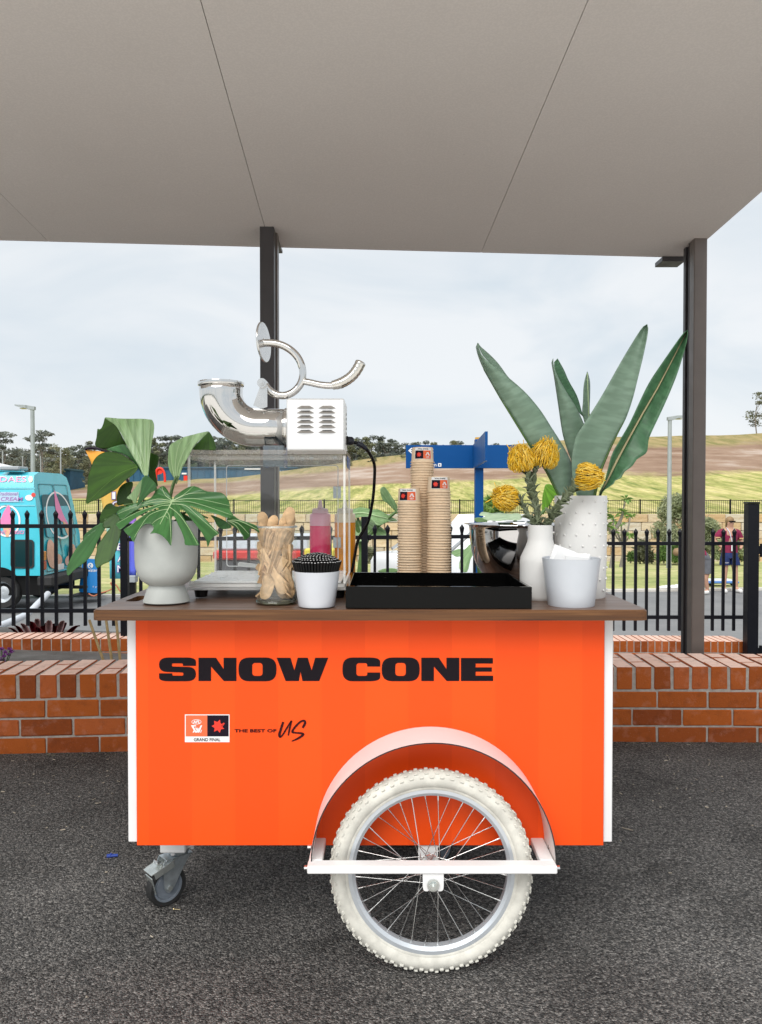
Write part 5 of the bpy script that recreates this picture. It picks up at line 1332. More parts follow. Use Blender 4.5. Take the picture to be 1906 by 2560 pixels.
px_leaf('leaf', [(500, 440), (600, 420), (720, 470), (640, 500), (540, 500)], M['banana'], b2n, lambda x, y: BY + .3, 5, (720, 480), o5, s5)
px_leaf('leaf', [(690, 720), (780, 735), (845, 850), (790, 920), (745, 1000), (700, 1060), (650, 1140), (638, 1040), (640, 900), (662, 800)], leaf_mat('bright_banana_leaf', (.17, .40, .03, 1), (.25, .52, .05, 1), 20, .4, .45, 'U', .7), b2n, lambda x, y: BY + .6, 5, (640, 700), (1240, 1080), .1816)
mb = MB(); p = W(1200, 1400, BY)
for q in (W(1182, 1370, BY), W(1295, 1292, BY + .4), W(1215, 1303, BY + .3), W(1362, 1275, BY + .6)): mb.tube(smooth_loop([(p.x, BY + .1, ROADZ), (p.x + .03, BY + .1, p.z - .3), q], 4, False), [.05 - .004 * k for k in range(9)], 8)
mb.build('stem', M['stem'], b2n, smooth=60)
# bromeliad in the planter behind the left brick wall
KY = 7.45; br = thing('bromeliad', 'dark red bromeliad rosette behind the back wall by the van', 'plant', (X(115, KY), KY, -.55))
red_l = leaf_mat('bromeliad_red', (.11, .006, .010, 1), (.18, .015, .02, 1), 14, .3, .15, 'V', .7); pale_l = leaf_mat('bromeliad_pale', (.42, .26, .26, 1), (.52, .36, .36, 1), 12, .35, .15, 'V', .8)
for k, (x0, x1, y1, w, c) in enumerate(((62, 22, 1572, 9, red_l), (70, 36, 1566, 11, red_l), (82, 52, 1561, 14, pale_l), (95, 75, 1556, 17, red_l), (100, 92, 1549, 16, pale_l), (112, 112, 1560, 20, red_l), (122, 124, 1553, 16, pale_l), (130, 140, 1561, 19, red_l), (138, 166, 1559, 17, red_l), (142, 160, 1554, 14, pale_l), (152, 200, 1566, 14, red_l), (150, 190, 1572, 10, red_l), (110, 90, 1570, 16, red_l))):
    rows = []
    for i in range(8):
        u = i / 7; cxp = x0 + (x1 - x0) * u ** .9; cyp = 1612 + (y1 - 1612) * math.sin(u * 1.57); ww = w * (.55 + .6 * math.sin(math.pi * u * .8)) * (1 - u ** 5 * .9)
        yy = KY - .12 + .05 * (k % 3) + .02 * k % .1
        rows.append([W(cxp + ww * (v - .5), cyp + (4 * abs(v - .5) ** 2) * -3, yy + .06 * (1 - (2 * v - 1) ** 2)) for v in (0, .25, .5, .75, 1)])
    MB().grid(rows).build('leaf', c, br, smooth=80, solid=.002)
# bamboo canes leaning on the front wall and purple statice at the left edge
for k, (a, b, lab) in enumerate((((224, 1551), (259, 1652), 'bamboo cane leaning farthest left of the three by the cart'), ((266, 1551), (280, 1652), 'middle one of three bamboo canes by the cart'), ((291, 1551), (301, 1652), 'bamboo cane closest to the white cart corner'))):
    p, q = W(a[0], a[1], 4.25), W(b[0], b[1], 4.10); q2 = q + (q - p) * 2.2; mb = MB(); n = 5
    L_ = q2 - p; L_ = L_ * ((p.z - bed_z(q.x)) / (p.z - q2.z)); pts, rs = [], []
    for i in range(n + 1):
        for du, r in ((-.004, .0075), (0, .0092), (.004, .0075)): pts.append(p + L_ * min(1, max(0, i / n + du))); rs.append(r)
    mb.tube([pts[0]] + pts[2:-2] + [pts[-1]], [rs[0]] + rs[2:-2] + [rs[-1]], 8)
    tag(mb.build('bamboo_cane', M['bamboo'], None, smooth=50), lab, 'bamboo cane', 'bamboo canes by the brick wall')
st = thing('statice_plant', 'small purple statice flowers behind the front wall at the left edge', 'flower', W(6, 1690, 4.3)); sr = random.Random(4)
pm_ = mat('purple_petals', (.38, .07, .45, 1), .7, var=.3, vs=90); ms = MB()
for (x, y) in ((4, 1622), (12, 1630), (26, 1622), (30, 1628), (22, 1636), (10, 1640), (2, 1648), (8, 1652), (-8, 1630), (-14, 1644)):
    c = W(x, y, 4.3 + sr.uniform(-.06, .06)); mb = MB(); clump_crown(mb, [(c, (.014, .014, .009))], 46, .0055, sr); mb.build('flower_head', pm_, st, fix=False); ms.tube(smooth_loop([W(6, 1690, 4.3), W(8 + (x - 8) * .4, 1662, 4.3), c], 3, False), .0022, 5)
ms.build('stem', M['stem'], st)
# ground bits: twigs and pale chips by the wall (nobody could count them)
mb = MB(); gr = random.Random(21)
for k in range(330):
    x = gr.uniform(-2.2, 2.2); y = wall_y(x) - abs(gr.gauss(0, .5)) - .02 if k < 285 else gr.uniform(1.6, 3.4)
    if y < 1.5: continue
    a = gr.uniform(0, 6.28); L_ = gr.choice((.003, .004, .006, .008, .020 if k % 14 == 0 else .005)); w = gr.uniform(.0012, .003)
    d = Vector((math.cos(a), math.sin(a), 0)); n = Vector((-d.y, d.x, 0)) * w; c = Vector((x, y, .002)); h = Vector((0, 0, w))
    mb.add([c - d * L_ - n, c + d * L_ - n, c + d * L_ + n, c - d * L_ + n, c - d * L_ + h, c + d * L_ + h], [(0, 1, 5, 4), (2, 3, 4, 5), (1, 2, 5), (3, 0, 4)])
tag(mb.build('ground_chips', mat('bark_chips', (.40, .35, .28, 1), .9, var=.4, vs=4), None), kind='stuff')
mb = MB()
for k in range(160):
    x = gr.choice((gr.uniform(-1.95, -1.1), gr.uniform(1.05, 2.0))); c = Vector((x, wall_y(x) - gr.uniform(.0, .05), 0)); a = gr.uniform(-1, 1); h = gr.uniform(.008, .022)
    e = c + Vector((math.cos(a * 2) * h, -abs(math.sin(a)) * h, h * .5)); mb.add([c + Vector((-.0012, 0, 0)), c + Vector((.0012, 0, 0)), e], [(0, 1, 2)])
tag(mb.build('dry_grass', mat('dry_grass', (.30, .30, .14, 1), .9, var=.4, vs=8), None, fix=False), kind='stuff')
p = W(280, 2150, 2.5); p.z = 0; mb = MB(); c = W(280, 2152, 1924 * 1.175 / (2152 - 1245)); c.z = 0
mb.tube([c + Vector((-.016, 0, .006)), c + Vector((.018, .006, .006))], [.006, .0045], 8); mb.tube([c + Vector((-.006, 0, .006)), c + Vector((-.002, .002, .014))], .004, 6); tag(mb.build('pen_cap', mat('blue_plastic', (.02, .06, .35, 1), .4), None, smooth=40), 'small blue plastic cap on the asphalt left of the caster', 'plastic cap')
c = W(436, 2285, 1924 * 1.175 / (2285 - 1245)); c.z = .003
mb = MB(); mb.tube([c, c + Vector((.018, -.002, 0))], [.0018, .0014], 8); mb.cyl(c, c + Vector((-.002, .0, 0)), .0045, n=10); tag(mb.build('screw', mat('brass', (.62, .5, .3, 1), .3, 1.0), None, smooth=40), 'small brass screw on the asphalt below the caster', 'screw')
# ================================================================== THE CART
TILT = 0.25
cart = thing('vendor_cart', 'bright orange snow cone cart with wooden counter and big cream tyred wheel', 'cart', (0, 2.2, 0))
def ctz(x): return 0.900 - x * math.sin(R(TILT))
PYL = 1.970                              # face of the orange panel
XL, XR, ZB = -0.630, 0.574, 0.2785
mb = MB(); mb.box((XL, PYL, ZB), (XR, PYL + .004, 0.872), 0, .0008); panel = mb.build('front_panel', M['orange'], cart)
mb = MB(); mb.box((XL - .002, PYL + .016, ZB + .004), (XR + .002, PYL + .555, .8715)); mb.build('box', M['white'], cart)
for x0, x1 in ((XL - .0255, XL - .0015), (XR + .0015, XR + .0255)):
    mb = MB(); mb.box((x0, PYL + .010, ZB + .004), (x1, PYL + .57, .872), 0, .002); mb.build('side_panel', M['white'], cart, smooth=30)
mb = MB(); mb.box((XL, PYL + .556, ZB), (XR, PYL + .56, .872)); mb.build('back_panel', M['orange'], cart)
# counter board: rounded corners, slot handle at the left end
CX0, CX1, CY0, CY1 = -0.7145, 0.6610, 1.888, 2.552
outer = rrect(CX0, CY0, CX1, CY1, .028, 6)
slot = rrect(-.684, 2.045, -.648, 2.165, .017, 6)
mb = MB(); z0, z1, e = .8735, .8995, .004
top = rrect(CX0 + e, CY0 + e, CX1 - e, CY1 - e, .026, 6)
v2, tris = fill2d([top, slot]); mb.add([(x, y, z1) for x, y in v2], tris, 0)
v2, tris = fill2d([outer, slot]); mb.add([(x, y, z0) for x, y in v2], tris, 1)
def band(la, za, lb, zb_, m):
    k = len(la); mb.add([(x, y, za) for x, y in la] + [(x, y, zb_) for x, y in lb], [(i, (i + 1) % k, k + (i + 1) % k, k + i) for i in range(k)], m)
band(outer, z0, outer, z1 - e, 1); band(outer, z1 - e, top, z1, 1); band(slot, z0, slot, z1, 1)
mb.build('counter', [M['wood_top'], M['wood_edge']], cart, smooth=35, fix=True)

# ---- big lettering SNOW CONE (flat print on the panel)
PP = lambda x, y: W(x, y, PYL - .0012)
zx = lambda x: 380 + x * .53269; zy = lambda y: 1620 + y * .53269
A111 = 111
LET = {
 'S': ([(0, 0, 44), (173, 0, 44), (173, 39, 0), (112, 39, 0), (112, 27, 8), (60, 27, 6), (60, 42, 6), (173, 45, 36), (173, 111, 44), (0, 111, 44), (0, 74, 0), (62, 74, 0), (62, 85, 8), (114, 85, 6), (114, 70, 6), (0, 66, 36)], []),
 'N': ([(0, 1), (82, 1), (118, 54), (118, 1), (178, 1), (178, 110), (119, 110), (59, 42), (59, 110), (0, 110)], []),
 'O': ([(0, 0, 50), (178, 0, 50), (178, 111, 50), (0, 111, 50)], [[(64, 25, 16), (113, 25, 16), (113, 86, 16), (64, 86, 16)]]),
 'W': ([(0, 1), (65, 1), (83, 60), (99, 1), (146, 1), (164, 60), (181, 1), (242, 1), (200, 110), (121, 110), (112, 66), (104, 110), (42, 110)], []),
 'C': ([(0, 0, 48), (177, 0, 48), (177, 42, 0), (116, 42, 0), (116, 26, 12), (65, 26, 14), (65, 86, 14), (116, 86, 12), (116, 70, 0), (177, 70, 0), (177, 111, 48), (0, 111, 48)], []),
 'E': ([(0, 2), (150, 2), (150, 28), (69, 28), (69, 46), (145, 46), (145, 66), (69, 66), (69, 85), (151, 85), (151, 110), (0, 110)], []),
}
for ch, x0 in (('S', 34), ('N', 219), ('O', 407), ('W', 586), ('C', 895), ('O', 1079), ('N', 1265), ('E', 1451)):
    ol, hs = LET[ch]
    mb = MB(); lp = [roundpoly(ol)] + [roundpoly(h)[::-1] for h in hs]
    mb.flat([[(zx(x0 + x), zy(45 + y)) for x, y in l] for l in lp], PP); mb.build('letter', M['ink'], panel, fix=False)
# ---- small emblem block and slogan
q4 = lambda x, y: (440 + x * .21792, 1760 + y * .21792)
def PQ(dz): return lambda x, y: W(*q4(x, y), PYL - dz)
def layer(loops, m, dz, name='print', step=None):
    mb = MB()
    for i, l in enumerate(loops): mb.flat(l if isinstance(l[0], list) else [l], PQ(dz + .00022 * i), 0, step)
    return mb.build(name, m, panel, fix=False)
layer([[(104, 120), (616, 120), (616, 438), (104, 438)]], M['ink_white'], .0010, 'emblem_plate')
layer([[(114, 130), (361, 130), (361, 372), (114, 372)]], mat('emblem_orange', (.86, .14, .045, 1), .45, var=.03), .0016)
layer([[(361, 130), (606, 130), (606, 372), (361, 372)]], M['ink_navy'], .0016)
layer([[(x, y) for x, y in [(410, 254), (444, 233), (438, 192), (478, 206), (507, 178), (513, 222), (528, 228), (518, 250), (556, 284), (520, 290), (504, 330), (478, 300), (438, 318), (446, 276)]], [(512, 262), (558, 218), (548, 214), (520, 240)], [(530, 268), (562, 222), (556, 220), (528, 256)]], M['ink_red'], .0022)
layer([[ellipse(237, 205, 56, 29), ellipse(237, 205, 51, 24)[::-1]]], M['ink_white'], .0022)
mb = MB(); put_text(mb, 'AFL', PQ(.0023), 196, 222, 280, 188, 0, .03, .12); mb.build('print', M['ink_white'], panel, fix=False)
layer([[(173, 244), (196, 244), (243, 328), (222, 328)], [(173, 244), (228, 244), (236, 257), (183, 257)], [(206, 328), (192, 328), (212, 290), (219, 303)], [(222, 270), (235, 270), (270, 328), (252, 328)], [(252, 328), (270, 328), (303, 244), (286, 244), (252, 312)], [(278, 328), (290, 328), (300, 296), (292, 296)], [(232, 328), (247, 328), (262, 282), (252, 268)]], M['ink_white'], .0024)
mb = MB(); put_text(mb, 'GRAND FINAL', PQ(.0022), 206, 427, 512, 390, 0, .012); mb.build('print', M['ink'], panel, fix=False)
mb = MB(); put_text(mb, 'THE BEST OF', PQ(.0015), 672, 326, 1154, 288, 0, .030); mb.build('print', M['ink_maroon'], panel, fix=False)
def stroke(pts, ws):
    P = smooth_loop(pts, 6, False); n = len(P); L_, R_ = [], []
    for i, p in enumerate(P):
        t = (P[min(i + 1, n - 1)] - P[max(0, i - 1)]).normalized(); u = i / (n - 1) * (len(ws) - 1); k = min(len(ws) - 2, int(u)); w = ws[k] + (ws[k + 1] - ws[k]) * (u - k)
        w *= 1 + .12 * math.sin(i * 2.3)
        o = Vector((-t.y, t.x)) * w / 2; L_.append(tuple(p + o)); R_.append(tuple(p - o))
    return L_, R_
mb = MB()
for pts, ws in (([(1232, 206), (1205, 290), (1188, 350), (1196, 378), (1225, 355), (1265, 290), (1322, 196)], [26, 28, 30, 22, 18, 20, 14]), ([(1328, 190), (1308, 270), (1290, 362)], [20, 22, 16]),
                ([(1454, 274), (1482, 222), (1474, 192), (1430, 204), (1370, 262), (1336, 318), (1372, 330), (1440, 336), (1462, 352), (1400, 396), (1328, 428)], [26, 28, 22, 22, 24, 24, 18, 22, 26, 24, 10])):
    l, r_ = stroke(pts, ws); k = len(l)
    mb.add([PQ(.0017)(x, y) for x, y in l] + [PQ(.0017)(x, y) for x, y in r_], [(i, i + 1, k + i + 1, k + i) for i in range(k - 1)])
mb.build('script_lettering', M['ink_maroon'], panel, fix=False)

# ---- fender: an arched sheet standing out from the panel
FX, FZ, FR = .127, .290, .297
def arch(r, y, dz=0):
    pts = [(FX - r, y, .268)]
    for i in range(49):
        a = math.pi - math.pi * i / 48; pts.append((FX + r * math.cos(a), y, FZ + r * math.sin(a)))
    return [Vector(p) for p in pts + [(FX + r, y, .268)]]
mb = MB(); ya, yb = 1.840, PYL - .0005
o0, o1, i0, i1 = arch(FR, ya), arch(FR, yb), arch(FR - .003, ya), arch(FR - .003, yb)
mb.grid([o0, o1], 0, False); mb.grid([i0, i1], 1, False); mb.grid([o0, i0], 2, False)
fender_in = mat('fender_lining', (.74, .70, .68, 1), .4, var=.05)
mb.build('fender', [M['white'], fender_in, M['rubber']], cart, smooth=60)
# ---- white U shaped axle frame
mb = MB(); bz0, bz1 = .2795, .2985; yf0 = 1.815
xa, xb = W(768, 2180, yf0).x, W(1394.5, 2180, yf0).x
mb.box((xa, yf0, bz0), (xb, yf0 + .034, bz1), 0, .0025); mb.build('frame_bar', M['white'], cart, smooth=30)
for x0, x1 in ((xa + .001, xa + .034), (xb - .034, xb - .001)):
    mb = MB(); mb.box((x0, yf0 + .0345, bz0 + .0003), (x1, PYL + .02, bz1 - .018 + .0175), 0, .0025); mb.build('frame_arm', M['white'], cart, smooth=30)
for x in (xa - .004, xb + .004):
    for dy, dz in ((.014, .009), (.10, .02)): 
        mb = MB(); mb.cyl((x - .004, yf0 + dy, bz0 + dz), (x + .004, yf0 + dy, bz0 + dz), .006, n=8); mb.build('bolt', M['steel_soft'], cart)
WX, WZ, WY = .1245, .2525, 1.895
px0, px1 = W(1056, 2210, yf0 + .03).x, W(1107.5, 2210, yf0 + .03).x
mb = MB(); pl_ = roundpoly([(px0, bz0 - .0005), (px1, bz0 - .0005), (px1, .237, .014), (WX + .0105, .237, .004), (WX + .0105, .252, .004), (WX - .0105, .252, .004), (WX - .0105, .237, .004), (px0, .237, .014)])
mb.prism([pl_], lambda x, z: Vector((x, yf0 + .004, z)), lambda x, z: Vector((x, yf0 + .010, z))); mb.build('dropout_plate', M['white'], cart, smooth=30)
mb = MB(); mb.prism([[(px0 - .003, .20), (px1 - .002, .20), (px1 - .002, .33), (px0 - .003, .33)]], lambda x, z: Vector((x, PYL + .006, z)), lambda x, z: Vector((x, PYL + .014, z))); mb.build('dropout_plate', M['white'], cart)
mb = MB(); mb.cyl((WX, yf0 + .0035, WZ), (WX, yf0 - .0005, WZ), .0145, n=24); mb.cyl((WX, yf0 - .001, WZ), (WX, yf0 - .0065, WZ), .0095, n=6); mb.cyl((WX, yf0 - .006, WZ), (WX, yf0 - .012, WZ), .0045, n=10); mb.build('axle_nut', M['zinc_light'], cart, smooth=30)
# ---- bicycle wheel
wh = bpy.data.objects.new('wheel', None); COL.objects.link(wh); wh.parent = cart; wh.location = Vector((WX, WY, WZ)) - off(cart); OFF[wh.name] = Vector((WX, WY, WZ))
c0 = (WX, WY, WZ); ax = (0, -1, 0)
prof = []
for i in range(20):
    a = 2 * math.pi * i / 20; prof.append((.2275 + .0228 * math.cos(a), .0245 * math.sin(a)))
mb = MB(); mb.lathe(prof, c0, 120, axis=ax, closed=True); tyre = mb.build('tyre', M['tyre'], wh, smooth=80)
mb = MB()
for rr_, yy in ((.2085, .0175), (.2085, -.0175)): mb.lathe([(rr_ - .003, yy - .002 * (1 if yy > 0 else -1)), (rr_ + .001, yy), (rr_ + .004, yy), (rr_ + .004, yy - .004 * (1 if yy > 0 else -1))], c0, 96, axis=ax, closed=True)
mb.build('tyre_bead', M['tyre'], wh, smooth=50)
mb = MB(); mb.lathe([(.2060, .0150), (.2060, -.0150), (.1965, -.0150), (.1885, -.0095), (.1880, 0), (.1885, .0095), (.1965, .0150)], c0, 120, axis=ax, closed=True); mb.build('rim', M['alu'], wh, smooth=25)
mb = MB(); mb.lathe([(.011, .045), (.024, .030), (.024, .026), (.012, .022), (.011, 0), (.012, -.022), (.024, -.026), (.024, -.030), (.011, -.045)], c0, 24, axis=ax)
mb.cyl((WX, WY - .078, WZ), (WX, WY + .085, WZ), .0048, n=10); mb.build('hub', M['steel_soft'], wh, smooth=40)
for k in range(36):
    a = 2 * math.pi * (k + .5) / 36; side = 1 if k % 2 else -1; tw = 1 if (k // 2) % 2 else -1
    hb = a + tw * R(58); mb = MB()
    p = Vector((WX + .0225 * math.cos(hb), WY + side * .028, WZ + .0225 * math.sin(hb))); q = Vector((WX + .1885 * math.cos(a), WY + side * .003, WZ + .1885 * math.sin(a)))
    d = (q - p); mb.tube([p, q - d * .075, q - d * .074, q], [.00105, .00105, .0018, .0018], 6); mb.build('spoke', M['steel_soft'], wh, smooth=60)
mb = MB(); a = R(218); d = Vector((math.cos(a), 0, math.sin(a))); p = Vector(c0) + d * .188
mb.tube([p, p - d * .010, p - d * .011, p - d * .030, p - d * .031, p - d * .036], [.0042, .0042, .003, .003, .0042, .0040], 8); mb.build('valve', M['rubber'], wh, smooth=40)
# tread knobs: five staggered rows round the tyre
kn = []
for w, h, t_ in ((.0082, .0050, .0018), (.0078, .0048, .0019), (.0088, .0048, .0017)):
    vs, fs = bevbox((w / 2 * 1.15, h / 2 * 1.5, t_), .0013); me = bpy.data.meshes.new('tread_knob'); me.from_pydata(vs, [], fs); me.materials.append(M['tyre']); kn.append(me)
N_ = 60
for row, (ang, mi_, st_) in enumerate(((-65, 2, 0), (-39, 0, .5), (-13, 1, 0), (17, 0, .5), (50, 2, 0))):
    for k in range(N_):
        a = 2 * math.pi * (k + st_) / N_; b = R(ang); rad = .2275 + .0236 * math.cos(b); y = .0252 * math.sin(b)
        o = bpy.data.objects.new('tread_knob', kn[mi_]); COL.objects.link(o); o.parent = tyre
        o.location = Vector((WX + rad * math.cos(a), WY + y, WZ + rad * math.sin(a))) - OFF[wh.name] if False else Vector((rad * math.cos(a), y, rad * math.sin(a)))
        er = Vector((math.cos(a), 0, math.sin(a))); et = Vector((-math.sin(a), 0, math.cos(a))); ey = Vector((0, 1, 0))
        nz = er * math.cos(b) + ey * math.sin(b); ny = ey * math.cos(b) - er * math.sin(b)
        o.rotation_euler = Matrix((et, ny, nz)).transposed().to_euler()
# far side wheel, mostly behind the box: tyre and rim only
wh2 = bpy.data.objects.new('wheel', None); COL.objects.link(wh2); wh2.parent = cart; c2 = (WX, 2.605, WZ); wh2.location = Vector(c2) - off(cart); OFF[wh2.name] = Vector(c2)
mb = MB(); mb.lathe(prof, c2, 80, axis=ax, closed=True); mb.build('tyre', M['tyre'], wh2, smooth=80)
mb = MB(); mb.lathe([(.2060, .0150), (.2060, -.0150), (.1965, -.0150), (.1885, -.0095), (.1885, .0095), (.1965, .0150)], c2, 80, axis=ax, closed=True); mb.build('rim', M['alu'], wh2, smooth=25)
mb = MB(); mb.cyl((WX, 2.54, WZ), (WX, 2.68, WZ), .012, n=12)
for k in range(18):
    a = 2 * math.pi * k / 18; mb.tube([(WX, 2.605, WZ), (WX + .19 * math.cos(a), 2.605, WZ + .19 * math.sin(a))], .001, 5)
mb.build('hub', M['steel_soft'], wh2, smooth=40)
# ---- casters: local x is the trailing direction
def caster(pivot, yaw, r, brake=True, dz=0.0):
    root = bpy.data.objects.new('caster', None); COL.objects.link(root); root.parent = cart
    root.location = Vector(pivot) - off(cart); root.rotation_euler = (0, 0, yaw); OFF[root.name] = Vector((0, 0, 0))
    zt = 0.0; az = -(pivot[2] - r - dz); tr_ = .040
    q = MB(); q.box((-.040, -.032, -.012), (.040, .032, -.004), 0, .002); 
    for sx in (-.030, .030):
        for sy in (-.024, .024): q.cyl((sx, sy, -.020), (sx, sy, -.0125), .0065, n=6)
    pl = q.build('mount_plate', M['white'], root, smooth=30)
    q = MB(); q.lathe([(.026, -.030), (.030, -.024), (.030, -.016), (.024, -.0125)], (0, 0, 0), 24); q.box((-.034, -.024, -.034), (.050, .024, -.0305), 0, .001)
    for s in (-1, 1):
        pr2 = roundpoly([(-.030, -.032), (.052, -.032), (.060, -.050, .01), (tr_ + .014, az - .004, .008), (tr_, az - .018, .012), (tr_ - .014, az - .004, .008), (-.008, -.060, .02)])
        y0, y1 = s * .0185, s * .0215
        q.prism([pr2], lambda x, z: Vector((x, y0, z)), lambda x, z: Vector((x, y1, z)))
    q.build('fork', M['zinc'], root, smooth=35)
    w = MB(); cc = (tr_, 0, az)
    w.lathe([(r * .76, -.0145), (r * .92, -.0150), (r * .985, -.0115), (r, 0), (r * .985, .0115), (r * .92, .0150), (r * .76, .0145)], cc, 40, axis=(0, 1, 0), closed=True); wv = w.build('tyre', M['rubber'], root, smooth=40)
    w = MB(); w.lathe([(0, -.012), (r * .60, -.012), (r * .63, -.0105), (r * .66, -.013), (r * .755, -.0135), (r * .755, .0135), (r * .66, .013), (r * .63, .0105), (r * .60, .012), (0, .012)], cc, 40, axis=(0, 1, 0)); w.build('rim', M['grey_plastic'], root, smooth=25)
    w = MB()
    for s in (-1, 1): w.cyl((tr_, s * .022, az), (tr_, s * .0275, az), .0075, n=6)
    w.build('axle_bolt', M['zinc_light'], root)
    if brake:
        q = MB(); rot = Matrix.Rotation(R(18), 3, 'Y')
        q.box((.020, -.026, -.040), (.098, .026, -.037), 0, .001, rot, (.03, 0, -.045))
        for s in (-1, 1): q.box((.028, s * .0265 - .001, -.056), (.090, s * .0265 + .001, -.0365), 0, .0008, rot, (.03, 0, -.045))
        bk = q.build('brake_lever', M['zinc_light'], root)
        q = MB(); q.box((.055, -.012, -.044), (.075, .012, -.036), 0, .002, Matrix.Rotation(R(-25), 3, 'Y'), (.065, 0, -.04)); q.build('brake_tab', M['steel_soft'], root)
        q = MB(); q.box((.091, -.021, -.122), (.094, .021, -.070), 0, .004, Matrix.Rotation(R(14), 3, 'Y'), (.09, 0, -.07)); q.build('pedal', M['zinc_light'], root)
    return root
pv = W(447, 2122, 2.235); caster((pv.x, 2.235, .168), R(180 + 42), .0575, True, -.0026)
mb = MB(); mb.box((pv.x - .036, 2.17, .1645), (pv.x + .036, 2.30, .2845), 0, .003); mb.build('caster_beam', M['white'], cart)
pv = W(1075, 2110, 2.47); caster((pv.x + .02, 2.43, .168), R(60), .0575, False, .0005)
mb = MB(); mb.box((pv.x - .02, 2.37, .1645), (pv.x + .06, 2.49, .2845), 0, .003); mb.build('caster_beam', M['white'], cart)

# ================================================================== THINGS ON THE COUNTER
def round_item(name, label, cat, px, Y, prof, m, n=40, smooth=40, group=None, shell_in=None):
    x = X(px, Y); z = ctz(x) + .0004
    return x, z
# ---- potted monstera
PX_, PYc = X(416, 2.018), 2.018; z = ctz(PX_) + .0003
pot = thing('plant_pot', 'off white footed goblet shaped pot holding the big leaves', 'pot', (PX_, PYc, z))
kz = (1.175 - (1463 - 1245) * 2.018 / F) - z
s_ = 2.018 / F
mb = MB(); mb.lathe([(0, 0), (.0590, 0), (.0605, .002), (.0560, .016), (.0500, .034), (.0455, kz - .002), (.0450, kz + .001), (.0500, kz + .004), (.0640, kz + .014), (.0740, kz + .030), (.0792, kz + .052), (.0805, kz + .075), (.0808, kz + .150), (.0800, kz + .168), (.0775, kz + .170), (.0755, kz + .166), (.0755, kz + .10), (.070, kz + .06), (0, kz + .045)], (PX_, PYc, z), 56)
mb.build('bowl', M['pot'], pot, smooth=50)
mb = MB(); mb.lathe([(0, kz + .150), (.0752, kz + .148)], (PX_, PYc, z), 32); mb.build('soil', M['bed'], pot)
mon = thing('foliage_plant', 'monstera and folded palm leaves spilling out of the off white pot', 'plant', (PX_, PYc, z + kz + .15))
zo, zs = (230, 1180), .2542
hubx, huby = 230 + 800 * .2542, 1180 + 268 * .2542
def dmain(x, y):
    dx, dy = x - hubx, y - huby
    r2 = dx * dx + dy * dy
    ang = math.atan2(dx, dy)
    rip = .006 * math.sin(ang * 9) * min(1, math.sqrt(r2) / 60)
    return 1.985 - .00095 * max(0, dy) + .0006 * max(0, -dy) + .0000012 * dx * dx * .6 + rip
MAIN = [(800, 268), (815, 240), (850, 212), (920, 165), (1000, 138), (1080, 168), (1140, 192), (1270, 202), (1330, 255), (1358, 320), (1360, 378), (1392, 425), (1352, 458), (1250, 420), (1180, 402), (1090, 372), (1010, 345), (958, 330), (1000, 360), (1060, 400), (1110, 450), (1160, 510), (1215, 570), (1252, 604), (1200, 635), (1165, 680), (1140, 742), (1128, 680), (1085, 600), (1040, 540), (985, 470), (930, 400), (895, 372), (862, 372), (880, 410), (920, 480), (960, 545), (1010, 630), (1056, 716), (990, 722), (918, 716), (912, 670), (885, 590), (850, 520), (825, 460), (800, 432), (786, 460), (786, 540), (790, 620), (780, 726), (745, 680), (690, 625), (630, 600), (575, 606), (602, 575), (606, 545), (585, 518), (545, 510), (500, 530), (450, 600), (412, 690), (380, 640), (312, 570), (385, 522), (470, 455), (540, 410), (600, 382), (655, 368), (648, 354), (590, 368), (530, 394), (440, 446), (350, 512), (282, 566), (255, 540), (236, 505), (310, 460), (420, 402), (520, 362), (612, 339), (608, 326), (560, 332), (480, 354), (380, 408), (292, 472), (262, 430), (245, 395), (310, 352), (420, 310), (520, 285), (585, 252), (620, 200), (660, 160), (705, 138), (745, 180), (775, 235)]

px_leaf('leaf', MAIN, M['mon'], mon, dmain, 4.5, (800, 268), zo, zs, .0012, 2)
mb = MB()
for pts in ([(800, 268), (760, 350), (715, 430), (670, 515)],): vein(mb, pts, dmain, .0024, zo, zs, .0014)
for pts in ([(795, 280), (900, 225), (1000, 140)], [(795, 285), (950, 215), (1120, 205)], [(792, 290), (1000, 260), (1350, 330)], [(788, 295), (950, 290), (1150, 345), (1380, 425)], [(780, 315), (920, 330), (1040, 430), (1240, 605)], [(765, 345), (860, 420), (960, 560), (1040, 710)], [(740, 390), (765, 440), (775, 560), (781, 710)],
            [(715, 430), (735, 440), (750, 460)], [(790, 280), (720, 225), (690, 150)], [(785, 285), (650, 265), (520, 300)], [(782, 292), (600, 300), (420, 345), (260, 410)], [(780, 300), (640, 325), (440, 400), (250, 505)], [(770, 325), (660, 340), (520, 420), (350, 550)], [(750, 365), (650, 385), (540, 450), (420, 640)], [(715, 430), (640, 470), (590, 510)]):
    vein(mb, pts, dmain, .0011, zo, zs, .0011)
mb.build('vein', M['rib'], mon, smooth=60)
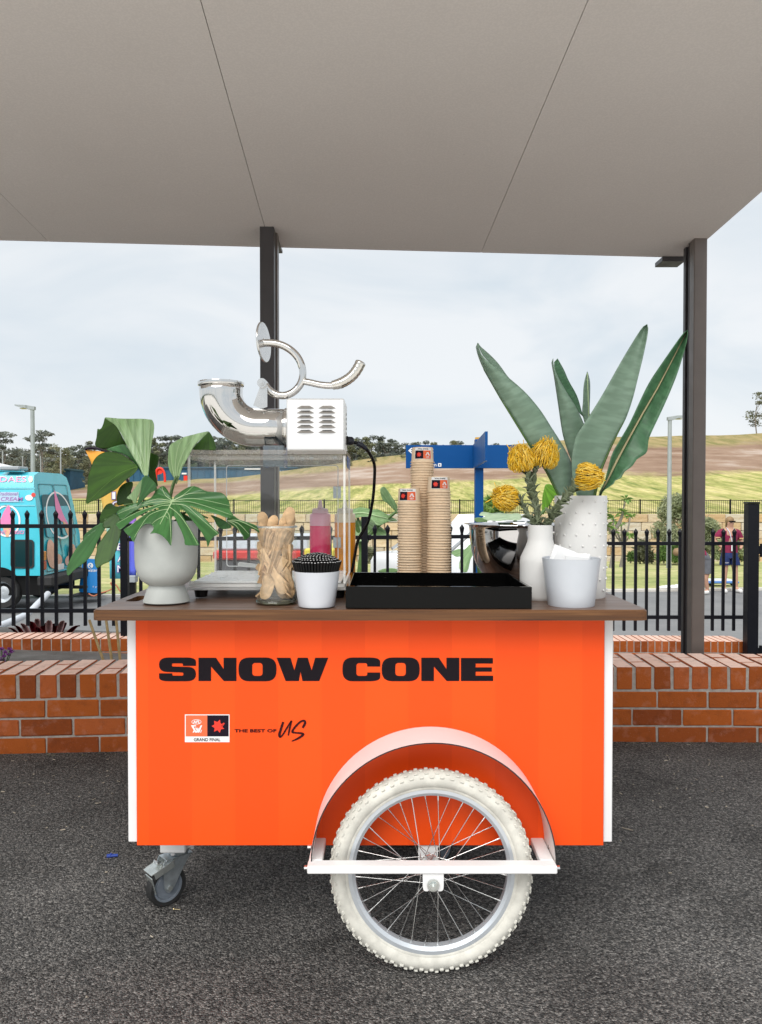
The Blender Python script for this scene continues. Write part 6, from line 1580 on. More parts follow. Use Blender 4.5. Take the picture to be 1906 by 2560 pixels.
# small lower right leaf and the folded tip on the right
px_leaf('leaf', [(1170, 425), (1250, 450), (1340, 500), (1375, 545), (1290, 562), (1235, 530), (1205, 470)], M['mon'], mon, lambda x, y: 2.02, 4.5, (1340, 480), zo, zs)
px_leaf('leaf', [(860, 390), (940, 430), (990, 480), (985, 560), (930, 520), (880, 450)], M['mon'], mon, lambda x, y: 2.0 + .0, 4.5, (860, 390), zo, zs)
dtip = lambda x, y: 1.955 - .0005 * (x - 575) + .0009 * (y - 1295)
px_leaf('leaf', [(1325, 470), (1385, 428), (1450, 470), (1540, 498), (1610, 525), (1638, 560), (1646, 598), (1600, 566), (1550, 560), (1553, 632), (1500, 668), (1488, 625), (1430, 560), (1370, 520)], M['mon'], mon, dtip, 4, (1340, 480), zo, zs)
mb = MB()
for pts in ([(1335, 478), (1450, 480), (1640, 570)], [(1335, 478), (1420, 530), (1495, 650)], [(1335, 478), (1440, 505), (1545, 610)]): vein(mb, pts, dtip, .0012, zo, zs, .0012)
mb.build('vein', M['rib'], mon, smooth=60)
# bent fan leaf at the top: front fold, and the part that hangs behind
fo, fs_ = (180, 1000), .14528
def dfan(x, y): return 2.03 - .0005 * (1050 - y) * (1050 - y) * .004 + .003 * math.sin((x - 300) * .33)
px_leaf('leaf', [(575, 300), (800, 318), (1000, 322), (1200, 322), (1340, 335), (1385, 350), (1412, 420), (1412, 530), (1385, 700), (1360, 850), (1338, 1050), (1312, 1290), (1265, 1310), (1225, 1275), (1180, 1180), (1120, 1080), (1020, 920), (950, 790), (880, 640), (800, 500), (720, 410), (640, 360)], M['mon_light'], mon, dfan, 4, (1268, 1400), fo, fs_, .0012, 3)
mb = MB()
for pts in ([(1262, 1300), (1180, 1000), (1040, 650), (930, 330)], [(1268, 1300), (1220, 950), (1130, 600), (1080, 330)], [(1275, 1300), (1270, 900), (1240, 340)], [(1255, 1300), (1120, 1000), (900, 560), (760, 330)], [(1285, 1300), (1310, 900), (1345, 345)], [(1292, 1300), (1340, 950), (1385, 420)]): vein(mb, pts, dfan, .0010, fo, fs_, .0010)
mb.build('vein', M['rib'], mon, smooth=60)
px_leaf('leaf', [(575, 300), (640, 330), (740, 420), (820, 540), (880, 660), (930, 770), (800, 800), (650, 825), (520, 835), (440, 810), (398, 760), (425, 650), (442, 500), (470, 505), (510, 480), (545, 400)], M['mon_dark'], mon, lambda x, y: 2.06 + .0004 * (y - 1050), 4, (900, 300), fo, fs_)
ddk = lambda x, y: 2.02 - .0010 * (y - 1130) * .5 + .0004 * (330 - x)
px_leaf('leaf', [(600, 890), (740, 905), (850, 935), (960, 1000), (1060, 1080), (1140, 1165), (1050, 1290), (960, 1350), (900, 1400), (780, 1520), (640, 1605), (540, 1665), (440, 1712), (340, 1745), (248, 1782), (262, 1620), (272, 1500), (282, 1330), (320, 1210), (370, 1060), (460, 950)], M['mon_dark'], mon, ddk, 4, (1200, 1100), fo, fs_)
mb = MB(); vein(mb, [(1130, 1150), (850, 1250), (560, 1480), (260, 1770)], ddk, .0010, fo, fs_, .001); mb.build('vein', mat('dark_green_rib', (.09, .2, .02, 1), .5), mon, smooth=60)
px_leaf('leaf', [(600, 850), (760, 790), (900, 765), (960, 830), (1050, 930), (1150, 1100), (1215, 1300), (1150, 1180), (1060, 1060), (960, 970), (860, 920), (740, 890)], M['mon'], mon, lambda x, y: 2.045, 4, (1210, 1300), fo, fs_)
px_leaf('leaf', [(1345, 925), (1420, 930), (1490, 960), (1490, 1060), (1468, 1150), (1440, 1200), (1455, 1330), (1480, 1490), (1400, 1420), (1350, 1350), (1320, 1290), (1340, 1120)], M['mon_dark'], mon, lambda x, y: 2.07, 4, (1330, 1300), fo, fs_)
d4 = lambda x, y: 1.98 + .0006 * (x - 370)
px_leaf('leaf', [(1212, 1350), (1250, 1310), (1285, 1300), (1340, 1335), (1400, 1390), (1462, 1480), (1420, 1560), (1350, 1600), (1290, 1660), (1200, 1750), (1120, 1830), (1140, 1720), (1180, 1580), (1200, 1460)], M['mon'], mon, d4, 4, (1100, 1850), fo, fs_)
px_leaf('leaf', [(1208, 1370), (1195, 1470), (1170, 1590), (1120, 1720), (1085, 1870), (1065, 1790), (1040, 1720), (945, 1690), (1020, 1610), (1100, 1500), (1160, 1420)], M['mon_light'], mon, lambda x, y: 1.965 + .0006 * (370 - x), 4, (1090, 1850), fo, fs_)
px_leaf('leaf', [(905, 1800), (800, 1812), (775, 1740), (785, 1610), (830, 1500), (920, 1430), (1040, 1410), (1045, 1500), (1000, 1620), (1040, 1720), (1060, 1860), (960, 1870)], M['mon_dark'], mon, lambda x, y: 2.03, 4, (1000, 1800), fo, fs_)
px_leaf('leaf', [(480, 2060), (500, 1970), (535, 1890), (600, 1800), (680, 1775), (730, 1820), (800, 1835), (880, 1815), (960, 1850), (850, 1930), (760, 1960), (700, 2010), (640, 2080), (600, 2150), (520, 2160)], M['mon_dark'], mon, lambda x, y: 2.012 + .0006 * (330 - x) * .3, 4, (900, 1850), fo, fs_)
px_leaf('leaf', [(770, 1990), (860, 1850), (1000, 1830), (1120, 1870), (1180, 1930), (1060, 2010), (900, 2060), (820, 2070)], M['mon'], mon, lambda x, y: 2.02, 4, (1150, 1900), fo, fs_)
lo, ls = (0, 960), .37530
px_leaf('leaf', [(668, 925), (640, 965), (590, 1005), (545, 1050), (505, 1100), (470, 1165), (445, 1230), (455, 1278), (500, 1235), (545, 1205), (590, 1165), (625, 1110), (655, 1040), (690, 985), (705, 945)], M['mon'], mon, lambda x, y: 1.955 - .0007 * (230 - x) * .4, 4, (700, 920), lo, ls)
px_leaf('leaf', [(660, 935), (610, 965), (565, 1005), (560, 1035), (600, 1010), (650, 965)], M['mon'], mon, lambda x, y: 1.965, 4, (700, 920), lo, ls)
px_leaf('leaf', [(775, 865), (805, 905), (812, 960), (800, 1020), (775, 1110), (740, 1175), (690, 1200), (645, 1226), (632, 1170), (645, 1120), (650, 1080), (690, 1020), (715, 985), (735, 960), (730, 955), (690, 958), (690, 920), (730, 885)], M['mon_dark'], mon, lambda x, y: 1.965 - .0003 * (y - 1300), 4, (780, 880), lo, ls)
mb = MB(); base = Vector((PX_, PYc, z + kz + .148))
for q in (W(433, 1248, 1.99), W(364, 1190, 2.03), W(372, 1192, 2.035), W(345, 1265, 1.99), W(310, 1262, 2.0), W(440, 1190, 2.04), W(446, 1190, 2.05), W(262, 1300, 1.975), W(290, 1288, 1.98), W(520, 1295, 1.99)):
    mid = base.lerp(q, .5) + Vector((0, 0, .03)); mb.tube(smooth_loop([base + (q - base) * .05, mid, q], 5, False), [.0032 - .0001 * k for k in range(11)], 7)
mb.build('stem', M['stem'], mon, smooth=60)
# right fan leaf that bends over the case
ro, rs_ = (330, 1080), .18160
drt = lambda x, y: 2.05 + .002 * math.sin(x * .4)
px_leaf('leaf', [(525, 185), (600, 130), (720, 70), (850, 35), (960, 8), (1060, -8), (1010, 45), (930, 120), (850, 205), (800, 300), (752, 385), (700, 480), (670, 570), (648, 640), (612, 720), (590, 650), (560, 600), (520, 530), (498, 430), (500, 300)], M['mon_light'], mon, drt, 4, (605, 760), ro, rs_)
mb = MB()
for pts in ([(608, 690), (600, 450), (640, 200), (720, 80)], [(612, 690), (640, 450), (740, 220), (880, 40)], [(616, 690), (680, 470), (800, 250), (980, 20)], [(604, 690), (560, 500), (540, 300), (560, 170)]): vein(mb, pts, drt, .0010, ro, rs_, .001)
mb.build('vein', M['rib'], mon, smooth=60)
px_leaf('leaf', [(1055, -5), (1090, 30), (1130, 110), (1155, 240), (1000, 245), (838, 242), (860, 205), (930, 125), (1010, 45)], M['mon_dark'], mon, lambda x, y: 2.08, 4, (1060, 0), ro, rs_)

# ---- clear snow cone case
CXa, CXb, CYa, CYb = X(470, 2.10), X(864, 2.10), 2.10, 2.432
cz0 = 1.175 - (1476 - 1245) * 2.10 / F; cz1 = 1.175 + 120 * 2.10 / F
case = thing('display_case', 'clear acrylic case with black feet under the snow cone machine', 'case', ((CXa + CXb) / 2, (CYa + CYb) / 2, ctz((CXa + CXb) / 2)))
T = .006
def pane(name, lo, hi, edges):
    """thin sheet: broad faces clear, narrow faces the bright cut edge"""
    lo, hi = Vector(lo), Vector(hi); d = hi - lo; ax_ = min(range(3), key=lambda i: d[i])
    q = MB(); vs, fs = bevbox((hi - lo) / 2, 0); c = (lo + hi) / 2
    q.add([v + c for v in vs], fs[2 * (0 if ax_ == 0 else 0):][:0] or fs)
    for i, f in enumerate(fs):
        n = (vs[f[1]] - vs[f[0]]).cross(vs[f[2]] - vs[f[1]]); a = max(range(3), key=lambda k: abs(n[k])); q.mi[i] = 0 if a == ax_ else 1
    return q.build(name, [M['acrylic'], M['acrylic_edge']], case)
pane('front_pane', (CXa, CYa, cz0 + .018), (CXb, CYa + T, cz1 - .0155), 0)
pane('back_pane', (CXa + T + .001, CYb - T, cz0 + .018), (CXb - T - .001, CYb, cz1 - .0155), 0)
pane('side_pane', (CXa, CYa + T + .0005, cz0 + .018), (CXa + T, CYb - .0005, cz1 - .0155), 0)
pane('side_pane', (CXb - T, CYa + T + .0005, cz0 + .018), (CXb, CYb - .0005, cz1 - .0155), 0)
q = MB(); q.box((CXa - .002, CYa - .003, cz1 - .0130), (CXb + .002, CYb + .003, cz1), 0, .0012)
def mk_lid():
    m = clear('acrylic_lid', (.90, .92, .92, 1), 1.49, 1.0, haze=.17, hazecol=(.98, .88, .80, 1), flat=.05); return m
lidm = mk_lid(); lid = q.build('lid', lidm, case)
q = MB(); q.box((CXa + .008, CYa + .0065, cz1 - .0270), (CXb - .008, CYb - .0065, cz1 - .0140), 0, .001); q.build('lid_rim', lidm, case)
q = MB(); q.box((CXa - .004, CYa - .004, cz0), (CXb + .004, CYb + .004, cz0 + .008), 0, .0015); q.build('base_plate', clear('base_acrylic', (.96, .96, .96, 1), 1.4, 1, haze=.38, hazecol=(.95, .94, .92, 1), flat=.08), case)
q = MB(); q.box((CXa + .002, CYa + .002, cz0 + .0085), (CXb - .002, CYa + .006, cz0 + .0175), 0, .001); q.build('base_rim', M['acrylic_edge'], case)
q = MB(); hol = [ellipse(X(px, 2.2), 2.12 + .04 * r_, .0042, .0042, 10)[::-1] for r_ in range(1, 8) for px in range(500 + 14 * (r_ % 2), 850, 44)]
pl0 = rrect(CXa + .012, CYa + .012, CXb - .012, CYb - .012, .006)
q.prism([pl0] + hol, lambda x, y: Vector((x, y, cz0 + .0185)), lambda x, y: Vector((x, y, cz0 + .0235))); q.build('drip_tray', mat('white_tray', G(.90), .3, var=.03), case)
fo_ = []
for x in (X(498, 2.10) , CXb - .022):
    for y in (CYa + .022, CYb - .03):
        zf = ctz(x) + .0003; q = MB(); q.lathe([(0, 0), (.0160, 0), (.0195, cz0 - zf - .0005), (0, cz0 - zf - .0005)], (x, y, zf), 20); q.build('foot', M['black'], case, smooth=40)
# door in the back pane: outline, handle, hinges
dx0, dx1 = X(567, CYb), X(847, CYb); dz0, dz1 = W(0, 1416, CYb).z, W(0, 1163, CYb).z
ol = rrect(dx0, dz0, dx1, dz1, .010); il = rrect(dx0 + .0028, dz0 + .0028, dx1 - .0028, dz1 - .0028, .008)
q = MB(); q.prism([ol, il[::-1]], lambda x, zz: Vector((x, CYb - T - .0010, zz)), lambda x, zz: Vector((x, CYb - T - .0004, zz))); q.build('door_edge', M['acrylic_white'], case)
q = MB(); a, b = W(594, 1418, CYb), W(640, 1411, CYb); q.box((a.x, CYb + .001, a.z - .004), (b.x + .05, CYb + .022, b.z), 0, .003, Matrix.Rotation(R(7), 3, 'Y')); q.build('door_handle', M['acrylic_white'], case)
for y0, y1 in ((1216, 1246), (1343, 1369)):
    a, b = W(834, y1, CYb), W(853, y0, CYb); q = MB(); q.box((a.x, CYb - T - .004, a.z), ((a.x + b.x) / 2 - .0008, CYb - T - .0015, b.z), 0, .0005); q.box(((a.x + b.x) / 2 + .0008, CYb - T - .004, a.z), (b.x, CYb - T - .0015, b.z), 0, .0005)
    for zz in (a.z + .005, b.z - .005): q.cyl(((a.x + b.x) / 2 - .006, CYb - T - .0055, zz), ((a.x + b.x) / 2 - .006, CYb - T - .004, zz), .0025, n=8)
    q.build('hinge', M['zinc'], case)
a, b = W(871, 1168, 2.15), W(876.5, 1136, 2.3); q = MB(); q.box((CXb + .0005, 2.20, a.z), (CXb + .002, 2.36, a.z + .034)); q.build('sticker', mat('blue_sticker', (.03, .09, .32, 1), .4), case)

# ---- snow cone machine on the case
MY = 2.14; MPY = 2.225
mc = thing('snow_cone_machine', 'polished steel ice shaver with curved hopper and hand lever', 'ice shaver', (X(790, MY), MPY, cz1))
bx0, bx1 = X(717, MY), X(861.5, MY); bz_0, bz_1 = cz1 + .0005, W(0, 996, MY).z
q = MB(); q.box((bx0, MY, bz_0), (bx1, MY + .165, bz_1), 0, .0035); bx = q.build('motor_box', mat('satin_steel', (.90, .90, .90, 1), .42, .55, var=.03, bump=.0, bs=40), mc, smooth=30)
lv = []
for cx_ in ((743.3, 785.5), (797.5, 839.7)):
    for yy in (1020.8, 1032.7, 1044.8, 1056.6, 1069, 1081.5):
        xa_, xb_ = X(cx_[0], MY), X(cx_[1], MY); zt_, zb_ = W(0, yy - 6.5, MY).z, W(0, yy + .5, MY).z; q = MB(); n = 8
        top_, bot_ = [], []
        for k in range(n + 1):
            u = k / n; e = min(1, 4 * u, 4 * (1 - u)); top_.append((xa_ + (xb_ - xa_) * u, MY - .0002, zb_ + (zt_ - zb_) * (.15 + .85 * e))); bot_.append((xa_ + (xb_ - xa_) * u, MY - .0002 - .0052 * e, zb_))
        q.grid([[Vector(p) for p in top_], [Vector(p) for p in bot_]], 0, False); q.add([bot_[0]] + bot_ + [bot_[-1]] + [(xb_, MY + .0005, zb_), (xa_, MY + .0005, zb_)], [tuple(range(n + 5))], 1)
        q.build('louvre', [M['steel_soft'], M['rubber']], bx, smooth=40, fix=False)
q = MB()
for zz in (1036, 1048, 1060, 1072, 1084, 1094):
    q.cyl((bx1 + .0003, MY + .11, W(0, zz, 2.25).z), (bx1 + .0012, MY + .11, W(0, zz, 2.25).z), .004, n=10)
q.build('vent_hole', M['rubber'], bx)
q = MB(); s0 = Vector((bx1 + .0005, MY + .13, W(0, 1102, 2.27).z)); q.box(s0 + Vector((0, -.018, -.013)), s0 + Vector((.006, .018, .013)), 0, .002); q.build('socket', M['black'], bx)
# hopper: horizontal tube that sweeps up to an open flanged mouth
az_ = W(0, 1069.5, MPY).z; mxp = X(554, MPY); mz = W(0, 962, MPY).z; br_ = .104
cl = [Vector((bx0 - .0015, MPY, az_)), Vector((mxp + br_ + .02, MPY, az_))]; rr2 = [.0535, .0535]
for k in range(0, 15):
    a = R(90 * k / 14); cl.append(Vector((mxp + br_ - br_ * math.sin(a), MPY, az_ + br_ - br_ * math.cos(a)))); rr2.append(.0535 + .0075 * k / 14)
cl.append(Vector((mxp, MPY, mz))); rr2.append(.0618)
q = MB(); q.tube(cl, rr2, 48, 0, cap=False); q.build('hopper', M['steel'], mc, smooth=60, solid=.0018)
q = MB(); q.lathe([(.0612, -.006), (.0655, -.005), (.0665, 0), (.0655, .005), (.0612, .006), (.0600, 0)], (mxp, MPY, mz + .002), 48, closed=True); q.lathe([(.0545, -.008), (.0575, -.006), (.0575, .006), (.0545, .008)], (mxp, MPY, mz - .02 + .0), 4) if False else None
q.build('mouth_ring', M['steel'], mc, smooth=60)
q = MB(); q.lathe([(.0540, -.010), (.0570, -.008), (.0575, .0), (.0570, .001), (.0540, .003)], (bx0 - .004, MPY, az_), 40, axis=(1, 0, 0)); q.build('hopper_collar', M['steel'], mc, smooth=40)
q = MB(); q.tube([W(x, y, MPY - .0545) for x, y in ((716, 1072), (660, 1071), (620, 1066), (580, 1050), (548, 1024), (528, 1000), (517, 975))][::1], .0016, 6) if False else None
# pivot bracket and lever
zsc = 500 / 1652; L2 = lambda x, y, Y=MPY: W(460 + x * zsc, 780 + y * zsc, Y)
for dy in (-.016, .016):
    q = MB(); q.prism([roundpoly([(572, 772), (632, 610, 10), (645, 575, 12), (672, 575, 12), (690, 600, 10), (690, 784), (640, 800)])], lambda x, y: L2(x, y, MPY + dy - .0015), lambda x, y: L2(x, y, MPY + dy + .0015)); q.build('bracket', M['steel_soft'], mc, smooth=30)
q = MB(); pvt = L2(655, 596); q.cyl(pvt + Vector((0, -.026, 0)), pvt + Vector((0, .026, 0)), .0135, n=24); q.cyl(pvt + Vector((0, -.031, 0)), pvt + Vector((0, -.0262, 0)), .0075, n=16); q.cyl(pvt + Vector((0, -.035, 0)), pvt + Vector((0, -.031, 0)), .0035, n=10); q.build('pivot_bolt', M['steel_soft'], mc, smooth=40)
q = MB(); q.tube([L2(x, y) for x, y in smooth_loop([(672, 602), (700, 640), (755, 678), (830, 690), (900, 664), (953, 612), (980, 545), (979, 465), (946, 382), (890, 320), (820, 278), (745, 258), (655, 255)], 5, False)], .0108, 16); q.build('lever_arc', M['steel'], mc, smooth=60)
q = MB(); q.tube([L2(x, y) for x, y in smooth_loop([(985, 572), (1050, 584), (1110, 598), (1170, 606), (1232, 608)], 4, False)], .0098, 14); q.build('lever_arm', M['steel'], mc, smooth=60)
gp_ = smooth_loop([(1226, 606), (1290, 590), (1345, 562), (1395, 522), (1435, 468), (1465, 408)], 6, False); gr_ = [.0125 + .0030 * min(1, k / 6) + (.0005 * math.sin(k * 2.1)) for k in range(len(gp_))]; gr_[-1] = .010
q = MB(); q.tube([L2(x, y) for x, y in gp_], gr_, 16); q.build('grip', mat('nickel_grip', (.70, .68, .63, 1), .22, .9, var=.06), mc, smooth=60)
q = MB(); dc = L2(659, 250); nrm = Vector((.975, -.185, .05)).normalized(); q.lathe([(0, -.003), (.0560, -.003), (.0575, -.0015), (.0575, .0015), (.0560, .003), (0, .003)], dc, 48, axis=nrm); q.build('press_plate', M['steel_soft'], mc, smooth=40)
q = MB(); q.cyl(dc - nrm * .010, dc + nrm * .004, .0118, n=20); q.build('press_cap', M['steel'], mc, smooth=40)
# grey clear chute under the hopper
q = MB(); a, b = W(658, 1167, 2.165), W(710, 1113.5, 2.165); q.box((a.x, 2.165, a.z), (b.x, 2.168, b.z), 0, .0008); q.box((a.x, 2.1685, a.z), (a.x + .003, 2.25, b.z)); q.box((b.x - .003, 2.1685, a.z), (b.x, 2.25, b.z)); q.build('ice_chute', M['acrylic_grey'], mc)
q = MB()
for (xx, yy) in ((726, 1144), (733, 1146), (757, 1147), (779, 1146), (838, 1144)): p = W(xx, yy, 2.19); q.lathe([(0, -.006), (.003, -.005), (.006, -.001), (.006, .003), (0, .003)], p, 8)
q.build('fixing_screw', M['zinc'], mc)
# power cord
pts = [s0 + Vector((.006, 0, 0)), W(878, 1104, 2.28), W(905, 1113, 2.29), W(922, 1130, 2.31), W(936, 1160, 2.34), W(936.5, 1200, 2.37), W(932, 1252, 2.40), W(920, 1306, 2.43), W(896, 1350, 2.45), W(886, 1398, 2.46), W(876, 1450, 2.47), W(868, 1480, 2.50)]
pts = [Vector((p.x, p.y, max(p.z, ctz(p.x) + .006))) for p in pts] + [Vector((X(850, 2.52), 2.535, ctz(-.12) + .006))]
cord = thing('power_cord', 'thick black power cord looping from the steel motor box to the counter', 'cord', s0)
q = MB(); q.tube(smooth_loop(pts, 8, False), .0048, 12); q.build('cable', M['black'], cord, smooth=60)
q = MB(); e1 = W(880, 1105, 2.28); q.tube([s0 + Vector((.0065, 0, 0)), s0 + Vector((.012, 0, 0)), s0.lerp(e1, .9)], [.013, .0125, .010], 12); q.tube([W(893, 1108, 2.286), W(903, 1112, 2.29), W(915, 1121, 2.30)], [.0075, .0085, .0065], 10); q.build('plug', mat('navy_black_plug', (.010, .012, .022, 1), .4), cord, smooth=50)

# ---- syrup bottles
def bottle(label, px, col, col2, zf):
    x, Y = X(px, 2.492), 2.492; z = ctz(x) + .0003
    t = thing('squeeze_bottle', label, 'bottle', (x, Y, z))
    lz = W(0, zf, Y).z - z; sh = W(0, 1285, Y).z - z
    q = MB(); q.lathe([(0, 0), (.0315, 0), (.0335, .003), (.0338, lz)], (x, Y, z), 36); q.build('syrup', mat('syrup', col, .22, var=.08, vs=30, spec=.4), t, smooth=50)
    q = MB(); q.shell([(.0338, lz + .0003), (.0336, sh - .004), (.0322, sh), (.0255, sh + .003)], (x, Y, z), 36); q.lathe([(0, lz + .0002), (.0335, lz + .0002)], (x, Y, z), 24); q.build('upper_wall', mat('tinted_bottle', col2, .3, var=.03), t, smooth=50, fix=False)
    q = MB(); prof_ = [(0, sh + .0035), (.026, sh + .0035)]
    for k in range(4): prof_ += [(.0262, sh + .004 + .003 * k), (.0250, sh + .0055 + .003 * k)]
    prof_ += [(.0245, sh + .017), (.010, sh + .019), (.0075, sh + .024), (.0048, sh + .044), (.0030, sh + .046), (0, sh + .046)]
    q.lathe(prof_, (x, Y, z), 28); q.build('nozzle_cap', mat('cap', tuple(c * .5 + .42 for c in col2[:3]) + (1,), .4, var=.02), t, smooth=40)
bottle('squeeze bottle of bright pink syrup behind the clear case', 801, (.90, .002, .14, 1), (.92, .42, .56, 1), 1314)
bottle('squeeze bottle of orange syrup behind the case corner', 863, (.92, .34, .012, 1), (.86, .74, .55, 1), 1306)

# ---- jar of wooden spoons
JX, JY, JR = X(690.5, 2.003), 2.003, .0548; jz = ctz(JX) + .0003; jh = W(0, 1315, JY).z - jz
jar = thing('glass_jar', 'tall clear glass jar packed with wooden spoons', 'jar', (JX, JY, jz))
q = MB(); q.shell([(.048, .0005), (.0535, .004), (JR, .010), (JR, jh - .006), (JR - .0008, jh - .001), (JR - .002, jh), (JR - .0034, jh - .003), (JR - .0032, .012)], (JX, JY, jz), 56); q.build('wall', M['glass'], jar, smooth=60, fix=False)
q = MB(); q.lathe([(.048, .0006), (.053, .004), (.0505, .010), (.030, .0085), (0, .008)], (JX, JY, jz), 48); q.build('base', M['glass_base'], jar, smooth=60)
q = MB(); 
for k in range(40): pass
q.lathe([(JR - .0036, jh - .004), (JR + .0006, jh - .004), (JR + .0010, jh - .001), (JR - .001, jh + .0012), (JR - .0034, jh)], (JX, JY, jz), 56, closed=True); q.build('rim', clear('jar_rim', (.85, .88, .86, 1), 1.5, 1, haze=.25, hazecol=(.8, .82, .8, 1)), jar, smooth=60)
def spoon_mesh():
    L = .120; t = .0008; n = 18; rows_t = []
    def hw(u):
        if u < .62: return .0052 + .0012 * (1 - u / .62)
        v = (u - .62) / .38
        return .0052 + .0086 * math.sin(min(1, v * 1.5) * math.pi / 2) if v < .55 else .0138 * math.sqrt(max(0, 1 - ((v - .55) / .45) ** 2)) + .0004
    n = 20; us = [i / 8 * .62 for i in range(8)] + [.62 + .38 * math.sin(math.pi / 2 * i / 11) for i in range(12)]
    q = MB(); top_, bot_ = [], []
    for u in us:
        dip = -.0038 * math.sin(math.pi * max(0, (u - .6) / .4)); row = []
        for v in (-1, -.5, 0, .5, 1): row.append(Vector((v * hw(u), dip * (1 - v * v) + .0006 * math.sin(u * 4), u * L - L / 2)))
        top_.append(row)
    q.grid([[p + Vector((0, t, 0)) for p in r] for r in top_], 0, False); q.grid([[p - Vector((0, t, 0)) for p in r] for r in top_], 0, False)
    ring = [r[0] for r in top_] + [r[-1] for r in top_[::-1]]; k = len(ring)
    q.add([p + Vector((0, t, 0)) for p in ring] + [p - Vector((0, t, 0)) for p in ring], [(i, (i + 1) % k, k + (i + 1) % k, k + i) for i in range(k)])
    return q
sp0 = spoon_mesh().build('wooden_spoon', M['birch'], None, smooth=50)
SPN = []
def put_spoon(px, py, ang, dep_, roll, pitch=0.0, free=False):
    """centre at a photo pixel, bowl end pointing to ang (degrees from up, clockwise as seen)"""
    c = W(px, py, JY + dep_)
    a_ = (ang + 180) % 360 - 180
    for lo_a, hi_a in ((48, 132), (-132, -48)):           # a spoon longer than the jar is wide has to lean
        if lo_a < a_ < hi_a: ang = lo_a if a_ < (lo_a + hi_a) / 2 else hi_a
    dv = Quaternion((0, 1, 0), R(ang)) @ Quaternion((1, 0, 0), R(pitch)) @ Vector((0, 0, .060))
    for _ in range(12):
        for sg in (-1, 1):
            e = c + dv * sg; wd = .003 + (.0095 if sg > 0 else .003) * abs(math.cos(R(roll))); lim = .0510 - wd; rx = math.hypot(e.x - JX, e.y - JY)
            if rx > lim:
                k = 1 - lim / rx; c.x -= (e.x - JX) * k; c.y -= (e.y - JY) * k
    lowz = c.z - abs(dv.z)
    if lowz < jz + .014: c.z += jz + .014 - lowz
    o = sp0 if not SPN else sp0.copy()
    if SPN: COL.objects.link(o)
    o.location = c; o.rotation_mode = 'QUATERNION'
    o.rotation_quaternion = Quaternion((0, 1, 0), R(ang)) @ Quaternion((1, 0, 0), R(pitch)) @ Quaternion((0, 0, 1), R(roll))
    SPN.append(o); return o
jr = random.Random(5); js = .11715; jo = (620, 1270)
J = lambda x, y: (jo[0] + x * js, jo[1] + y * js)
def bundle(a, b, n, ang, da, roll, dep_, dd=0.0, pitch=0):
    for k in range(n):
        u = k / max(1, n - 1); x, y = J(a[0] + (b[0] - a[0]) * u, a[1] + (b[1] - a[1]) * u)
        put_spoon(x, y, ang + da * u + jr.uniform(-1.5, 1.5), dep_ + dd * u + jr.uniform(-.0012, .0012), roll + jr.uniform(-8, 8), pitch + jr.uniform(-2, 2))
bundle((330, 930), (500, 1000), 13, 8, 22, 68, -.026, .006)            # left fan, bowls up
bundle((560, 900), (800, 960), 21, 14, 16, 66, -.030, .010)           # middle fan, bowls up
bundle((860, 860), (960, 930), 10, 6, 8, 40, -.020, .010)
bundle((700, 660), (930, 640), 12, 10, 12, 30, -.004, .02)
bundle((360, 740), (520, 700), 10, -6, 10, 30, .0, .012)
bundle((520, 1320), (640, 1480), 1, 150, 0, 10, -.046)
bundle((470, 1420), (470, 1420), 1, 149, 0, 4, -.0478)                # the spoon that lies against the glass
bundle((640, 1370), (760, 1460), 13, 136, 8, 66, -.036, .006)          # diagonal bundle, bowls down right
bundle((720, 1240), (880, 1330), 12, 134, 6, 64, -.030, .008)
bundle((330, 1560), (420, 1700), 9, 118, 16, 30, -.030, .006)
bundle((420, 1830), (620, 1870), 9, 96, 10, 75, -.024, .01)
bundle((780, 1850), (880, 1800), 7, 80, 20, 40, -.026, .01)
bundle((900, 1150), (960, 1300), 7, 172, 8, 25, -.030, .01)
bundle((300, 1180), (330, 1330), 7, 160, 12, 40, -.020, .01)
bundle((420, 1150), (900, 1200), 13, 20, 20, 35, .0, .02)
bundle((400, 1600), (900, 1600), 12, 60, 40, 30, .0, .02)
bundle((400, 1000), (900, 1050), 12, 190, 20, 20, .012, .02)
for (x, y, a, r_) in ((290, 560, -14, 15), (880, 460, 12, 8), (760, 480, 24, 20), (930, 470, 3, 20), (420, 620, 20, 25), (980, 620, 5, 35)): put_spoon(*J(x, y), a, -.010 + .004 * (x % 3), r_)
bundle((300, 1650), (900, 1500), 12, 200, 60, 20, -.036, .01)
bundle((350, 1350), (950, 1700), 14, 140, 40, 30, -.018, .01)
bundle((350, 900), (950, 800), 12, -8, 20, 30, -.012, .01)
for o in SPN: tag(o, 'pale wooden spoon among the many packed in the glass jar', 'spoon', 'wooden spoons in the glass jar')

# ---- white cup of black stirrers
def cup(name, label, px, Y, r0, r1, h, m, inner=None, cat='cup'):
    x = X(px, Y); z = ctz(x) + .0003; t = thing(name, label, cat, (x, Y, z))
    w = .0025
    q = MB(); q.lathe([(0, .001), (r0 - .006, .001), (r0 - .004, 0), (r0 - .0012, .0012), (r0, .004), (r1 - .0006, h - .002), (r1, h - .0005), (r1 - .001, h), (r1 - w, h - .001), (r0 - w, .005), (0, .005)], (x, Y, z), 56); q.build('wall', m, t, smooth=40)
    return x, Y, z
sx_, sy_, sz_ = cup('cup', 'white tapered cup full of black stirrer straws', 792, 1.945, .0465, .0585, W(0, 1427, 1.945).z - .9007, M['white_plastic'])
ch_ = W(0, 1427, 1.945).z - sz_
sm = MB(); L_ = .150; sm.tube([(0, 0, 0), (0, 0, L_)], .00165, 8, 0, cap=False); sm.tube([(0, 0, 0), (0, 0, L_ - .0002)], .00120, 8, 1, cap=False)
sm.lathe([(.0012, L_), (.00165, L_)], (0, 0, 0), 8, 2); pass
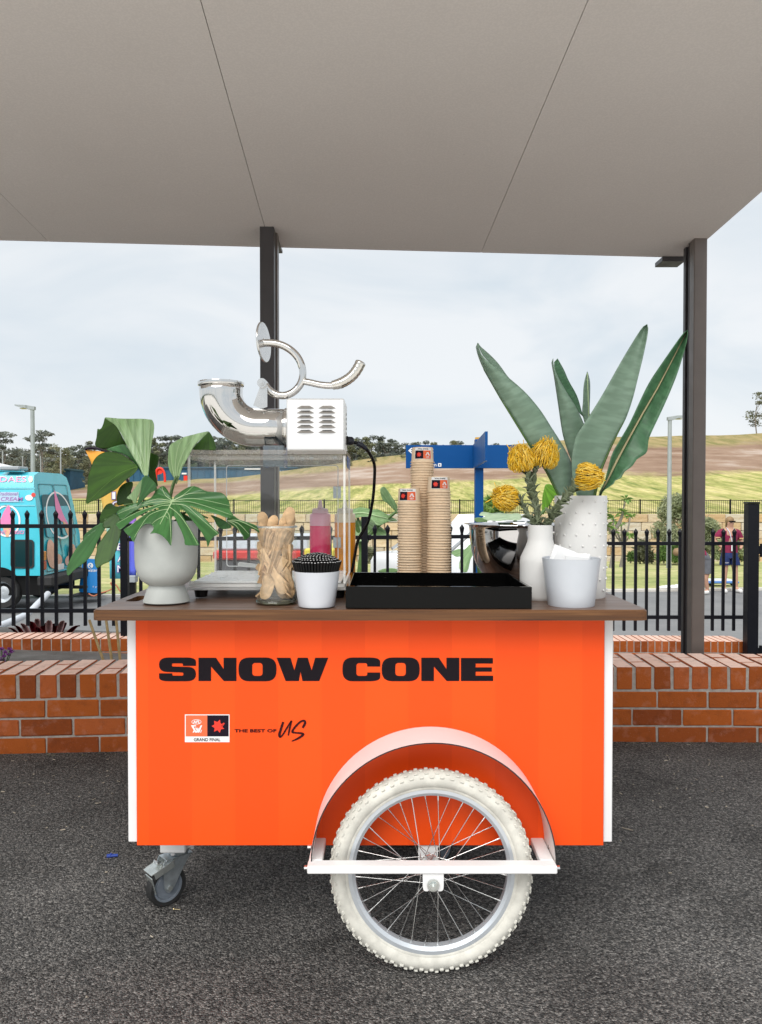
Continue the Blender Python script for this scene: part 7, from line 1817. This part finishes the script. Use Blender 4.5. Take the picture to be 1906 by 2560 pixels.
st0 = MB(); st0.tube([(0, 0, 0), (0, 0, L_)], .0028, 8, 0, cap=True)
st0.add([Vector((.0022 * math.cos(2 * math.pi * j / 8), .0022 * math.sin(2 * math.pi * j / 8), L_ + .00025)) for j in range(8)], [tuple(range(8))], 1)
straw_in = mat('straw_end_white', G(.80), .5, var=0)
s0_ = st0.build('stirrer_straw', [M['black'], straw_in], None, smooth=50); STR = []
k = 0
for ring, n in ((0, 1), (1, 6), (2, 12), (3, 18), (4, 24), (5, 30), (6, 36), (7, 42), (8, 48)):
    for j in range(n):
        a = 2 * math.pi * (j + .5 * (ring % 2)) / n + .1 * ring; u = ring / 8
        p = Vector((sx_ + math.cos(a) * .027 * u, sy_ + math.sin(a) * .027 * u, sz_ + .006)); ht = ch_ + .046 - .020 * u ** 2 + rnd.uniform(-.001, .001)
        q_ = Vector((sx_ + math.cos(a) * (.0600 * u + .001) , sy_ + math.sin(a) * .0600 * u, sz_ + ht))
        if ring == 8: q_.z -= .001
        d = (q_ - p).normalized(); o = s0_ if not STR else s0_.copy()
        if STR: COL.objects.link(o)
        o.location = q_ - d * L_ if (q_ - p).length > L_ else q_ - d * (q_ - p).length
        o.scale = (1, 1, min(1, (q_ - p).length / L_)); o.rotation_euler = d.to_track_quat('Z', 'Y').to_euler(); STR.append(o)
for o in STR: tag(o, 'thin black stirrer straw with a white end bunched in the white cup', 'straw', 'black stirrer straws in the white cup')

# ---- black tray
ty0, ty1 = 1.905, 2.268; tx0, tx1 = X(864.3, ty0), X(1331, ty0); tz = .9005; th = W(0, 1466.5, ty0).z - tz
tray = thing('tray', 'shallow glossy black wooden tray in the middle of the counter', 'tray', ((tx0 + tx1) / 2, (ty0 + ty1) / 2, tz)); w = .009
rotT = Matrix.Rotation(R(TILT), 3, 'Y')
for lo_, hi_ in (((tx0, ty0, 0), (tx1, ty0 + w, th)), ((tx0, ty1 - w, 0), (tx1, ty1, th)), ((tx0, ty0 + w + .0003, 0), (tx0 + w, ty1 - w - .0003, th)), ((tx1 - w, ty0 + w + .0003, 0), (tx1, ty1 - w - .0003, th))):
    q = MB(); c_ = Vector(((tx0 + tx1) / 2, (ty0 + ty1) / 2, tz)); q.box(Vector(lo_) + Vector((0, 0, tz)), Vector(hi_) + Vector((0, 0, tz)), 0, .0012, rotT, c_); q.build('side', M['black_gloss'], tray, smooth=30)
q = MB(); q.box((tx0 + w + .0003, ty0 + w + .0003, tz + .001), (tx1 - w - .0003, ty1 - w - .0003, tz + .007), 0, 0, rotT, c_); q.build('bottom', M['black_gloss'], tray)

# ---- stacks of paper cups, mouth down
CH, CR0, CR1 = .0475, .0325, .0358          # height, closed end (top), mouth radius
def cup_mesh():
    q = MB(); q.shell([(CR1 - .0006, .0003), (CR1 + .0012, .0000), (CR1 + .0026, .0012), (CR1 + .0024, .0024), (CR1 + .0006, .0033), (CR1 - .0016, .0037), (CR1 - .0012, .0065), (CR0, CH - .0008), (CR0 - .0010, CH), (CR0 - .0022, CH - .0008), (CR0 - .0022, CH - .006), (0.0004, CH - .0062)], (0, 0, 0), 40)
    return q
cup0 = cup_mesh().build('paper_cup', M['kraft'], None, smooth=35)
def label_parts(parent, yaw0, ins=1.0):
    """printed patch, upside down like the cup; u across, v up the cone"""
    def mp(d):
        def f(u, v):
            r = CR1 + (CR0 - CR1) * v / CH + d; a = -math.pi / 2 + yaw0 + u / CR0
            return Vector((r * math.cos(a), r * math.sin(a), v))
        return f
    def add(loops, m, d, step=.003):
        q = MB()
        for l in loops: q.flat(l if isinstance(l[0], list) else [l], mp(d), 0, step)
        o = q.build('print', m, None, fix=False); o.parent = parent
    W_, B_ = .0265, .0100
    add([[(-W_, .0105), (W_, .0105), (W_, .0455), (-W_, .0455)]], M['ink_white'], .00025)
    add([[(-W_ + .0015, .0115), (.0005, .0115), (.0005, .0370), (-W_ + .0015, .0370)]], M['ink_navy'], .0005)
    add([[(.0005, .0115), (W_ - .0015, .0115), (W_ - .0015, .0370), (.0005, .0370)]], M['ink_orange'], .0005)
    add([star(-.0125, .0243, .0082, .0050, 8, .3)], M['ink_red'], .0009, None)
    s = .00062; cx_, cy_ = .0133, .0268
    add([[(cx_ + a * s, cy_ + b * s) for a, b in l] for l in ([(-11, -9), (-8.5, -9), (-1, 8), (-3, 8)], [(-7, -9), (-4.5, -9), (3, 8), (0, 8)], [(0, 2), (2, 5), (8, -6), (5.5, -9)], [(2, 8), (5, 8), (12, -9), (9, -9)], [(4, -9), (12, -9), (11, -6.5), (6, -6.5)])], M['ink_white'], .0009, None)
    add([[ellipse(cx_, .0165, .0058, .0026, 18), ellipse(cx_, .0165, .0050, .0019, 18)[::-1]]], M['ink_white'], .0009, None)
    for txt, x0, x1, y0, y1, m in (('GRAND FINAL', .0165, -.0165, .0437, .0395, M['ink']), ('AFL', cx_ + .004, cx_ - .004, .0176, .0153, M['ink_white'])):
        q = MB(); put_text(q, txt, mp(.0010), x0, y0, x1, y1, 0, .02); o = q.build('print', m, None, fix=False); o.parent = parent
first_cup = True; pitch_ = .00802
for lab, px, Y, ytop, yaw0 in (('left', 1023.3, 2.352, 1221, R(-13)), ('right', 1097.4, 2.348, 1192, R(2)), ('back', 1057.5, 2.418, 1119, R(0))):
    x = X(px, Y); z0 = ctz(x) + .0004; zt = W(0, ytop, Y).z; n = int(round((zt - CH - z0) / pitch_)); pt = (zt - CH - z0) / n
    for k in range(n + 1):
        o = cup0 if first_cup else cup0.copy()
        if not first_cup: COL.objects.link(o)
        first_cup = False
        o.location = (x + rnd.uniform(-.0005, .0005) + (.002 * math.sin(k * .11) if lab == 'back' else .0012 * math.sin(k * .09)), Y + rnd.uniform(-.0004, .0004), z0 + pt * k)
        o.rotation_euler = (rnd.uniform(-.006, .006), rnd.uniform(-.006, .006), rnd.uniform(0, 6.28) if k < n else 0)
        nm = {'left': 'shortest left', 'right': 'middle height right', 'back': 'tallest back'}[lab]
        if k < n: tag(o, 'plain brown paper cup nested upside down in the %s stack' % nm, 'paper cup', 'cups nested in the %s stack' % nm)
        else:
            tag(o, 'printed brown paper cup topping the %s stack' % nm, 'paper cup', 'cups topping the stacks'); label_parts(o, yaw0)

# ---- mirror steel bowl
bx_, by_ = X(1290, 2.40), 2.40; bz_ = ctz(bx_) + .0003; rz_ = W(0, 1310.5, 2.40).z - bz_
bowl = thing('mixing_bowl', 'large mirror polished steel bowl behind the small white vase', 'bowl', (bx_, by_, bz_))
pf = [(0, .003), (.045, .003), (.050, 0), (.055, .002), (.070, .012), (.094, .030), (.116, .058), (.131, .090), (.140, .130), (.1445, rz_ - .008), (.1465, rz_ - .003), (.158, rz_), (.1605, rz_ + .0006), (.1600, rz_ + .002), (.1455, rz_ + .001), (.1425, rz_ - .010), (.138, .130), (.129, .092), (.114, .060), (.092, .033), (.066, .015), (0, .010)]
pf = [(float(a), float(b)) for a, b in pf]; out = smooth_loop(pf[2:10], 4, False); full = pf[:2] + [(p.x, p.y) for p in out] + pf[10:]
q = MB(); q.lathe(full, (bx_, by_, bz_), 72); q.build('bowl', M['mirror'], bowl, smooth=60)

# ---- small white bottle vase with pincushion flowers
vx, vy = X(1351.6, 2.10), 2.10; vz = ctz(vx) + .0003; s2 = 2.10 / F
def zz_(py, Y): return W(0, py, Y).z - vz
vase = thing('vase', 'small white bottle shaped vase holding the yellow pincushions', 'vase', (vx, vy, vz))
h1 = zz_(1313, 2.07); hs = zz_(1402, 2.05); hn = zz_(1372, 2.06)
pf = [(0, .001), (.044, .001), (.049, .0), (.0520, .003), (.0548, .012), (.0552, .05), (.0552, hs - .006), (.0535, hs + .006), (.0480, hs + .018), (.0400, hn + .004), (.0355, hn + .016), (.0335, hn + .026), (.0335, h1 - .010), (.0342, h1 - .001), (.0325, h1), (.0305, h1 - .003), (.0300, hn + .02), (.0300, hn - .01), (0, hn - .02)]
q = MB(); q.lathe(pf, (vx, vy, vz), 56); q.build('body', M['white_matt'], vase, smooth=50)
def styles(name_parent, c, r, up, seed, n=470, spread=1.0):
    """pincushion head: many curved styles bending inwards to a dome"""
    rr_ = random.Random(seed); up = Vector(up).normalized(); qn = Vector((0, 0, 1)).rotation_difference(up); q = MB(); q2 = MB()
    for k in range(n):
        u = (k + .5) / n; th_ = math.acos(1 - 1.55 * u) ; ph = k * 2.39996 + rr_.uniform(-.15, .15)
        d = Vector((math.sin(th_) * math.cos(ph), math.sin(th_) * math.sin(ph), math.cos(th_)))
        rr3 = r * rr_.uniform(.88, 1.06); s = Vector((d.x * r * .22, d.y * r * .22, -r * .45 + d.z * r * .25))
        side = Vector((d.x, d.y, 0)); out_ = side * r * (.55 * spread)
        p1 = s + d * rr3 * .45 + out_ * .25; p2 = d * rr3 * .92 + Vector((0, 0, -r * .18)) + out_ * .12; tipv = d * rr3 * .86 + Vector((rr_.gauss(0, .10) * r, rr_.gauss(0, .10) * r, r * rr_.uniform(.10, .34))) - side * r * .16
        P = [c + qn @ v for v in smooth_loop([s, p1, p2, tipv], 3, False)]
        if rr_.random() < .12: P[-1] += Vector((rr_.gauss(0, .2), rr_.gauss(0, .2), rr_.gauss(0, .2))) * r
        q.tube(P, [.00085] * (len(P) - 1) + [.0013], 4, 0 if rr_.random() < .72 else 1, cap=True)
    o = q.build('styles', [M['style'], M['style_tip']], name_parent, smooth=60, fix=False); o['kind'] = 'stuff'
    q2.lathe([(0, -r * .60), (r * .26, -r * .5), (r * .42, -r * .1), (r * .34, r * .25), (0, r * .40)], c, 16, axis=up); q2.build('core', M['flower_core'], name_parent, smooth=60)
def protea(label, c, r, up, path, seed, nleaf, lsz=.020):
    t = thing('pincushion_flower', label, 'flower', path[-1], 'pincushion flowers in the small vase')
    styles(t, c, r, up, seed)
    P = smooth_loop(path, 5, False); q = MB(); q.tube(P, [.0030 + .0012 * k / len(P) for k in range(len(P))], 8); q.build('stem', M['protea_leaf'], t, smooth=60)
    rr_ = random.Random(seed + 50)
    for k in range(nleaf):
        u = (k + rr_.random()) / nleaf; i = min(len(P) - 2, int(u * (len(P) - 1))); p = P[i].lerp(P[i + 1], u * (len(P) - 1) - i)
        tn = (P[max(0, i - 0)] - P[i + 1]).normalized(); a = k * 2.4 + rr_.uniform(-.4, .4); o1_ = tn.orthogonal().normalized(); o1_ = Quaternion(tn, a) @ o1_
        d = (tn * .75 + o1_ * .8).normalized(); s = d.cross(tn).normalized(); nrm_ = s.cross(d).normalized(); L_ = lsz * rr_.uniform(.8, 1.35); w_ = L_ * .30; rows_ = []
        for i2 in range(6):
            v = i2 / 5; ww = w_ * (math.sin(math.pi * (v * .86 + .10)) ** .8); cc_ = p + d * L_ * v + nrm_ * L_ * .16 * math.sin(v * 2.6)
            rows_.append([cc_ + s * ww * e + nrm_ * abs(e) * ww * .45 for e in (-1, -.5, 0, .5, 1)])
        MB().grid(rows_).build('leaf', M['protea_leaf'], t, smooth=80, solid=.0009, fix=True)
    return t
p5 = lambda x, y, Y: W(1160 + x * .3632, 780 + y * .3632, Y)
mouth = Vector((vx, vy, vz + h1 - .01))
protea('yellow pincushion flower at the upper left, one of the touching pair', p5(392, 1010, 2.085), .0375, (-.25, -.35, 1), [p5(430, 1080, 2.09), p5(455, 1190, 2.09), p5(490, 1330, 2.095), mouth + Vector((-.006, -.006, 0)), Vector((vx, vy, vz + hn))], 61, 40, .028)
protea('yellow pincushion flower at the upper right of the touching pair', p5(556, 980, 2.10), .0405, (.22, -.30, 1), [p5(500, 1075, 2.105), p5(478, 1150, 2.108), p5(500, 1330, 2.11), mouth + Vector((.003, .006, 0)), Vector((vx + .003, vy + .003, vz + hn))], 62, 26, .026)
protea('yellow pincushion flower hanging low on the left over the bowl', p5(280, 1280, 2.08), .0365, (-.8, -.55, .15), [p5(355, 1275, 2.085), p5(392, 1310, 2.09), p5(440, 1390, 2.095), mouth + Vector((-.012, -.002, 0)), Vector((vx - .003, vy, vz + hn))], 63, 30, .028)
protea('yellow pincushion flower leaning right before the tall dotted vase', p5(858, 1135, 2.03), .0370, (.85, -.45, -.12), [p5(775, 1185, 2.04), p5(720, 1250, 2.045), p5(640, 1350, 2.06), mouth + Vector((.014, -.004, 0)), Vector((vx + .004, vy, vz + hn))], 64, 48, .032)

# ---- tall white dotted vase with strelitzia leaves
tx, ty = X(1452, 2.155), 2.155; tvz = ctz(tx) + .0003; tr0 = (1516 - 1388) / 2 * 2.155 / F; h_ = W(0, 1239, 2.09).z - tvz
tv = thing('vase', 'tall white cylinder vase covered in small raised dots', 'vase', (tx, ty, tvz))
q = MB(); q.lathe([(0, .001), (tr0 - .008, .001), (tr0 - .005, 0), (tr0 - .003, .003), (tr0 - .001, .10), (tr0, h_ - .003), (tr0 - .001, h_), (tr0 - .005, h_), (tr0 - .006, h_ - .004), (tr0 - .008, .02), (0, .018)], (tx, ty, tvz), 72); q.build('body', M['white_matt'], tv, smooth=40)
dm = MB(); dm.lathe([(.0036, -.0004), (.0033, .0016), (.0022, .0030), (.0008, .0036), (0, .0037)], (0, 0, 0), 10)
d0 = None
for j in range(9):
    z = tvz + h_ - .016 - j * .0305
    for k in range(13):
        a = 2 * math.pi * (k + .5 * (j % 2)) / 13 + .2; n_ = Vector((math.cos(a), math.sin(a), 0))
        if d0 is None: d0 = dm.build('dot', M['white_matt'], None, smooth=60); o = d0
        else: o = d0.copy(); COL.objects.link(o)
        o.parent = tv; o.location = Vector((tx, ty, z)) + n_ * (tr0 - .0012) - off(tv); o.rotation_euler = n_.to_track_quat('Z', 'Y').to_euler()
fol = thing('strelitzia_leaves', 'bunch of long upright grey green leaves in the tall dotted vase', 'plant', (tx, ty, tvz + h_))
def edge_fn(pts):
    pts = sorted(pts, key=lambda p: -p[1])
    ys = [p[1] for p in pts]
    def f(v):
        """v 0 base .. 1 tip by y"""
        y = ys[0] + (ys[-1] - ys[0]) * v
        for (xa_, ya_), (xb_, yb_) in zip(pts, pts[1:]):
            if ya_ >= y >= yb_: return Vector((xa_ + (xb_ - xa_) * (ya_ - y) / max(1e-6, ya_ - yb_), y))
        return Vector(pts[-1])
    return f
def blade(L, Rr, m, dep_l, dep_r, n=34, k=9, bulge=0.0, name='leaf', thick=.0012, solid=True):
    """leaf half between two outlines; depths of both edges at base and tip, bulge in between"""
    L = smooth_loop(L, 4, False); Rr = smooth_loop(Rr, 4, False)
    def at(P, v):
        s = [0]
        for a, b in zip(P, P[1:]): s.append(s[-1] + (b - a).length)
        t_ = v * s[-1]
        for i in range(len(P) - 1):
            if s[i + 1] >= t_: return P[i].lerp(P[i + 1], (t_ - s[i]) / max(1e-6, s[i + 1] - s[i]))
        return P[-1]
    rows = []
    for i in range(n):
        v = i / (n - 1); a, b = at(L, v), at(Rr, v); ya_, yb_ = dep_l[0] + (dep_l[1] - dep_l[0]) * v, dep_r[0] + (dep_r[1] - dep_r[0]) * v; row = []
        for j in range(k):
            u = j / (k - 1); p = a.lerp(b, u); yy = ya_ + (yb_ - ya_) * u - bulge * math.sin(math.pi * u) + .0007 * math.sin(v * 46 + u * 5) + .0012 * math.sin(v * 13 + u * 3)
            row.append(p5(p.x, p.y, yy))
        rows.append(row)
    return MB().grid(rows).build(name, m, fol, smooth=80, solid=thick, fix=True)
tp_ = 2.16
# far left leaf: near half and the half that peeks out behind
blade([(690, 1330), (655, 1265), (570, 1100), (500, 980), (430, 880), (350, 740), (250, 590), (140, 400), (98, 300), (84, 242), (95, 212)], [(745, 1330), (758, 1190), (752, 1085), (730, 1010), (670, 900), (600, 790), (530, 680), (430, 560), (320, 462), (220, 382), (130, 305), (98, 230), (95, 212)], M['bop'], (2.15, 2.10), (2.19, 2.06), bulge=.012)
blade([(420, 560), (330, 475), (230, 390), (140, 310), (104, 240), (97, 212)], [(440, 580), (345, 490), (300, 442), (245, 365), (190, 305), (112, 236)][:6], M['bop'], (2.14, 2.115), (2.16, 2.13), n=20, k=5)
q = MB(); q.tube([p5(x, y, 2.148 - .05 * v) for (x, y), v in zip([(690, 1330), (655, 1265), (570, 1100), (430, 880), (250, 590), (140, 400), (84, 242), (95, 212)], (0, .1, .2, .4, .6, .8, .95, 1))], [.0036, .0034, .003, .0026, .002, .0014, .0008, .0004], 6); q.build('midrib', M['stem'], fol, smooth=60)
# second leaf
blade([(790, 1330), (745, 1050), (720, 970), (680, 840), (650, 640), (622, 450), (604, 348), (615, 320)], [(850, 1330), (860, 1000), (850, 850), (826, 768), (770, 650), (700, 540), (650, 450), (618, 365), (615, 320)], M['bop'], (2.20, 2.18), (2.21, 2.16), bulge=.01)
blade([(800, 700), (740, 610), (680, 510), (630, 400), (622, 345)], [(822, 720), (812, 690), (780, 580), (720, 470), (690, 400), (645, 320)], M['bop_dark'], (2.22, 2.20), (2.235, 2.21), n=18, k=5)
# small middle leaf
blade([(860, 1000), (840, 800), (815, 700), (820, 620), (826, 500), (850, 410)], [(885, 1000), (880, 800), (866, 690), (868, 590), (868, 480), (850, 410)], M['bop'], (2.235, 2.235), (2.245, 2.25), n=22, k=5, bulge=.004)
q = MB(); q.tube([p5(x, y, 2.228) for x, y in ((862, 800), (858, 640), (850, 420))], .0016, 5); q.build('midrib', M['rib'], fol, smooth=60)
# broad leaf turned away to the right
blade([(800, 1330), (755, 1180), (744, 1080), (744, 1010), (752, 940), (772, 860), (800, 812), (880, 690), (960, 560), (1050, 400), (1130, 262), (1225, 112), (1262, 84)], [(885, 1330), (945, 1100), (965, 1050), (1005, 955), (1055, 850), (1115, 735), (1162, 600), (1202, 440), (1240, 280), (1268, 132), (1262, 84)], M['bop'], (2.13, 2.11), (2.15, 2.10), n=44, k=11, bulge=-.012)
q = MB(); q.tube([p5(x, y, 2.128) for x, y in ((885, 1330), (930, 1130), (955, 1060), (1000, 955), (1055, 842), (1110, 738))], [.0042, .004, .0034, .0028, .002, .001], 7); q.build('midrib', M['stem'], fol, smooth=60)
# right leaf, upper side seen, pale midrib
mid_ = [(925, 1330), (942, 1240), (1000, 1130), (1060, 1010), (1130, 880), (1230, 700), (1330, 530), (1430, 340), (1520, 165), (1540, 124)]
blade([(920, 1330), (938, 1235), (965, 1180), (990, 1090), (1020, 980), (1070, 890), (1140, 770), (1210, 620), (1280, 480), (1380, 330), (1500, 160), (1540, 124)], mid_, M['bop_dark'], (2.10, 2.08), (2.135, 2.11), n=40, k=6)
wav = [(930, 1330), (955, 1240), (1005, 1200), (1030, 1185), (1042, 1160), (1085, 1140), (1105, 1100), (1160, 1060), (1190, 1015), (1230, 990), (1262, 960), (1272, 880), (1300, 810), (1380, 640), (1460, 450), (1520, 260), (1542, 150), (1540, 124)]
blade(mid_, wav, M['bop_dark'], (2.135, 2.11), (2.105, 2.085), n=60, k=6)
q = MB(); q.tube([p5(x, y, 2.131 - .025 * i / 9) for i, (x, y) in enumerate(mid_)], [.0040, .0040, .0038, .0034, .003, .0026, .0022, .0016, .0008, .0003], 7); q.build('midrib', M['rib_tan'], fol, smooth=60)
q = MB()
for x, y in ((690, 1330), (790, 1330), (862, 1330), (885, 1330), (925, 1330)):
    a = p5(x, y - 60, 2.15); q.tube([a, Vector((tx + (a.x - tx) * .6, ty + .01, tvz + h_ - .10))], .005, 7)
q.build('stem', M['stem'], fol, smooth=60)

# ---- white cup of folded napkins
nx_, ny_, nz_ = cup('cup', 'white tapered cup of folded paper napkins at the right', 1429, 1.978, .0590, .0742, W(0, 1394, 1.978).z - .8982, mat('white_cup', (.59, .625, .675, 1), .36, var=.03))
nh = W(0, 1394, 1.978).z - nz_
for k, (dx, dy, dz, rz_2, ry, w_, h2) in enumerate(((-.026, .004, .020, 10, 20, .060, .065), (-.020, -.002, .016, 4, 19, .058, .065), (-.014, .012, .012, -6, 16, .058, .065), (.018, .0, .002, 6, 4, .058, .06), (.022, .008, .004, -4, 2, .056, .06), (.020, .016, .003, 8, -2, .054, .06), (.010, -.010, .000, 0, 6, .060, .06))):
    c_ = Vector((nx_ + dx, ny_ + dy, nz_ + nh + dz - h2 * .42)); q = MB(); rot = (Matrix.Rotation(R(rz_2), 3, 'Z') @ Matrix.Rotation(R(ry), 3, 'Y'))
    q.box(c_ - Vector((w_ / 2, .0035, h2 / 2)), c_ + Vector((w_ / 2, .0035, h2 / 2)), 0, .0015, rot)
    for e in (-.0018, .0012): q.box(c_ + Vector((-w_ / 2 + .001, e, h2 / 2)), c_ + Vector((w_ / 2 - .001, e + .0008, h2 / 2 + .0012)), 0, 0, rot, c_)
    tag(q.build('paper_napkin', M['paper'], None, smooth=30), 'folded white paper napkin standing in the right hand white cup', 'napkin', 'napkins in the white cup')
